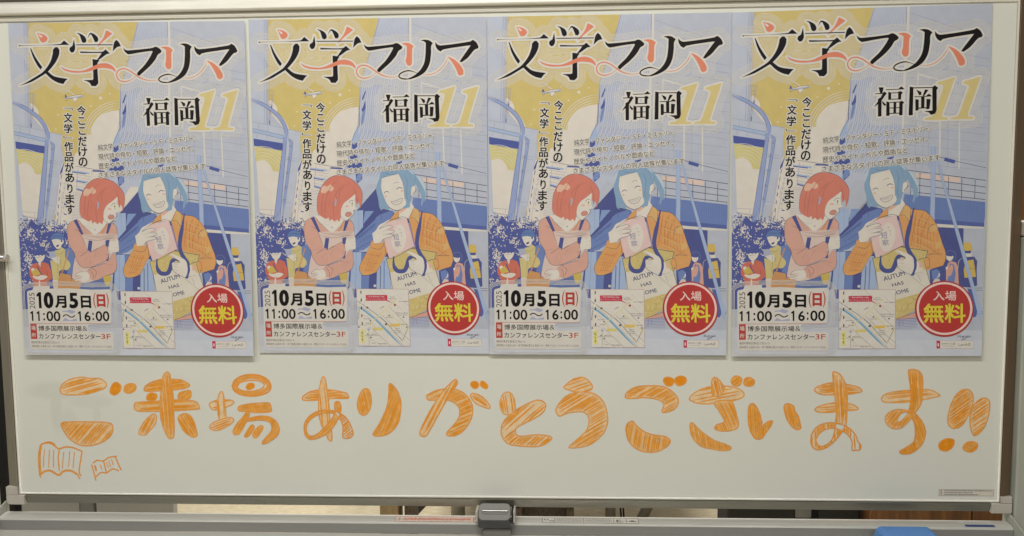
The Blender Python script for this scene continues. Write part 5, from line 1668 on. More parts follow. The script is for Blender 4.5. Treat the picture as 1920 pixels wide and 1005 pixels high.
INK = '''
c|go
k|0.45|-15|-8566 -2408 -8516 -2298 -8378 -2211 -8155 -2162 -7980 -2184 -7804 -2188 -7688 -2275 -7703 -2351 -7816 -2406 -8062 -2476 -8350 -2495 -8515 -2477
k|0.95|-38|-7622 -2416 -7568 -2296 -7495 -2257 -7415 -2318 -7431 -2416 -7523 -2492 -7599 -2475
k|0.85|-38|-7358 -2405 -7327 -2318 -7216 -2278 -7134 -2317 -7152 -2404 -7246 -2457 -7334 -2444
k|0.6|-48|-8581 -3044 -8468 -3004 -8068 -2998 -7672 -3018 -7605 -3106 -7639 -3238 -7778 -3360 -8004 -3439 -8226 -3444 -8399 -3352 -8523 -3198
c|rai
k|0.8|-8|-6979 -2396 -6953 -2328 -6828 -2253 -6660 -2208 -6464 -2200 -6284 -2212 -6137 -2289 -6155 -2342 -6337 -2387 -6579 -2402 -6851 -2423 -6957 -2418
k|0.97|-38|-6941 -2546 -6907 -2478 -6838 -2453 -6749 -2485 -6760 -2560 -6830 -2603 -6912 -2591
k|0.9|-38|-6347 -2544 -6333 -2469 -6249 -2424 -6128 -2409 -6103 -2469 -6126 -2544 -6226 -2582 -6316 -2586
k|0.7|-4|-7182 -2742 -7165 -2652 -7103 -2629 -6739 -2606 -6346 -2582 -6031 -2611 -5961 -2723 -5992 -2751 -6234 -2769 -6597 -2793 -7066 -2795 -7141 -2772
k|0.75|88|-6619 -2290 -6621 -2170 -6580 -2096 -6526 -2066 -6479 -2118 -6473 -2230 -6445 -2440 -6444 -2740 -6445 -3041 -6468 -3268 -6530 -3302 -6588 -3254 -6655 -3073 -6692 -2892 -6687 -2620 -6664 -2440
k|0.55|-60|-7110 -3226 -7098 -3135 -6984 -2968 -6881 -2877 -6811 -2847 -6769 -2907 -6805 -3043 -6917 -3164 -6997 -3241
k|0.8|58|-6366 -2951 -6337 -2875 -6237 -2837 -6148 -2867 -6077 -2980 -6038 -3130 -6020 -3236 -6075 -3278 -6164 -3252 -6281 -3146
c|jou
k|0.35|-5|-5771 -2685 -5747 -2633 -5625 -2587 -5444 -2575 -5329 -2601 -5327 -2646 -5419 -2699 -5602 -2760 -5714 -2756
k|0.3|88|-5622 -2707 -5609 -2557 -5567 -2453 -5528 -2426 -5501 -2497 -5486 -2677 -5472 -2827 -5482 -2947 -5550 -2977 -5597 -2947
k|0.35|-20|-5781 -3099 -5740 -3023 -5595 -2955 -5428 -2909 -5339 -2931 -5348 -2992 -5480 -3082 -5632 -3146 -5730 -3136
l|6.5|-5289 -2340 -5237 -2243 -5070 -2168 -4921 -2156 -4773 -2197 -4679 -2272 -4671 -2346 -4782 -2428 -4962 -2463 -5140 -2444 -5257 -2385 -5288 -2325
l|2.6|-5332 -2310 -5278 -2213 -5144 -2138 -4964 -2111 -4786 -2138 -4655 -2227 -4621 -2346 -4678 -2435 -4844 -2496 -5053 -2504 -5216 -2467 -5310 -2392 -5332 -2303
l|2.2|-5241 -2340 -5178 -2258 -5012 -2220 -4834 -2227 -4744 -2287 -4779 -2361 -4930 -2414 -5109 -2414 -5212 -2380 -5241 -2332
k|1|-38|-5074 -2347 -5045 -2287 -4984 -2269 -4929 -2294 -4935 -2347 -5004 -2384 -5056 -2377
k|0.85|-5|-5241 -2736 -5194 -2691 -5029 -2653 -4819 -2637 -4662 -2637 -4625 -2734 -4645 -2794 -4855 -2813 -5094 -2795 -5213 -2781
k|0.85|-60|-5102 -2825 -5034 -2803 -5053 -2915 -5117 -3021 -5197 -3156 -5260 -3220 -5335 -3217 -5347 -3157 -5283 -3036 -5173 -2916
k|0.9|-50|-5039 -2923 -4858 -2882 -4679 -2891 -4547 -2973 -4489 -3108 -4526 -3228 -4634 -3319 -4771 -3392 -4815 -3373 -4753 -3290 -4644 -3169 -4625 -3064 -4682 -2974 -4860 -2945 -5070 -2968
k|0.9|-60|-5138 -3246 -5077 -3141 -5006 -3050 -4954 -3073 -4987 -3155 -5066 -3254 -5111 -3269
k|0.7|-60|-4979 -3261 -4973 -3185 -4880 -3080 -4797 -3061 -4807 -3140 -4894 -3260 -4940 -3288
c|a
k|0.6|-5|-4043 -2561 -4019 -2502 -3885 -2421 -3708 -2391 -3504 -2395 -3315 -2427 -3228 -2456 -3194 -2537 -3274 -2544 -3508 -2548 -3743 -2575 -3978 -2587
k|0.6|86|-3738 -2428 -3697 -2252 -3650 -2149 -3608 -2208 -3585 -2428 -3568 -2604 -3556 -2781 -3550 -2987 -3526 -3164 -3523 -3320 -3581 -3313 -3643 -3165 -3712 -3017 -3747 -2811 -3747 -2604
k|0.7|-45|-3452 -2633 -3364 -2618 -3341 -2750 -3386 -2898 -3494 -3075 -3614 -3194 -3749 -3269 -3897 -3307 -3984 -3270 -4025 -3167 -4021 -3033 -3958 -2915 -3838 -2818 -3661 -2766 -3456 -2780 -3312 -2853 -3212 -2956 -3150 -3103 -3131 -3207 -3177 -3266 -3265 -3284 -3323 -3252 -3311 -3104 -3344 -2957 -3458 -2832 -3603 -2810 -3780 -2855 -3915 -2944 -3985 -3063 -3981 -3181 -3910 -3248 -3791 -3210 -3655 -3091 -3519 -2928 -3450 -2810
c|ri
k|0.8|80|-3037 -2676 -3011 -2529 -2950 -2412 -2884 -2367 -2812 -2404 -2779 -2558 -2797 -2704 -2859 -2822 -2932 -2855 -3004 -2808
k|0.88|-68|-2439 -2272 -2353 -2337 -2283 -2454 -2243 -2615 -2255 -2805 -2295 -2982 -2385 -3115 -2503 -3204 -2650 -3241 -2752 -3227 -2750 -3175 -2660 -3042 -2568 -2865 -2491 -2674 -2457 -2454
c|ga
k|0.7|-25|-1769 -2515 -1753 -2476 -1597 -2398 -1412 -2366 -1228 -2381 -1091 -2451 -986 -2575 -939 -2730 -967 -2902 -1054 -3058 -1179 -3184 -1318 -3232 -1411 -3217 -1410 -3162 -1316 -3060 -1206 -2918 -1173 -2778 -1217 -2669 -1324 -2591 -1462 -2561 -1724 -2574
k|0.6|-62|-1905 -3203 -1856 -3046 -1744 -2827 -1601 -2592 -1428 -2358 -1256 -2200 -1214 -2234 -1227 -2296 -1337 -2451 -1448 -2638 -1574 -2857 -1686 -3061 -1797 -3234
k|0.95|-38|-964 -2311 -958 -2249 -889 -2230 -836 -2264 -837 -2326 -891 -2360
k|0.97|-38|-798 -2295 -782 -2230 -736 -2233 -668 -2295 -677 -2357 -738 -2349
k|0.4|30|-977 -2497 -938 -2450 -831 -2473 -710 -2559 -627 -2683 -651 -2722 -758 -2691 -895 -2621
c|to
k|0.5|82|-451 -2651 -419 -2511 -357 -2437 -266 -2433 -198 -2526 -173 -2681 -200 -2806 -285 -2840 -392 -2806
k|0.5|-42|372 -2664 327 -2594 236 -2568 114 -2603 -100 -2712 -285 -2853 -393 -2978 -433 -3134 -404 -3259 -305 -3368 -137 -3406 108 -3420 291 -3403 414 -3333 478 -3254 384 -3216 201 -3201 17 -3225 -120 -3226 -178 -3164 -149 -3070 -11 -2992 173 -2897 326 -2788
c|u
k|0.55|-20|701 -2339 754 -2277 875 -2184 1012 -2150 1102 -2184 1192 -2276 1200 -2353 1117 -2402 950 -2418 814 -2392
k|0.55|-32|555 -2741 632 -2601 769 -2477 950 -2423 1132 -2422 1283 -2476 1403 -2599 1464 -2784 1476 -2970 1419 -3141 1312 -3266 1161 -3375 993 -3426 826 -3440 792 -3416 902 -3314 1024 -3205 1115 -3096 1146 -2956 1123 -2847 1055 -2786 934 -2774 767 -2802 630 -2857 577 -2818
c|go2
k|0.6|-30|1788 -2498 1833 -2413 1975 -2328 2200 -2302 2425 -2312 2575 -2373 2695 -2488 2729 -2595 2682 -2703 2577 -2765 2473 -2784 2442 -2758 2475 -2657 2449 -2596 2336 -2542 2126 -2517 1946 -2533 1818 -2528
k|1|-38|2466 -2228 2484 -2166 2558 -2148 2633 -2181 2649 -2235 2604 -2296 2529 -2304
k|0.95|-38|2663 -2227 2685 -2158 2767 -2128 2850 -2158 2865 -2219 2813 -2281 2724 -2296
k|0.7|-82|1804 -3123 1826 -2999 1917 -2945 1977 -3014 2128 -3137 2310 -3198 2490 -3221 2588 -3290 2566 -3368 2462 -3454 2311 -3509 2130 -3502 1979 -3441 1857 -3309
c|za
k|0.5|-12|2921 -2541 3009 -2433 3173 -2349 3381 -2310 3604 -2310 3783 -2355 3880 -2439 3844 -2516 3667 -2577 3429 -2609 3190 -2628 3026 -2602
k|0.6|75|3314 -2333 3313 -2211 3357 -2150 3424 -2180 3499 -2272 3530 -2363 3457 -2486 3330 -2471
k|0.7|65|3369 -2593 3637 -2570 3713 -2684 3760 -2853 3791 -2991 3748 -3076 3614 -3115 3465 -3113 3374 -3070 3418 -3001 3545 -2946 3461 -2777
k|0.9|-38|3654 -2210 3691 -2142 3765 -2126 3839 -2180 3818 -2271 3752 -2305 3678 -2279
k|0.9|-38|3873 -2233 3899 -2172 3972 -2152 4055 -2210 4034 -2286 3960 -2309 3893 -2286
k|0.75|78|2937 -3026 2954 -2972 3000 -2987 3090 -3087 3226 -3194 3392 -3302 3557 -3355 3663 -3416 3633 -3463 3499 -3474 3349 -3449 3168 -3411 3032 -3304 2956 -3165
c|i
k|0.85|86|3959 -2745 3980 -2653 4031 -2619 4091 -2668 4160 -2806 4195 -2959 4194 -3036 4296 -2951 4381 -2935 4357 -3020 4284 -3128 4212 -3236 4138 -3264 4070 -3236 4001 -3114 3966 -2960
k|0.8|75|4581 -2712 4602 -2636 4661 -2623 4750 -2666 4774 -2757 4827 -2834 4867 -2971 4879 -3063 4817 -3087 4728 -3033 4636 -2896
c|ma
k|0.5|-5|5106 -2376 5167 -2311 5322 -2257 5509 -2246 5728 -2286 5869 -2326 5925 -2390 5840 -2422 5669 -2447 5420 -2456 5217 -2448
k|0.45|-5|5117 -2724 5190 -2667 5361 -2617 5548 -2606 5736 -2621 5862 -2689 5832 -2729 5645 -2741 5396 -2771 5193 -2769
k|0.55|85|5411 -2077 5457 -2053 5536 -2093 5617 -2221 5669 -2431 5671 -2657 5672 -2884 5652 -3014 5562 -3177 5455 -3308 5317 -3415 5176 -3448 5088 -3391 5059 -3277 5083 -3147 5167 -3032 5307 -2970 5463 -2963 5652 -3014 5779 -3111 5860 -3224 5862 -3273 5926 -3354 5921 -3436 5851 -3452 5780 -3445 5776 -3306 5719 -3192 5623 -3120 5450 -3055 5309 -3080 5201 -3162 5149 -3277 5198 -3374 5285 -3382 5393 -3308 5445 -3210 5480 -3014 5489 -2755 5450 -2383
c|su
k|0.45|-6|6265 -2534 6295 -2469 6425 -2413 6671 -2377 6918 -2363 7103 -2371 7261 -2459 7215 -2488 6985 -2540 6693 -2586 6383 -2593 6290 -2574
k|0.8|85|6715 -2051 6753 -2011 6830 -2008 6916 -2059 6958 -2171 6963 -2428 6942 -2621 6839 -2782 6801 -2823 6730 -2783 6729 -2758 6764 -2621 6764 -2380
k|0.9|70|6784 -2782 6839 -2782 6967 -2927 7035 -3105 7009 -3283 6920 -3413 6783 -3504 6659 -3513 6603 -3472 6703 -3407 6839 -3300 6865 -3138 6844 -2960 6779 -2855 6739 -2815
k|0.6|-55|6729 -2758 6666 -2726 6511 -2722 6389 -2781 6341 -2865 6363 -2962 6458 -3043 6583 -3052 6690 -2980 6782 -2855 6743 -2791 6701 -2831 6626 -2916 6561 -2948 6547 -2880 6591 -2799 6667 -2757
c|exclamation
k|0.6|-38|7416 -2941 7419 -2812 7466 -2603 7552 -2442 7657 -2362 7765 -2370 7830 -2474 7821 -2650 7752 -2843 7650 -3005 7543 -3051 7457 -3022
k|0.97|-38|7280 -3395 7297 -3306 7395 -3241 7504 -3248 7539 -3296 7509 -3394 7418 -3459 7325 -3447
c|exclamation
k|0.55|-38|7794 -2940 7803 -2779 7866 -2618 7955 -2529 8046 -2513 8114 -2585 8110 -2778 8064 -2971 7977 -3116 7879 -3178 7822 -3085
k|0.85|-38|7692 -3409 7738 -3320 7829 -3287 7923 -3319 7934 -3391 7867 -3465 7774 -3470
c|book
l|2.6|-8993 -3433 -8846 -3399 -8749 -3443 -8657 -3509 -8517 -3475 -8362 -3496 -8210 -3561
l|3.2|-8993 -3433 -9045 -3666 -9044 -4011
l|3.6|-9044 -4011 -8946 -3944 -8833 -3932 -8686 -4009 -8588 -3941 -8453 -3925 -8323 -3995
l|2.6|-8210 -3561 -8254 -3750 -8287 -3950 -8258 -4028
l|2.2|-8634 -3509 -8672 -3664 -8666 -3931
l|2.2|-8323 -3995 -8284 -4084
l|2|-9061 -4000 -9020 -4063
l|1.8|-8972 -3444 -9019 -3666 -9018 -3955
l|1.8|-8982 -3422 -8823 -3381 -8715 -3431
l|1.5|-8925 -3521 -8956 -3732 -8969 -3877
l|1.5|-8832 -3532 -8855 -3732 -8868 -3876
l|1.5|-8747 -3536 -8769 -3709 -8767 -3869
l|1.5|-8563 -3575 -8587 -3730 -8603 -3886
l|1.5|-8443 -3552 -8469 -3729 -8490 -3858
l|1.5|-8355 -3573 -8380 -3729 -8402 -3884
c|book
l|2.4|-8022 -3782 -7930 -3726 -7816 -3736 -7706 -3669 -7554 -3646
l|2.4|-8046 -3804 -8009 -3948 -7978 -4115
l|2.4|-7974 -4037 -7876 -3958 -7765 -3958 -7651 -3890 -7530 -3923
l|2.2|-7816 -3736 -7792 -3836 -7770 -3964
l|2.4|-7583 -3662 -7535 -3790 -7485 -3911
l|1.7|-7980 -3815 -7968 -3937
l|1.7|-7879 -3803 -7856 -3903
l|1.7|-7766 -3758 -7727 -3869
l|1.7|-7720 -3724 -7682 -3846
l|1.7|-7663 -3702 -7636 -3812
l|3.2|-7980 -3826 -7959 -3926
'''
POSTER_CORNERS = [[(-0.9124, 0.4223), (-0.4847, 0.4173), (-0.4881, -0.1751), (-0.9138, -0.1736)], [(-0.4787, 0.4201), (-0.0607, 0.4164), (-0.0629, -0.172), (-0.4791, -0.1704)], [(-0.0596, 0.4165), (0.3577, 0.4157), (0.3546, -0.1744), (-0.0624, -0.1725)], [(0.3585, 0.4154), (0.7893, 0.4217), (0.7913, -0.1753), (0.3643, -0.1762)]]

# ------------------------------------------------------------------ colours of the inks (photo sRGB of the print under ENV light)
def lin(v):
    v /= 255.0
    return v / 12.92 if v <= 0.04045 else ((v + 0.055) / 1.055) ** 2.4
PAPER = (217, 213, 201)
def ink_col(rgb, white=PAPER, top=0.80):
    return tuple(max(0.003, min(0.85, lin(c) / lin(w) * top)) for c, w in zip(rgb, white))
PAL = {k: ink_col(v) for k, v in dict(
    cream=(207, 198, 181), cream2=(208, 201, 185), creamy=(202, 196, 181), must=(193, 173, 106), must2=(196, 184, 122),
    lav=(173, 176, 181), lav2=(176, 180, 186), lav3=(186, 189, 193), lav4=(193, 195, 197), tower=(177, 181, 188), line=(140, 142, 164), line2=(128, 134, 164), lineb=(132, 133, 166), lineb2=(158, 160, 178),
    navy=(72, 74, 104), navyb=(78, 84, 130), dblue=(78, 88, 142), dblue2=(86, 98, 148), mblue=(118, 134, 172), pblue=(156, 171, 192), pblue2=(140, 152, 184),
    band=(106, 124, 166), band2=(128, 148, 182), dkline=(74, 72, 96), leafblue=(80, 88, 140), pinkp=(206, 184, 166), salmon=(200, 152, 132),
    hood=(194, 178, 120), capblue=(94, 118, 158), greyp=(162, 165, 176), tan=(190, 140, 90), red1=(190, 106, 86), red2=(172, 62, 54), red3=(186, 54, 76),
    gold=(198, 168, 88), gold2=(192, 166, 84), gold11=(198, 180, 120), jeans=(96, 112, 154), sweat=(200, 154, 134), bag1=(204, 182, 166), bag2=(190, 168, 154),
    skin=(208, 199, 182), redhair=(196, 120, 100), redhi=(210, 172, 144), redline=(152, 92, 80), blush=(208, 166, 142), mouth=(194, 134, 116),
    bluehair=(128, 154, 172), bluehi=(176, 190, 192), hairline=(94, 114, 136), shirt=(205, 150, 92), plaid=(190, 124, 74), plaid2=(202, 164, 106),
    bagm=(194, 174, 112), bagl=(204, 190, 136), bagd=(180, 158, 94), bagw=(205, 197, 178), book=(208, 180, 170), bookhi=(208, 198, 181), bookedge=(148, 134, 162), violet=(120, 112, 142),
    black=(20, 15, 17), dkbrown=(84, 76, 70), greyd=(96, 93, 88), greyl=(160, 156, 148), band3=(92, 110, 156), coral=(206, 124, 94), water=(106, 158, 184), mapline=(172, 138, 136), mapy=(206, 197, 128), mapl=(214, 206, 126), mapo=(210, 176, 88), mapo2=(205, 190, 108), greend=(98, 130, 92),
    badge=(164, 62, 58), badge2=(174, 58, 54), pinkw=(224, 192, 178), yellow=(210, 193, 64)).items()}

# ------------------------------------------------------------------ materials
def material(name, base=(0.5, 0.5, 0.5), rough=0.5, metal=0.0, spec=0.5, noise=0.0, nscale=40, bump=0.0, stretch=None, attr=False, coat=0.0):
    m = bpy.data.materials.new(name); m.use_nodes = True
    nt = m.node_tree; N = nt.nodes; L = nt.links
    b = N['Principled BSDF']
    b.inputs['Base Color'].default_value = (*base, 1); b.inputs['Roughness'].default_value = rough
    b.inputs['Metallic'].default_value = metal; b.inputs['Specular IOR Level'].default_value = spec
    b.inputs['Coat Weight'].default_value = coat; b.inputs['Coat Roughness'].default_value = 0.15
    src = None
    if attr:
        a = N.new('ShaderNodeAttribute'); a.attribute_name = 'ink'; src = a.outputs['Color']
        L.new(src, b.inputs['Base Color'])
    if noise or bump:
        tc = N.new('ShaderNodeTexCoord'); mp = N.new('ShaderNodeMapping')
        if stretch: mp.inputs['Scale'].default_value = stretch
        L.new(tc.outputs['Object'], mp.inputs['Vector'])
        t = N.new('ShaderNodeTexNoise'); t.inputs['Scale'].default_value = nscale; t.inputs['Detail'].default_value = 5
        L.new(mp.outputs['Vector'], t.inputs['Vector'])
        if noise:
            mr = N.new('ShaderNodeMapRange'); mr.inputs['From Min'].default_value = 0.3; mr.inputs['From Max'].default_value = 0.7
            mr.inputs['To Min'].default_value = 1 - noise; mr.inputs['To Max'].default_value = 1 + noise
            L.new(t.outputs['Fac'], mr.inputs['Value'])
            mx = N.new('ShaderNodeMix'); mx.data_type = 'RGBA'; mx.blend_type = 'MULTIPLY'; mx.inputs['Factor'].default_value = 1
            if src: L.new(src, mx.inputs[6])
            else: mx.inputs[6].default_value = (*base, 1)
            L.new(mr.outputs['Result'], mx.inputs[7]); L.new(mx.outputs[2], b.inputs['Base Color'])
            if not attr:
                r2 = N.new('ShaderNodeMapRange'); r2.inputs['To Min'].default_value = max(0.02, rough - 0.06); r2.inputs['To Max'].default_value = rough + 0.06
                L.new(t.outputs['Fac'], r2.inputs['Value']); L.new(r2.outputs['Result'], b.inputs['Roughness'])
        if bump:
            bp = N.new('ShaderNodeBump'); bp.inputs['Strength'].default_value = bump; bp.inputs['Distance'].default_value = 0.001
            L.new(t.outputs['Fac'], bp.inputs['Height']); L.new(bp.outputs['Normal'], b.inputs['Normal'])
    return m

def wood(name, c1, c2, scale, stretch, rough=0.5, plank=None):
    m = bpy.data.materials.new(name); m.use_nodes = True
    N = m.node_tree.nodes; L = m.node_tree.links; b = N['Principled BSDF']; b.inputs['Roughness'].default_value = rough
    tc = N.new('ShaderNodeTexCoord'); mp = N.new('ShaderNodeMapping'); mp.inputs['Scale'].default_value = stretch
    L.new(tc.outputs['Object'], mp.inputs['Vector'])
    t = N.new('ShaderNodeTexNoise'); t.inputs['Scale'].default_value = scale; t.inputs['Detail'].default_value = 8; t.inputs['Roughness'].default_value = 0.65
    L.new(mp.outputs['Vector'], t.inputs['Vector'])
    r = N.new('ShaderNodeValToRGB'); r.color_ramp.elements[0].color = (*c1, 1); r.color_ramp.elements[1].color = (*c2, 1)
    r.color_ramp.elements[0].position = 0.35; r.color_ramp.elements[1].position = 0.65
    L.new(t.outputs['Fac'], r.inputs['Fac']); out = r.outputs['Color']
    if plank:
        br = N.new('ShaderNodeTexBrick'); br.inputs['Scale'].default_value = 1; br.inputs['Mortar Size'].default_value = 0.003
        br.inputs['Brick Width'].default_value = plank[0]; br.inputs['Row Height'].default_value = plank[1]
        br.inputs['Color1'].default_value = (1, 1, 1, 1); br.inputs['Color2'].default_value = (0.72, 0.72, 0.72, 1); br.inputs['Mortar'].default_value = (0.3, 0.3, 0.3, 1)
        m2 = N.new('ShaderNodeMapping'); m2.inputs['Rotation'].default_value = plank[2]
        L.new(tc.outputs['Object'], m2.inputs['Vector']); L.new(m2.outputs['Vector'], br.inputs['Vector'])
        mx = N.new('ShaderNodeMix'); mx.data_type = 'RGBA'; mx.blend_type = 'MULTIPLY'; mx.inputs['Factor'].default_value = 1
        L.new(out, mx.inputs[6]); L.new(br.outputs['Color'], mx.inputs[7]); out = mx.outputs[2]
    L.new(out, b.inputs['Base Color'])
    return m

M = {}
M['print'] = material('poster_print', rough=0.40, spec=0.28, attr=True, noise=0.035, nscale=55)
M['paper'] = material('poster_paper', PAL['cream'], rough=0.5, spec=0.3, noise=0.02, nscale=30)
M['ink'] = material('marker_ink', rough=0.35, attr=True, noise=0.09, nscale=90)
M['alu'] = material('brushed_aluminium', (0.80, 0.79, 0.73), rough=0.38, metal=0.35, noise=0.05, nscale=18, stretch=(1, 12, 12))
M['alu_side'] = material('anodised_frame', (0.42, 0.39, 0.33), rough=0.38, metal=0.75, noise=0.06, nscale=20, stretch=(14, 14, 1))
M['alu_low'] = material('lower_rail_floor_reflection', (0.25, 0.24, 0.20), rough=0.36, metal=0.6, noise=0.05, nscale=12, stretch=(1, 14, 14))  # frame aluminium darkened in its colour for the floor it reflects
M['alu_room_tint'] = material('frame_room_reflection', (0.20, 0.14, 0.09), rough=0.4, metal=0.5, noise=0.06, nscale=20, stretch=(14, 14, 1))  # same metal as the left rail; brown room reflection put into its colour
M['trim'] = material('white_edge_bead', (0.78, 0.77, 0.70), rough=0.18, spec=0.6, noise=0.03, nscale=10)
M['cap'] = material('grey_plastic_cap', (0.52, 0.49, 0.44), rough=0.45, noise=0.04, nscale=30)
M['post'] = material('painted_steel_post', (0.40, 0.42, 0.37), rough=0.4, noise=0.05, nscale=8, stretch=(6, 6, 1))
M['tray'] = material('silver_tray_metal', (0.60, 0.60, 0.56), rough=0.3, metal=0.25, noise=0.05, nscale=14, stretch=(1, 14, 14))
M['tray_face'] = material('shaded_tray_face', (0.27, 0.27, 0.26), rough=0.4, metal=0.2, noise=0.05, nscale=14, stretch=(1, 14, 14))  # tray metal darkened in its colour to shade the upright face
M['latch'] = material('grey_latch_plastic', (0.15, 0.15, 0.14), rough=0.4, noise=0.05, nscale=60)
M['latch_dark'] = material('dark_latch_plastic', (0.06, 0.06, 0.062), rough=0.45, noise=0.05, nscale=60)
M['latch_clear'] = material('smoked_latch_plastic', (0.19, 0.19, 0.17), rough=0.3, noise=0.05, nscale=60)
M['steel'] = material('bright_steel', (0.6, 0.6, 0.58), rough=0.25, metal=1.0, noise=0.04, nscale=40)
M['black'] = material('black_plastic', (0.014, 0.014, 0.015), rough=0.5, noise=0.1, nscale=30)
M['rubber'] = material('black_rubber', (0.02, 0.02, 0.02), rough=0.8, noise=0.1, nscale=50)
M['blue'] = material('blue_eraser_plastic', (0.09, 0.25, 0.60), rough=0.42, noise=0.05, nscale=30, bump=0.1)
M['felt'] = material('white_felt', (0.6, 0.6, 0.58), rough=0.95, noise=0.1, nscale=200, bump=0.4)
M['tube'] = material('grey_chair_tube', (0.36, 0.35, 0.30), rough=0.4, metal=0.2, noise=0.05, nscale=20)
M['seat'] = material('grey_seat_fabric', (0.2, 0.2, 0.2), rough=0.9, noise=0.15, nscale=200)
M['partition'] = material('grey_partition_panel', (0.40, 0.39, 0.37), rough=0.6, noise=0.06, nscale=7)
M['partition_dark'] = material('grey_partition_post', (0.22, 0.22, 0.21), rough=0.5, noise=0.06, nscale=9)
M['dark'] = material('dark_storage_case', (0.012, 0.012, 0.013), rough=0.6, noise=0.12, nscale=20)
M['blue_box'] = material('blue_box_lid', (0.05, 0.10, 0.24), rough=0.5, noise=0.05, nscale=20)
M['white_box'] = material('pale_plastic_box', (0.5, 0.5, 0.48), rough=0.5, noise=0.08, nscale=30, stretch=(30, 1, 1))
M['wall'] = material('plaster_wall', (0.40, 0.37, 0.32), rough=0.85, noise=0.05, nscale=4)
M['floor'] = wood('oak_floor', (0.52, 0.44, 0.29), (0.76, 0.68, 0.50), 22, (1, 5, 1), 0.5)
M['wood'] = wood('brown_wood_panelling', (0.13, 0.055, 0.020), (0.30, 0.135, 0.045), 6, (6, 6, 0.5), 0.45)
M['wood2'] = wood('tan_wood', (0.30, 0.21, 0.11), (0.42, 0.31, 0.17), 8, (8, 8, 1), 0.5)
M['shade_wood'] = wood('shade_toned_wood', (0.05, 0.035, 0.025), (0.13, 0.095, 0.065), 9, (9, 1, 9), 0.55)  # wood darkened in its colour to stand for shade

def board_material():
    m = material('whiteboard_steel', (0.75, 0.765, 0.715), rough=0.30, spec=0.4, noise=0.012, nscale=5)
    N = m.node_tree.nodes; L = m.node_tree.links; b = N['Principled BSDF']
    tc = N.new('ShaderNodeTexCoord')
    acc = None
    rects = [(-0.9, 0.9, 0, 0)]
    # wiped-off marker: soft grey smears that stay where they were rubbed
    for cx, cz, rx, rz, amt in ((-0.868, -0.242, 0.055, 0.018, 0.10), (-0.866, -0.275, 0.012, 0.05, 0.09), (-0.80, -0.262, 0.045, 0.014, 0.07), (-0.845, -0.30, 0.02, 0.03, 0.07), (-0.79, -0.285, 0.008, 0.03, 0.06)):
        s = N.new('ShaderNodeMapping'); s.vector_type = 'POINT'
        s.inputs['Location'].default_value = (-cx / rx, 0, -cz / rz); s.inputs['Scale'].default_value = (1 / rx, 0, 1 / rz)
        L.new(tc.outputs['Object'], s.inputs['Vector'])
        ln = N.new('ShaderNodeVectorMath'); ln.operation = 'LENGTH'; L.new(s.outputs['Vector'], ln.inputs[0])
        mr = N.new('ShaderNodeMapRange'); mr.interpolation_type = 'SMOOTHSTEP'
        mr.inputs['From Min'].default_value = 0.55; mr.inputs['From Max'].default_value = 1.25; mr.inputs['To Min'].default_value = amt; mr.inputs['To Max'].default_value = 0
        L.new(ln.outputs['Value'], mr.inputs['Value'])
        if acc is None: acc = mr.outputs['Result']
        else:
            a = N.new('ShaderNodeMath'); a.operation = 'MAXIMUM'; L.new(acc, a.inputs[0]); L.new(mr.outputs['Result'], a.inputs[1]); acc = a.outputs[0]
    old = b.inputs['Base Color'].links[0].from_socket
    mx = N.new('ShaderNodeMix'); mx.data_type = 'RGBA'; L.new(acc, mx.inputs['Factor'])
    L.new(old, mx.inputs[6]); mx.inputs[7].default_value = (0.10, 0.11, 0.11, 1)
    L.new(mx.outputs[2], b.inputs['Base Color'])
    return m
M['board'] = board_material()

# ------------------------------------------------------------------ object helpers
def empty(name, loc, label, cat, group=None):
    o = bpy.data.objects.new(name, None); COL.objects.link(o); o.location = loc; o.empty_display_size = 0.1
    return tag(o, label, cat, group)
def tag(o, label, cat, group=None):
    o['label'] = label; o['category'] = cat
    if group: o['group'] = group
    return o
def struct(o):
    o['kind'] = 'structure'; return o
def mesh_obj(name, verts, faces, mat, parent=None, smooth=False, bevel=0.0, seg=2):
    me = bpy.data.meshes.new(name); me.from_pydata([tuple(v) for v in verts], [], faces); me.update()
    o = bpy.data.objects.new(name, me); COL.objects.link(o)
    for m in (mat if isinstance(mat, (list, tuple)) else [mat]): me.materials.append(m)
    if smooth: me.shade_smooth()
    if parent: o.parent = parent
    if bevel:
        bv = o.modifiers.new('Bevel', 'BEVEL'); bv.width = bevel; bv.segments = seg; bv.limit_method = 'ANGLE'
    return o
BOXF = [(0, 1, 3, 2), (4, 6, 7, 5), (0, 4, 5, 1), (2, 3, 7, 6), (0, 2, 6, 4), (1, 5, 7, 3)]
def box(name, x0, x1, y0, y1, z0, z1, mat, parent=None, bevel=0.0, seg=2):
    v = [(x, y, z) for x in (x0, x1) for y in (y0, y1) for z in (z0, z1)]
    return mesh_obj(name, v, BOXF, mat, parent, False, bevel, seg)
def prism(name, prof, a0, a1, axis, mat, parent=None, bevel=0.0, smooth=False, seg=2):
    """profile extruded along an axis: 'x' profile is (y,z); 'z' profile is (x,y); 'y' profile is (x,z)"""
    n = len(prof); v = []
    for a in (a0, a1):
        for p, q in prof:
            v.append({'x': (a, p, q), 'z': (p, q, a), 'y': (p, a, q)}[axis])
    f = [(i, (i + 1) % n, n + (i + 1) % n, n + i) for i in range(n)] + [tuple(range(n))[::-1], tuple(range(n, 2 * n))]
    o = mesh_obj(name, v, f, mat, parent, False, bevel, seg)
    import bmesh
    bm = bmesh.new(); bm.from_mesh(o.data); bmesh.ops.recalc_face_normals(bm, faces=bm.faces); bm.to_mesh(o.data); bm.free()
    return o
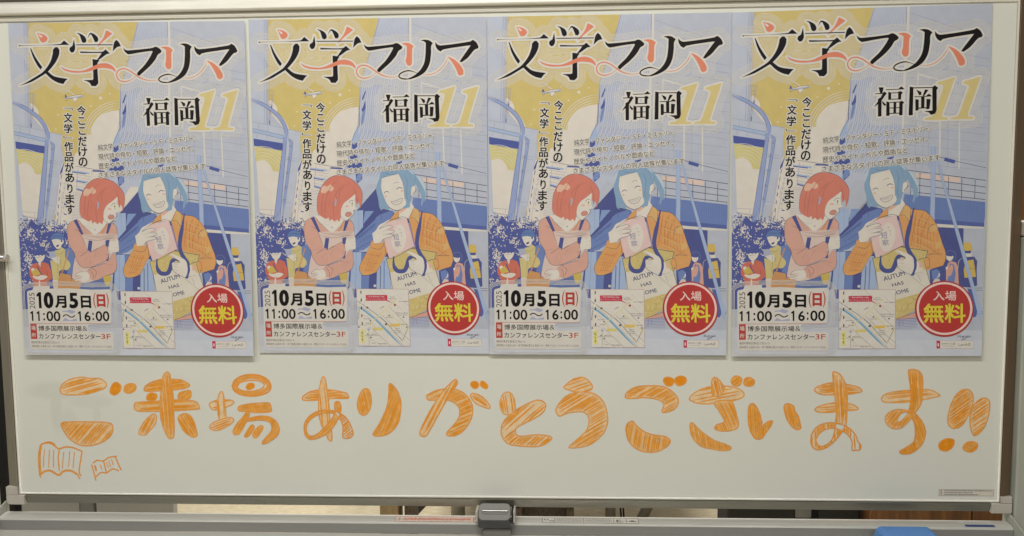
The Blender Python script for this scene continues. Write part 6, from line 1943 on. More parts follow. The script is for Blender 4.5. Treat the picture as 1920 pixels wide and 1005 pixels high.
def tube(name, pts, r, mat, parent=None, n=14):
    pts = [Vector(p) for p in pts]; v = []; f = []
    for i, p in enumerate(pts):
        d = (pts[min(i + 1, len(pts) - 1)] - pts[max(i - 1, 0)]).normalized()
        u = d.orthogonal().normalized() if i == 0 else (u - d * u.dot(d)).normalized()
        w = d.cross(u)
        for k in range(n):
            a = 2 * math.pi * k / n; v.append(p + (u * math.cos(a) + w * math.sin(a)) * r)
    for i in range(len(pts) - 1):
        for k in range(n):
            f.append((i * n + k, i * n + (k + 1) % n, (i + 1) * n + (k + 1) % n, (i + 1) * n + k))
    f += [tuple(range(n))[::-1], tuple(range((len(pts) - 1) * n, len(pts) * n))]
    o = mesh_obj(name, v, f, mat, parent)
    for p in o.data.polygons: p.use_smooth = len(p.vertices) == 4
    return o

# ------------------------------------------------------------------ flat print helpers (all in millimetres)
def spline(p, closed, n=5):
    p = np.asarray(p, float); m = len(p)
    if m < 3: return p
    out = []
    for i in range(m if closed else m - 1):
        p0 = p[(i - 1) % m] if closed or i > 0 else p[i]; p1 = p[i]; p2 = p[(i + 1) % m]
        p3 = p[(i + 2) % m] if closed or i + 2 < m else p2
        for t in np.linspace(0, 1, n, endpoint=False):
            out.append(0.5 * (2 * p1 + (p2 - p0) * t + (2 * p0 - 5 * p1 + 4 * p2 - p3) * t * t + (3 * p1 - p0 - 3 * p2 + p3) * t ** 3))
    if not closed: out.append(p[-1])
    return np.array(out)
def soft(p, lim=42):
    # rounds a traced outline but keeps its sharp corners
    p = np.asarray(p, float); m = len(p)
    if m < 5: return p
    a = np.diff(np.vstack([p[-1:], p, p[:1]]), axis=0); ang = np.arctan2(a[:, 1], a[:, 0])
    turn = np.abs((ang[1:] - ang[:-1] + np.pi) % (2 * np.pi) - np.pi); corner = turn > math.radians(lim); out = []
    for i in range(m):
        p1, p2 = p[i], p[(i + 1) % m]; L = np.hypot(*(p2 - p1)) + 1e-9
        def tan(j, q0, q1):
            if corner[j]: return (p2 - p1)
            t = q1 - q0; return t / (np.hypot(*t) + 1e-9) * L
        m1 = tan(i, p[i - 1], p2); m2 = tan((i + 1) % m, p1, p[(i + 2) % m])
        if corner[i] and corner[(i + 1) % m]: out.append(p1); continue
        for t in np.linspace(0, 1, 5, endpoint=False):
            out.append((2 * t ** 3 - 3 * t ** 2 + 1) * p1 + (t ** 3 - 2 * t ** 2 + t) * m1 + (3 * t ** 2 - 2 * t ** 3) * p2 + (t ** 3 - t ** 2) * m2)
    return np.array(out)
def clip_rect(p, w, h):
    p = [tuple(q) for q in p]
    for ax, lim, sg in ((0, 0.0, 1), (0, w, -1), (1, 0.0, 1), (1, h, -1)):
        out = []
        for i, a in enumerate(p):
            b = p[(i + 1) % len(p)]; da = (a[ax] - lim) * sg; db = (b[ax] - lim) * sg
            if da >= 0: out.append(a)
            if (da >= 0) != (db >= 0):
                t = da / (da - db); out.append((a[0] + (b[0] - a[0]) * t, a[1] + (b[1] - a[1]) * t))
        p = out
        if len(p) < 3: return []
    return p
def fill_tris(p):
    t = tessellate_polygon([[Vector((x, y, 0)) for x, y in p]])
    return np.array(p, float), [tuple(q) for q in t]
def ribbon(p, w, taper=False):
    p = np.asarray(p, float)
    keep = [0] + [i for i in range(1, len(p)) if np.hypot(*(p[i] - p[i - 1])) > 1e-3]
    p = p[keep]
    if len(p) < 2: return None
    closed = np.hypot(*(p[0] - p[-1])) < 0.2 and len(p) > 4
    d = np.diff(p, axis=0); d /= np.maximum(np.hypot(d[:, 0], d[:, 1]), 1e-9)[:, None]
    t = np.vstack([d[:1], d[:-1] + d[1:], d[-1:]])
    if closed: t[0] = t[-1] = d[0] + d[-1]
    t /= np.maximum(np.hypot(t[:, 0], t[:, 1]), 1e-9)[:, None]
    n = np.c_[-t[:, 1], t[:, 0]]
    ww = np.full(len(p), w / 2.0)
    if taper and not closed: ww *= np.clip(np.minimum(np.arange(len(p)), np.arange(len(p))[::-1]) / max(1, len(p) * 0.18), 0.35, 1)
    v = np.vstack([p + n * ww[:, None], p - n * ww[:, None]]); k = len(p)
    f = []
    for i in range(k - 1): f += [(i, i + 1, k + i + 1), (i, k + i + 1, k + i)]
    return v, f, np.r_[np.arange(k), np.arange(k)] / max(1, k - 1)

_glyphs = {}
def glyphs(text, bold):
    key = (text, bold)
    if key not in _glyphs:
        c = bpy.data.curves.new('lettering', 'FONT'); c.body = text; c.resolution_u = 3
        o = bpy.data.objects.new('lettering', c); COL.objects.link(o)
        dg = bpy.context.evaluated_depsgraph_get()
        me = bpy.data.meshes.new_from_object(o.evaluated_get(dg))
        v = np.array([(q.co.x, q.co.y) for q in me.vertices]); f = []
        for p in me.polygons:
            q = list(p.vertices); f += [(q[0], q[i], q[i + 1]) for i in range(1, len(q) - 1)]
        bpy.data.objects.remove(o); bpy.data.curves.remove(c); bpy.data.meshes.remove(me)
        # closed outlines, used to thicken the strokes
        ed = {}
        for t in f:
            for i in range(3):
                a, b = t[i], t[(i + 1) % 3]; ed[(a, b)] = ed.get((a, b), 0) + 1
        nxt = {a: b for (a, b) in ed if (b, a) not in ed}; loops = []
        while nxt:
            a0, b = nxt.popitem(); lp = [a0]
            while b != a0 and b in nxt: lp.append(b); b = nxt.pop(b)
            if len(lp) > 2: loops.append(lp + [lp[0]])
        _glyphs[key] = (v, f, loops)
    return _glyphs[key]

class Stack:
    """keeps the printed shapes in painting order: a shape lies one ink film above whatever it overlaps"""
    def __init__(s, x0, y0, w, h, cell, dz):
        s.o = np.array([x0, y0]); s.c = cell; s.dz = dz
        s.g = np.zeros((int(h / cell) + 3, int(w / cell) + 3), np.int16)
        s.parts = {}
    def cells(s, v, f):
        out = []
        for a, b, c in f:
            A, B, C = v[a], v[b], v[c]
            L = max(np.hypot(*(B - A)), np.hypot(*(C - A)), np.hypot(*(C - B)))
            n = max(1, int(L / (s.c * 0.7)) + 1)
            i, j = np.meshgrid(np.arange(n + 1), np.arange(n + 1)); k = i + j <= n; i = i[k] / n; j = j[k] / n
            out.append(A + np.outer(i, B - A) + np.outer(j, C - A))
        q = ((np.vstack(out) - s.o) / s.c).astype(int)
        return np.clip(q[:, 1], 0, s.g.shape[0] - 1), np.clip(q[:, 0], 0, s.g.shape[1] - 1)
    def add(s, part, v, f, col, ramp=None):
        if not len(f): return
        r, c = s.cells(v, f); lay = int(s.g[r, c].max()) + 1; s.g[r, c] = lay
        z = np.full(len(v), lay * s.dz)
        if ramp is not None: z = z + np.asarray(ramp) * s.dz * 0.6
        s.parts.setdefault(part, []).append((v, f, z, col))
    def arrays(s, part):
        V = []; Fc = []; Z = []; Cc = []; n = 0
        for v, f, z, c in s.parts[part]:
            V.append(v); Fc += [tuple(i + n for i in t) for t in f]; Z.append(z); Cc.append(np.tile(c, (len(v), 1))); n += len(v)
        return np.vstack(V), np.array(Fc), np.concatenate(Z), np.vstack(Cc)

def flat_mesh(name, co, faces, cols, mat, parent):
    me = bpy.data.meshes.new(name)
    me.vertices.add(len(co)); me.vertices.foreach_set('co', np.asarray(co, np.float32).ravel())
    nf = len(faces); me.loops.add(nf * 3); me.polygons.add(nf)
    # wind every face towards the viewer (-Y)
    a, b, c = co[faces[:, 0]], co[faces[:, 1]], co[faces[:, 2]]
    fl = np.cross(b - a, c - a)[:, 1] > 0
    faces = faces.copy(); faces[fl] = faces[fl][:, ::-1]
    me.loops.foreach_set('vertex_index', faces.ravel().astype(np.int32))
    me.polygons.foreach_set('loop_start', np.arange(0, nf * 3, 3, dtype=np.int32))
    me.update(calc_edges=True); me.validate()
    at = me.attributes.new('ink', 'FLOAT_COLOR', 'POINT')
    at.data.foreach_set('color', np.c_[cols, np.ones(len(cols))].astype(np.float32).ravel())
    me.materials.append(mat)
    o = bpy.data.objects.new(name, me); COL.objects.link(o); o.parent = parent
    return o

# distance field of some lettering, for the pale halo and the echo lines round it
def distance(parts_tris, x0, y0, w, h, cell, R):
    nx, ny = int(w / cell) + 1, int(h / cell) + 1
    m = np.zeros((ny, nx), bool)
    for v, f in parts_tris:
        for t in f:
            A, B, C = v[t[0]], v[t[1]], v[t[2]]
            L = max(np.hypot(*(B - A)), np.hypot(*(C - A)), np.hypot(*(C - B))); n = max(1, int(L / (cell * 0.7)) + 1)
            i, j = np.meshgrid(np.arange(n + 1), np.arange(n + 1)); k = i + j <= n
            q = A + np.outer(i[k] / n, B - A) + np.outer(j[k] / n, C - A)
            ix = np.round((q[:, 0] - x0) / cell).astype(int); iy = np.round((q[:, 1] - y0) / cell).astype(int)
            ok = (ix >= 0) & (ix < nx) & (iy >= 0) & (iy < ny); m[iy[ok], ix[ok]] = True
    big = 1e6; g = np.where(m, 0.0, big)
    for i in range(1, ny): g[i] = np.minimum(g[i], g[i - 1] + 1)
    for i in range(ny - 2, -1, -1): g[i] = np.minimum(g[i], g[i + 1] + 1)
    g = g ** 2; d = g.copy(); r = int(R / cell) + 2
    for s in range(1, r):
        d[:, s:] = np.minimum(d[:, s:], g[:, :-s] + s * s); d[:, :-s] = np.minimum(d[:, :-s], g[:, s:] + s * s)
    d = np.sqrt(d) * cell
    for _ in range(2):
        p = np.pad(d, 1, mode='edge'); d = (p[:-2, 1:-1] + p[2:, 1:-1] + p[1:-1, :-2] + p[1:-1, 2:] + 2 * d) / 6
    return d
CASES = None
def contour_fill(F, x0, y0, cell):
    """polygons where F > 0: runs of full cells become long strips, edge cells are cut"""
    ny, nx = F.shape; ins = F > 0
    full = ins[:-1, :-1] & ins[1:, :-1] & ins[:-1, 1:] & ins[1:, 1:]
    anyc = (ins[:-1, :-1] | ins[1:, :-1] | ins[:-1, 1:] | ins[1:, 1:]) & ~full
    V = []; f = []
    def emit(poly):
        n = len(V); V.extend(poly); f.extend((n, n + i, n + i + 1) for i in range(1, len(poly) - 1))
    for y in range(ny - 1):
        row = np.r_[0, full[y].astype(int), 0]; ch = np.flatnonzero(np.diff(row))
        for a, b in zip(ch[::2], ch[1::2]):
            emit([(x0 + a * cell, y0 + y * cell), (x0 + b * cell, y0 + y * cell), (x0 + b * cell, y0 + (y + 1) * cell), (x0 + a * cell, y0 + (y + 1) * cell)])
    for y, x in zip(*np.nonzero(anyc)):
        cs = [(x, y), (x + 1, y), (x + 1, y + 1), (x, y + 1)]; vs = [F[q, p] for p, q in cs]; poly = []
        for i in range(4):
            a, b = vs[i], vs[(i + 1) % 4]
            if a > 0: poly.append(cs[i])
            if (a > 0) != (b > 0):
                t = a / (a - b); poly.append((cs[i][0] + (cs[(i + 1) % 4][0] - cs[i][0]) * t, cs[i][1] + (cs[(i + 1) % 4][1] - cs[i][1]) * t))
        if len(poly) > 2: emit([(x0 + p * cell, y0 + q * cell) for p, q in poly])
    return np.array(V, float), f
def contour_lines(F, x0, y0, cell):
    seg = {}
    ny, nx = F.shape; ins = F > 0
    mixed = (ins[:-1, :-1].astype(int) + ins[1:, :-1] + ins[:-1, 1:] + ins[1:, 1:]); ys, xs = np.nonzero((mixed > 0) & (mixed < 4))
    P = {}
    for y, x in zip(ys, xs):
        cs = [(x, y), (x + 1, y), (x + 1, y + 1), (x, y + 1)]; hits = []
        for i in range(4):
            p, q = cs[i], cs[(i + 1) % 4]; a, b = F[p[1], p[0]], F[q[1], q[0]]
            if (a > 0) != (b > 0):
                key = (min(p, q), max(p, q)); t = a / (a - b)
                P[key] = (x0 + (p[0] + (q[0] - p[0]) * t) * cell, y0 + (p[1] + (q[1] - p[1]) * t) * cell); hits.append(key)
        if len(hits) == 4: prs = [(hits[0], hits[1]), (hits[2], hits[3])]
        else: prs = [tuple(hits)]
        for a, b in prs: seg.setdefault(a, []).append(b); seg.setdefault(b, []).append(a)
    lines = []; seen = set()
    order = [k for k in seg if len(seg[k]) == 1] + list(seg)
    for k in order:
        if k in seen: continue
        ch = [k]; seen.add(k); cur = k
        while True:
            nx_ = [q for q in seg[cur] if q not in seen]
            if not nx_: break
            cur = nx_[0]; seen.add(cur); ch.append(cur)
        if len(ch) > 4:
            p = np.array([P[q] for q in ch])
            if k in seg[ch[-1]] and len(ch) > 6: p = np.vstack([p, p[:1]])
            keep = list(range(0, len(p), 2)); keep = keep if keep[-1] == len(p) - 1 else keep + [len(p) - 1]
            lines.append(p[keep])
    return lines

# ------------------------------------------------------------------ the print: build once in millimetres
PW, PH = 420.0, 594.0
stack = Stack(0, 0, PW, PH, 1.0, 0.018)
def parse(s): 
    a = np.array([float(x) for x in s.split()]) / 10.0
    return a.reshape(-1, 2)
def lettering_tris(part):
    out = []
    for line in ART[part].strip().split('\n'):
        q = line.split('|')
        if q[0] == 't':
            bl, br, tl = parse(q[4]); v, f, loops = glyphs(q[3], 0)
            ex, ey = br - bl, tl - bl; fat = float(q[2]) * np.hypot(*ey)
            bl = bl + ex * (fat / np.hypot(*ex)) + ey * (fat / np.hypot(*ey)); ex = ex * (1 - 2 * fat / np.hypot(*ex)); ey = ey * (1 - 2 * fat / np.hypot(*ey))
            mn, mx = v.min(0), v.max(0); u = (v - mn) / np.maximum(mx - mn, 1e-6)
            w = bl + np.outer(u[:, 0], ex) + np.outer(u[:, 1], ey)
            out.append((w, f, q[1], None))
            if fat > 0.02:
                for lp in loops:
                    r = ribbon(w[lp], 2 * fat)
                    if r: out.append((r[0], r[1], q[1], r[2]))
        elif q[0] == 'f':
            p = parse(q[3]); p = spline(p, True) if q[2] == '1' else soft(p) if q[2] == '2' else p; p = clip_rect(p, PW, PH)
            if len(p) > 2: v, f = fill_tris(p); out.append((v, f, q[1], None))
        elif q[0] == 's':
            p = parse(q[4]); p = spline(p, False) if q[2] == '1' else p
            p = np.clip(p, 0.2, (PW - 0.2, PH - 0.2)); r = ribbon(p, float(q[3]), taper=q[2] == '1')
            if r: out.append((r[0], r[1], q[1], r[2]))
    return out
def halo(part, sources, grow, rings, colour, ring_col, ring_w=0.9, cell=0.7, pad=18):
    tr = [(v, f) for p in sources for v, f, c, r in lettering_tris(p)]
    allv = np.vstack([v for v, f in tr]); x0, y0 = np.maximum(allv.min(0) - pad, 0.3); x1, y1 = np.minimum(allv.max(0) + pad, (PW - 0.3, PH - 0.3))
    d = distance(tr, x0, y0, x1 - x0, y1 - y0, cell, max([grow] + list(rings)) + 2)
    for r in rings:
        for p in contour_lines(r - d, x0, y0, cell):
            rb = ribbon(p, ring_w)
            if rb: stack.add(part, rb[0], rb[1], PAL[ring_col], rb[2])
    if grow:
        v, f = contour_fill(grow - d, x0, y0, cell)
        if len(f): stack.add(part, v, f, PAL[colour])
for part in ART:
    if part == 'title_lettering':
        halo(part, ['title_lettering', 'city_lettering'], 3.3, (5.6, 7.8, 10.0, 12.2, 14.4), 'creamy', 'creamy', 0.85)
    if part == 'slogan_lettering': halo(part, [part], 1.5, (), 'creamy', 'creamy', cell=0.6, pad=4)
    if part == 'genre_lettering': halo(part, [part], 1.2, (), 'creamy', 'creamy', cell=0.5, pad=3)
    if part == 'date_lettering':
        class _t: pass
        halo(part, ['date_lettering', 'venue_lettering'], 0, (5.2, 7.4, 9.6, 11.8), 'creamy', 'creamy', 0.9)
    for v, f, c, ramp in lettering_tris(part): stack.add(part, v, f, PAL[c], ramp)
PRINT = {p: stack.arrays(p) for p in stack.parts}

def homography(dst):
    src = [(0, 0), (PW, 0), (PW, PH), (0, PH)]; A = []; b = []
    for (x, y), (u, v) in zip(src, dst):
        A += [[x, y, 1, 0, 0, 0, -u * x, -u * y], [0, 0, 0, x, y, 1, -v * x, -v * y]]; b += [u, v]
    return np.append(np.linalg.solve(np.array(A), np.array(b)), 1).reshape(3, 3)

# ================================================================== the setting
struct(mesh_obj('floor', [(-6, -5, 0), (6, -5, 0), (6, 6, 0), (-6, 6, 0)], [(0, 1, 2, 3)], M['floor']))
struct(box('back_wall', -6, 6, 4.2, 4.3, 0.0, 3.2, M['wall']))

# ================================================================== the whiteboard on its stand
WB = empty('whiteboard', (0, 0, 0), 'wide white magnetic whiteboard on a wheeled stand, written in orange marker', 'whiteboard')
XL, XR, Z0, Z1 = -0.9405, 0.8305, ZB - 0.4336, ZB + 0.4242
panel = box('panel', XL, XR, 0.0, 0.012, Z0, Z1, M['board'], WB)
panel.location.z = ZB
for v in panel.data.vertices: v.co.z -= ZB
# white rolled bead round the sheet
def bead(x0, z0, x1, z1, r, drop):
    n = 10; v = []; f = []
    prof = [(math.cos(a), math.sin(a)) for a in np.linspace(0, math.pi, n)]
    rect = [(x0, z0), (x1, z0), (x1, z1), (x0, z1)]; sg = [(-1, -1), (1, -1), (1, 1), (-1, 1)]
    for (x, z), (sx, sz) in zip(rect, sg):
        rr = r
        for c, s in prof: v.append((x + sx * rr * (1 - c), -s * drop - 0.0003, z + sz * rr * (1 - c)))
    for k in range(4):
        for i in range(n - 1): f.append((k * n + i, k * n + i + 1, ((k + 1) % 4) * n + i + 1, ((k + 1) % 4) * n + i))
    o = mesh_obj('edge_bead', v, f, M['trim'], WB, True); return o
bead(XL, Z0, XR, Z1, 0.0022, 0.0035)
GT = 0.0096
prism('edge_lip', [(-0.0045 * math.sin(a) - 0.0001, Z1 + 0.0048 + 0.0046 * -math.cos(a)) for a in np.linspace(0.0, math.pi, 12)], XL - 0.003, XR + 0.003, 'x', M['trim'], WB, smooth=True)
# frame rails: the outer half slopes back, so the lower one faces the floor and the upper one the lamps
G = 0.0046
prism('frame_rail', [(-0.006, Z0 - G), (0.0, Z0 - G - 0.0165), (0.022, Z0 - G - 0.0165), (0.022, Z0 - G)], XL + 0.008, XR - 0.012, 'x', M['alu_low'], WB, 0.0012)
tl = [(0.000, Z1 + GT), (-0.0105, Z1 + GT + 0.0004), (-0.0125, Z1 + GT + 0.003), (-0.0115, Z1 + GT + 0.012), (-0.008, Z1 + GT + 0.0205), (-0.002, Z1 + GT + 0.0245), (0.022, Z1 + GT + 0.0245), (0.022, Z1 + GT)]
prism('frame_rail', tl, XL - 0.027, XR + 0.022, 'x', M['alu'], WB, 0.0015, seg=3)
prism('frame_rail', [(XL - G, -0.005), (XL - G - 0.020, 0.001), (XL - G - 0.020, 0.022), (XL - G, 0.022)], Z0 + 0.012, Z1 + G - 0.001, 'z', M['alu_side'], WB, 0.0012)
prism('frame_rail', [(XR + G, -0.005), (XR + G, 0.022), (XR + G + 0.018, 0.022), (XR + G + 0.018, 0.001)], Z0 + 0.008, Z1 + G - 0.001, 'z', M['alu_room_tint'], WB, 0.0012)
def corner_cap(x0, x1, z0, z1, rcorner, side):
    p = []
    for cx, cz, a0 in ((x1, z0, -90), (x1, z1, 0), (x0, z1, 90), (x0, z0, 180)):
        r = rcorner if ((side < 0 and cx == x0 and cz == z0) or (side > 0 and cx == x1 and cz == z0)) else 0.001
        sx = 1 if cx == x1 else -1; sz = 1 if cz == z1 else -1
        for a in np.linspace(a0, a0 + 90, 6): p.append((cx - sx * r + r * math.cos(math.radians(a)), cz - sz * r + r * math.sin(math.radians(a))))
    return prism('corner_cap', p, -0.0075, 0.024, 'y', M['cap'], WB, 0.001)
corner_cap(XL - 0.0265, XL + 0.0075, Z0 - 0.0222, Z0 - 0.0046, 0.008, -1)
box('corner_cap', XL - 0.0265, XL - 0.005, -0.0072, 0.024, Z0 - 0.0040, Z0 + 0.0115, M['cap'], WB, 0.0008)
corner_cap(XR - 0.0115, XR + 0.0235, Z0 - 0.0222, Z0 - 0.0046, 0.003, 1)
box('corner_cap', XR + 0.005, XR + 0.0235, -0.0072, 0.024, Z0 - 0.0040, Z0 + 0.0075, M['cap'], WB, 0.0008)

# stand: two posts, feet with castors
PXR = XR + 0.0255
def stand(side):
    if side > 0: x0, x1, ztop = PXR, PXR + 0.045, ZB + 0.03
    else: x0, x1, ztop = XL - 0.100, XL - 0.062, ZB + 0.03
    sp = box('stand_post', x0, x1, -0.012, 0.030, 0.085, ztop, M['post'], WB, 0.003, 3)
    box('post_cap', x0 - 0.001, x1 + 0.001, -0.014, 0.032, ztop + 0.0005, ztop + 0.028, M['cap'], sp, 0.004, 3)
    ft = box('stand_foot', x0 - 0.004, x1 + 0.004, -0.30, 0.32, 0.06, 0.0845, M['post'], WB, 0.004, 3)
    for y in (-0.27, 0.29):
        c = tube('castor', [((x0 + x1) / 2 - 0.012, y, 0.03), ((x0 + x1) / 2 + 0.012, y, 0.03)], 0.03, M['rubber'], ft, 20)
    return x0, x1
stand(1); stand(-1)
# pivots between frame and posts
tube('pivot_pin', [(XL - 0.065, -0.004, ZB + 0.005), (XL - 0.014, -0.012, ZB + 0.005), (XL + 0.004, -0.013, ZB + 0.005)], 0.0062, M['steel'], WB, 18)
tube('pivot_knob', [(XL + 0.003, -0.013, ZB + 0.005), (XL + 0.008, -0.013, ZB + 0.005)], 0.0068, M['cap'], WB, 18)

# tray: a back bar with a rounded top, a face shaded by its darker colour and a floor that runs towards the viewer
TX0, TX1 = XL - 0.035, XR + 0.020
TZ = ZB - 0.4732
bar = [(0.012, TZ - 0.024), (0.012, TZ - 0.003), (0.006, TZ - 0.0005), (-0.002, TZ), (-0.012, TZ - 0.0010), (-0.0195, TZ - 0.0030), (-0.0218, TZ - 0.0046), (-0.0224, TZ - 0.0058), (-0.0210, TZ - 0.024)]
tray = prism('tray', bar, TX0, TX1, 'x', M['tray'], WB, 0.0006)
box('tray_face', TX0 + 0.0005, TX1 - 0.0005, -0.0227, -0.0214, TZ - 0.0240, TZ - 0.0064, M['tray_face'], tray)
box('tray_floor', TX0, TX1, -0.118, -0.0216, TZ - 0.0272, TZ - 0.0246, M['tray'], tray, 0.0005)
box('tray_lip', TX0, TX1, -0.1215, -0.1183, TZ - 0.028, TZ - 0.010, M['tray'], tray, 0.0008)
def end_plate(x, s):
    prof = [(0.014, TZ - 0.030), (0.014, TZ + 0.012), (0.006, TZ + 0.020), (-0.052, TZ + 0.000), (-0.056, TZ - 0.005), (-0.056, TZ - 0.030)]
    prism('tray_end_plate', prof, x, x + 0.0025 * s, 'x', M['post'], tray, 0.0008)
end_plate(TX0 - 0.0005, -1); end_plate(TX1 + 0.0005, 1)
prism('tray_arm', [(-0.058, TZ - 0.032), (-0.058, TZ - 0.006), (-0.20, TZ - 0.006), (-0.20, TZ - 0.032)], TX0 - 0.016, TX0 + 0.004, 'x', M['post'], WB, 0.001)
box('tray_bracket', TX0 - 0.045, TX0 - 0.0035, -0.004, 0.012, TZ - 0.024, TZ - 0.006, M['post'], WB, 0.001)
box('tray_bracket', TX1 + 0.0035, PXR + 0.002, 0.000, 0.012, TZ - 0.024, TZ - 0.006, M['post'], WB, 0.001)

# latch in the middle of the tray
LX = -0.0545
def rrect(w, h, r, n=6):
    p = []
    for cx, cy, a0 in ((w / 2 - r, -h / 2 + r, -90), (w / 2 - r, h / 2 - r, 0), (-w / 2 + r, h / 2 - r, 90), (-w / 2 + r, -h / 2 + r, 180)):
        for a in np.linspace(a0, a0 + 90, n): p.append((cx + r * math.cos(math.radians(a)), cy + r * math.sin(math.radians(a))))
    return p
def slab(name, w, h, r, t, mat, loc, tilt, bevel):
    o = prism(name, rrect(w, h, r), -t, 0, 'y', mat, WB, bevel, seg=3)
    o.location = loc; o.rotation_euler = (tilt, 0, 0)
    return o
lt = slab('latch', 0.0575, 0.0315, 0.009, 0.010, M['latch'], (LX, -0.026, TZ + 0.0165), -0.62, 0.0015)
bpy.context.view_layer.update()
def under(o, p):
    o.parent = p; o.matrix_parent_inverse = (WB.matrix_world.inverted() @ p.matrix_world).inverted() if p.parent == WB else p.matrix_world.inverted()
    return o
nrm = Vector((0, -math.cos(0.62), math.sin(0.62)))
under(slab('latch_ridge', 0.047, 0.0085, 0.004, 0.0022, M['latch'], Vector((LX + 0.001, -0.026, TZ + 0.0165)) + nrm * 0.0102 + Vector((0, 0.62 * 0.002, -0.001)), -0.62, 0.0016), lt)
under(slab('latch_ridge', 0.045, 0.0022, 0.001, 0.0016, M['steel'], Vector((LX + 0.001, -0.026, TZ + 0.0165)) + nrm * 0.0122 + Vector((0, 0.0012, 0.0008)), -0.62, 0.0006), lt)
f_ = prism('latch_front', rrect(0.0565, 0.015, 0.0045), -0.0440, -0.0230, 'y', M['latch_dark'], WB, 0.001); f_.location = (LX, 0.0, TZ + 0.0030); under(f_, lt)
f_ = prism('latch_tongue', rrect(0.050, 0.034, 0.006), -0.040, -0.0304, 'y', M['latch_clear'], WB, 0.001); f_.location = (LX + 0.004, 0.0, TZ - 0.024); under(f_, lt)
under(box('latch_cheek', LX - 0.0345, LX - 0.0295, -0.030, 0.004, TZ + 0.001, TZ + 0.022, M['cap'], WB, 0.0015), lt)
under(box('latch_cheek', LX + 0.0300, LX + 0.0325, -0.034, 0.004, TZ + 0.001, TZ + 0.022, M['black'], WB, 0.0008), lt)
under(box('latch_cheek', LX + 0.0329, LX + 0.0365, -0.032, 0.004, TZ + 0.001, TZ + 0.022, M['cap'], WB, 0.0012), lt)

# stickers: printed strips on the tray bar and the maker's label in the corner of the sheet
def sticker(name, x0, x1, pts, base, marks):
    """a thin film on the sloping top of the bar; u along x, v across"""
    (ya, za), (yb, zb) = pts
    V = []; Fq = []; Cq = []
    def quad(u0, u1, v0, v1, col, lift):
        n = len(V)
        for u, v in ((u0, v0), (u1, v0), (u1, v1), (u0, v1)):
            V.append((x0 + (x1 - x0) * u, ya + (yb - ya) * v - lift * 0.3, za + (zb - za) * v + lift)); Cq.append(col)
        Fq.extend([(n, n + 1, n + 2), (n, n + 2, n + 3)])
    quad(0, 1, 0, 1, base, 0.00035)
    for k, mk in enumerate(marks): quad(*mk[:4], mk[4], 0.00050 + 0.00002 * (k % 5))
    return flat_mesh(name, np.array(V), np.array(Fq), np.array(Cq), M['print'], tray)
rr = random.Random(3)
RED = (0.62, 0.20, 0.15); GREY = (0.16, 0.16, 0.15); SILV = (0.66, 0.64, 0.58)
top_pts = ((-0.0025, TZ + 0.0001), (-0.0192, TZ - 0.0028))
mk = [(0.0, 1, 0.0, 0.06, RED), (0, 1, 0.94, 1, RED), (0, 0.006, 0, 1, RED), (0.994, 1, 0, 1, RED), (0.05, 0.062, 0.2, 0.8, RED), (0.935, 0.947, 0.2, 0.8, RED)]
u = 0.10
while u < 0.90:
    w = rr.uniform(0.006, 0.014); mk.append((u, u + w, rr.uniform(0.22, 0.4), rr.uniform(0.62, 0.8), tuple(c * rr.uniform(0.9, 1.15) for c in RED))); u += w + 0.004
sticker('caution_sticker', -0.2375, -0.0855, top_pts, (0.68, 0.60, 0.53), mk)
mk = [(0, 1, 0, 0.05, GREY), (0, 1, 0.95, 1, GREY), (0, 0.006, 0, 1, GREY), (0.994, 1, 0, 1, GREY), (0.13, 0.136, 0, 1, GREY), (0.43, 0.436, 0, 1, GREY), (0.74, 0.745, 0, 1, GREY), (0.87, 0.875, 0, 1, GREY)]
for (a, b) in ((0.15, 0.42), (0.45, 0.72)):
    for v0 in (0.12, 0.32, 0.52, 0.72):
        u = a
        while u < b: w = rr.uniform(0.01, 0.03); mk.append((u, min(b, u + w), v0, v0 + 0.10, (0.36, 0.35, 0.33))); u += w + 0.006
for u0 in (0.02, 0.05, 0.08, 0.105): mk.append((u0, u0 + 0.018, 0.2 + 0.3 * (u0 > 0.06), 0.5 + 0.3 * (u0 > 0.06), (0.3, 0.3, 0.28)))
mk += [(0.77, 0.84, 0.7, 0.8, GREY), (0.77, 0.79, 0.3, 0.7, GREY), (0.79, 0.82, 0.3, 0.4, GREY), (0.90, 0.97, 0.55, 0.7, GREY), (0.92, 0.95, 0.4, 0.55, GREY)]
sticker('instruction_sticker', 0.0295, 0.2025, top_pts, SILV, mk)
mk = [(0.10, 0.98, 0.52, 0.98, (0.05, 0.08, 0.22))] + [(0.1 + 0.07 * k, 0.14 + 0.07 * k, 0.15, 0.3, (0.42, 0.42, 0.42)) for k in range(11)]
sticker('maker_sticker', 0.765, 0.822, top_pts, (0.52, 0.52, 0.50), mk)
def flat_label(name, x0, x1, z0, z1, marks, base):
    V = []; Fq = []; Cq = []
    def quad(u0, u1, v0, v1, col, y):
        n = len(V)
        for u, v in ((u0, v0), (u1, v0), (u1, v1), (u0, v1)): V.append((x0 + (x1 - x0) * u, y, z0 + (z1 - z0) * v)); Cq.append(col)
        Fq.extend([(n, n + 1, n + 2), (n, n + 2, n + 3)])
    quad(0, 1, 0, 1, base, -0.0003)
    for k, m_ in enumerate(marks): quad(*m_[:4], m_[4], -0.00036 - 0.00002 * (k % 4))
    return flat_mesh(name, np.array(V), np.array(Fq), np.array(Cq), M['print'], WB)
mk = [(0, 1, 0, 0.04, GREY), (0, 1, 0.96, 1, GREY), (0, 0.006, 0, 1, GREY), (0.994, 1, 0, 1, GREY), (0.035, 0.045, 0.15, 0.85, GREY), (0.03, 0.06, 0.72, 0.8, GREY), (0.03, 0.06, 0.3, 0.38, GREY), (0.75, 0.754, 0.1, 0.9, (0.4, 0.4, 0.38))]
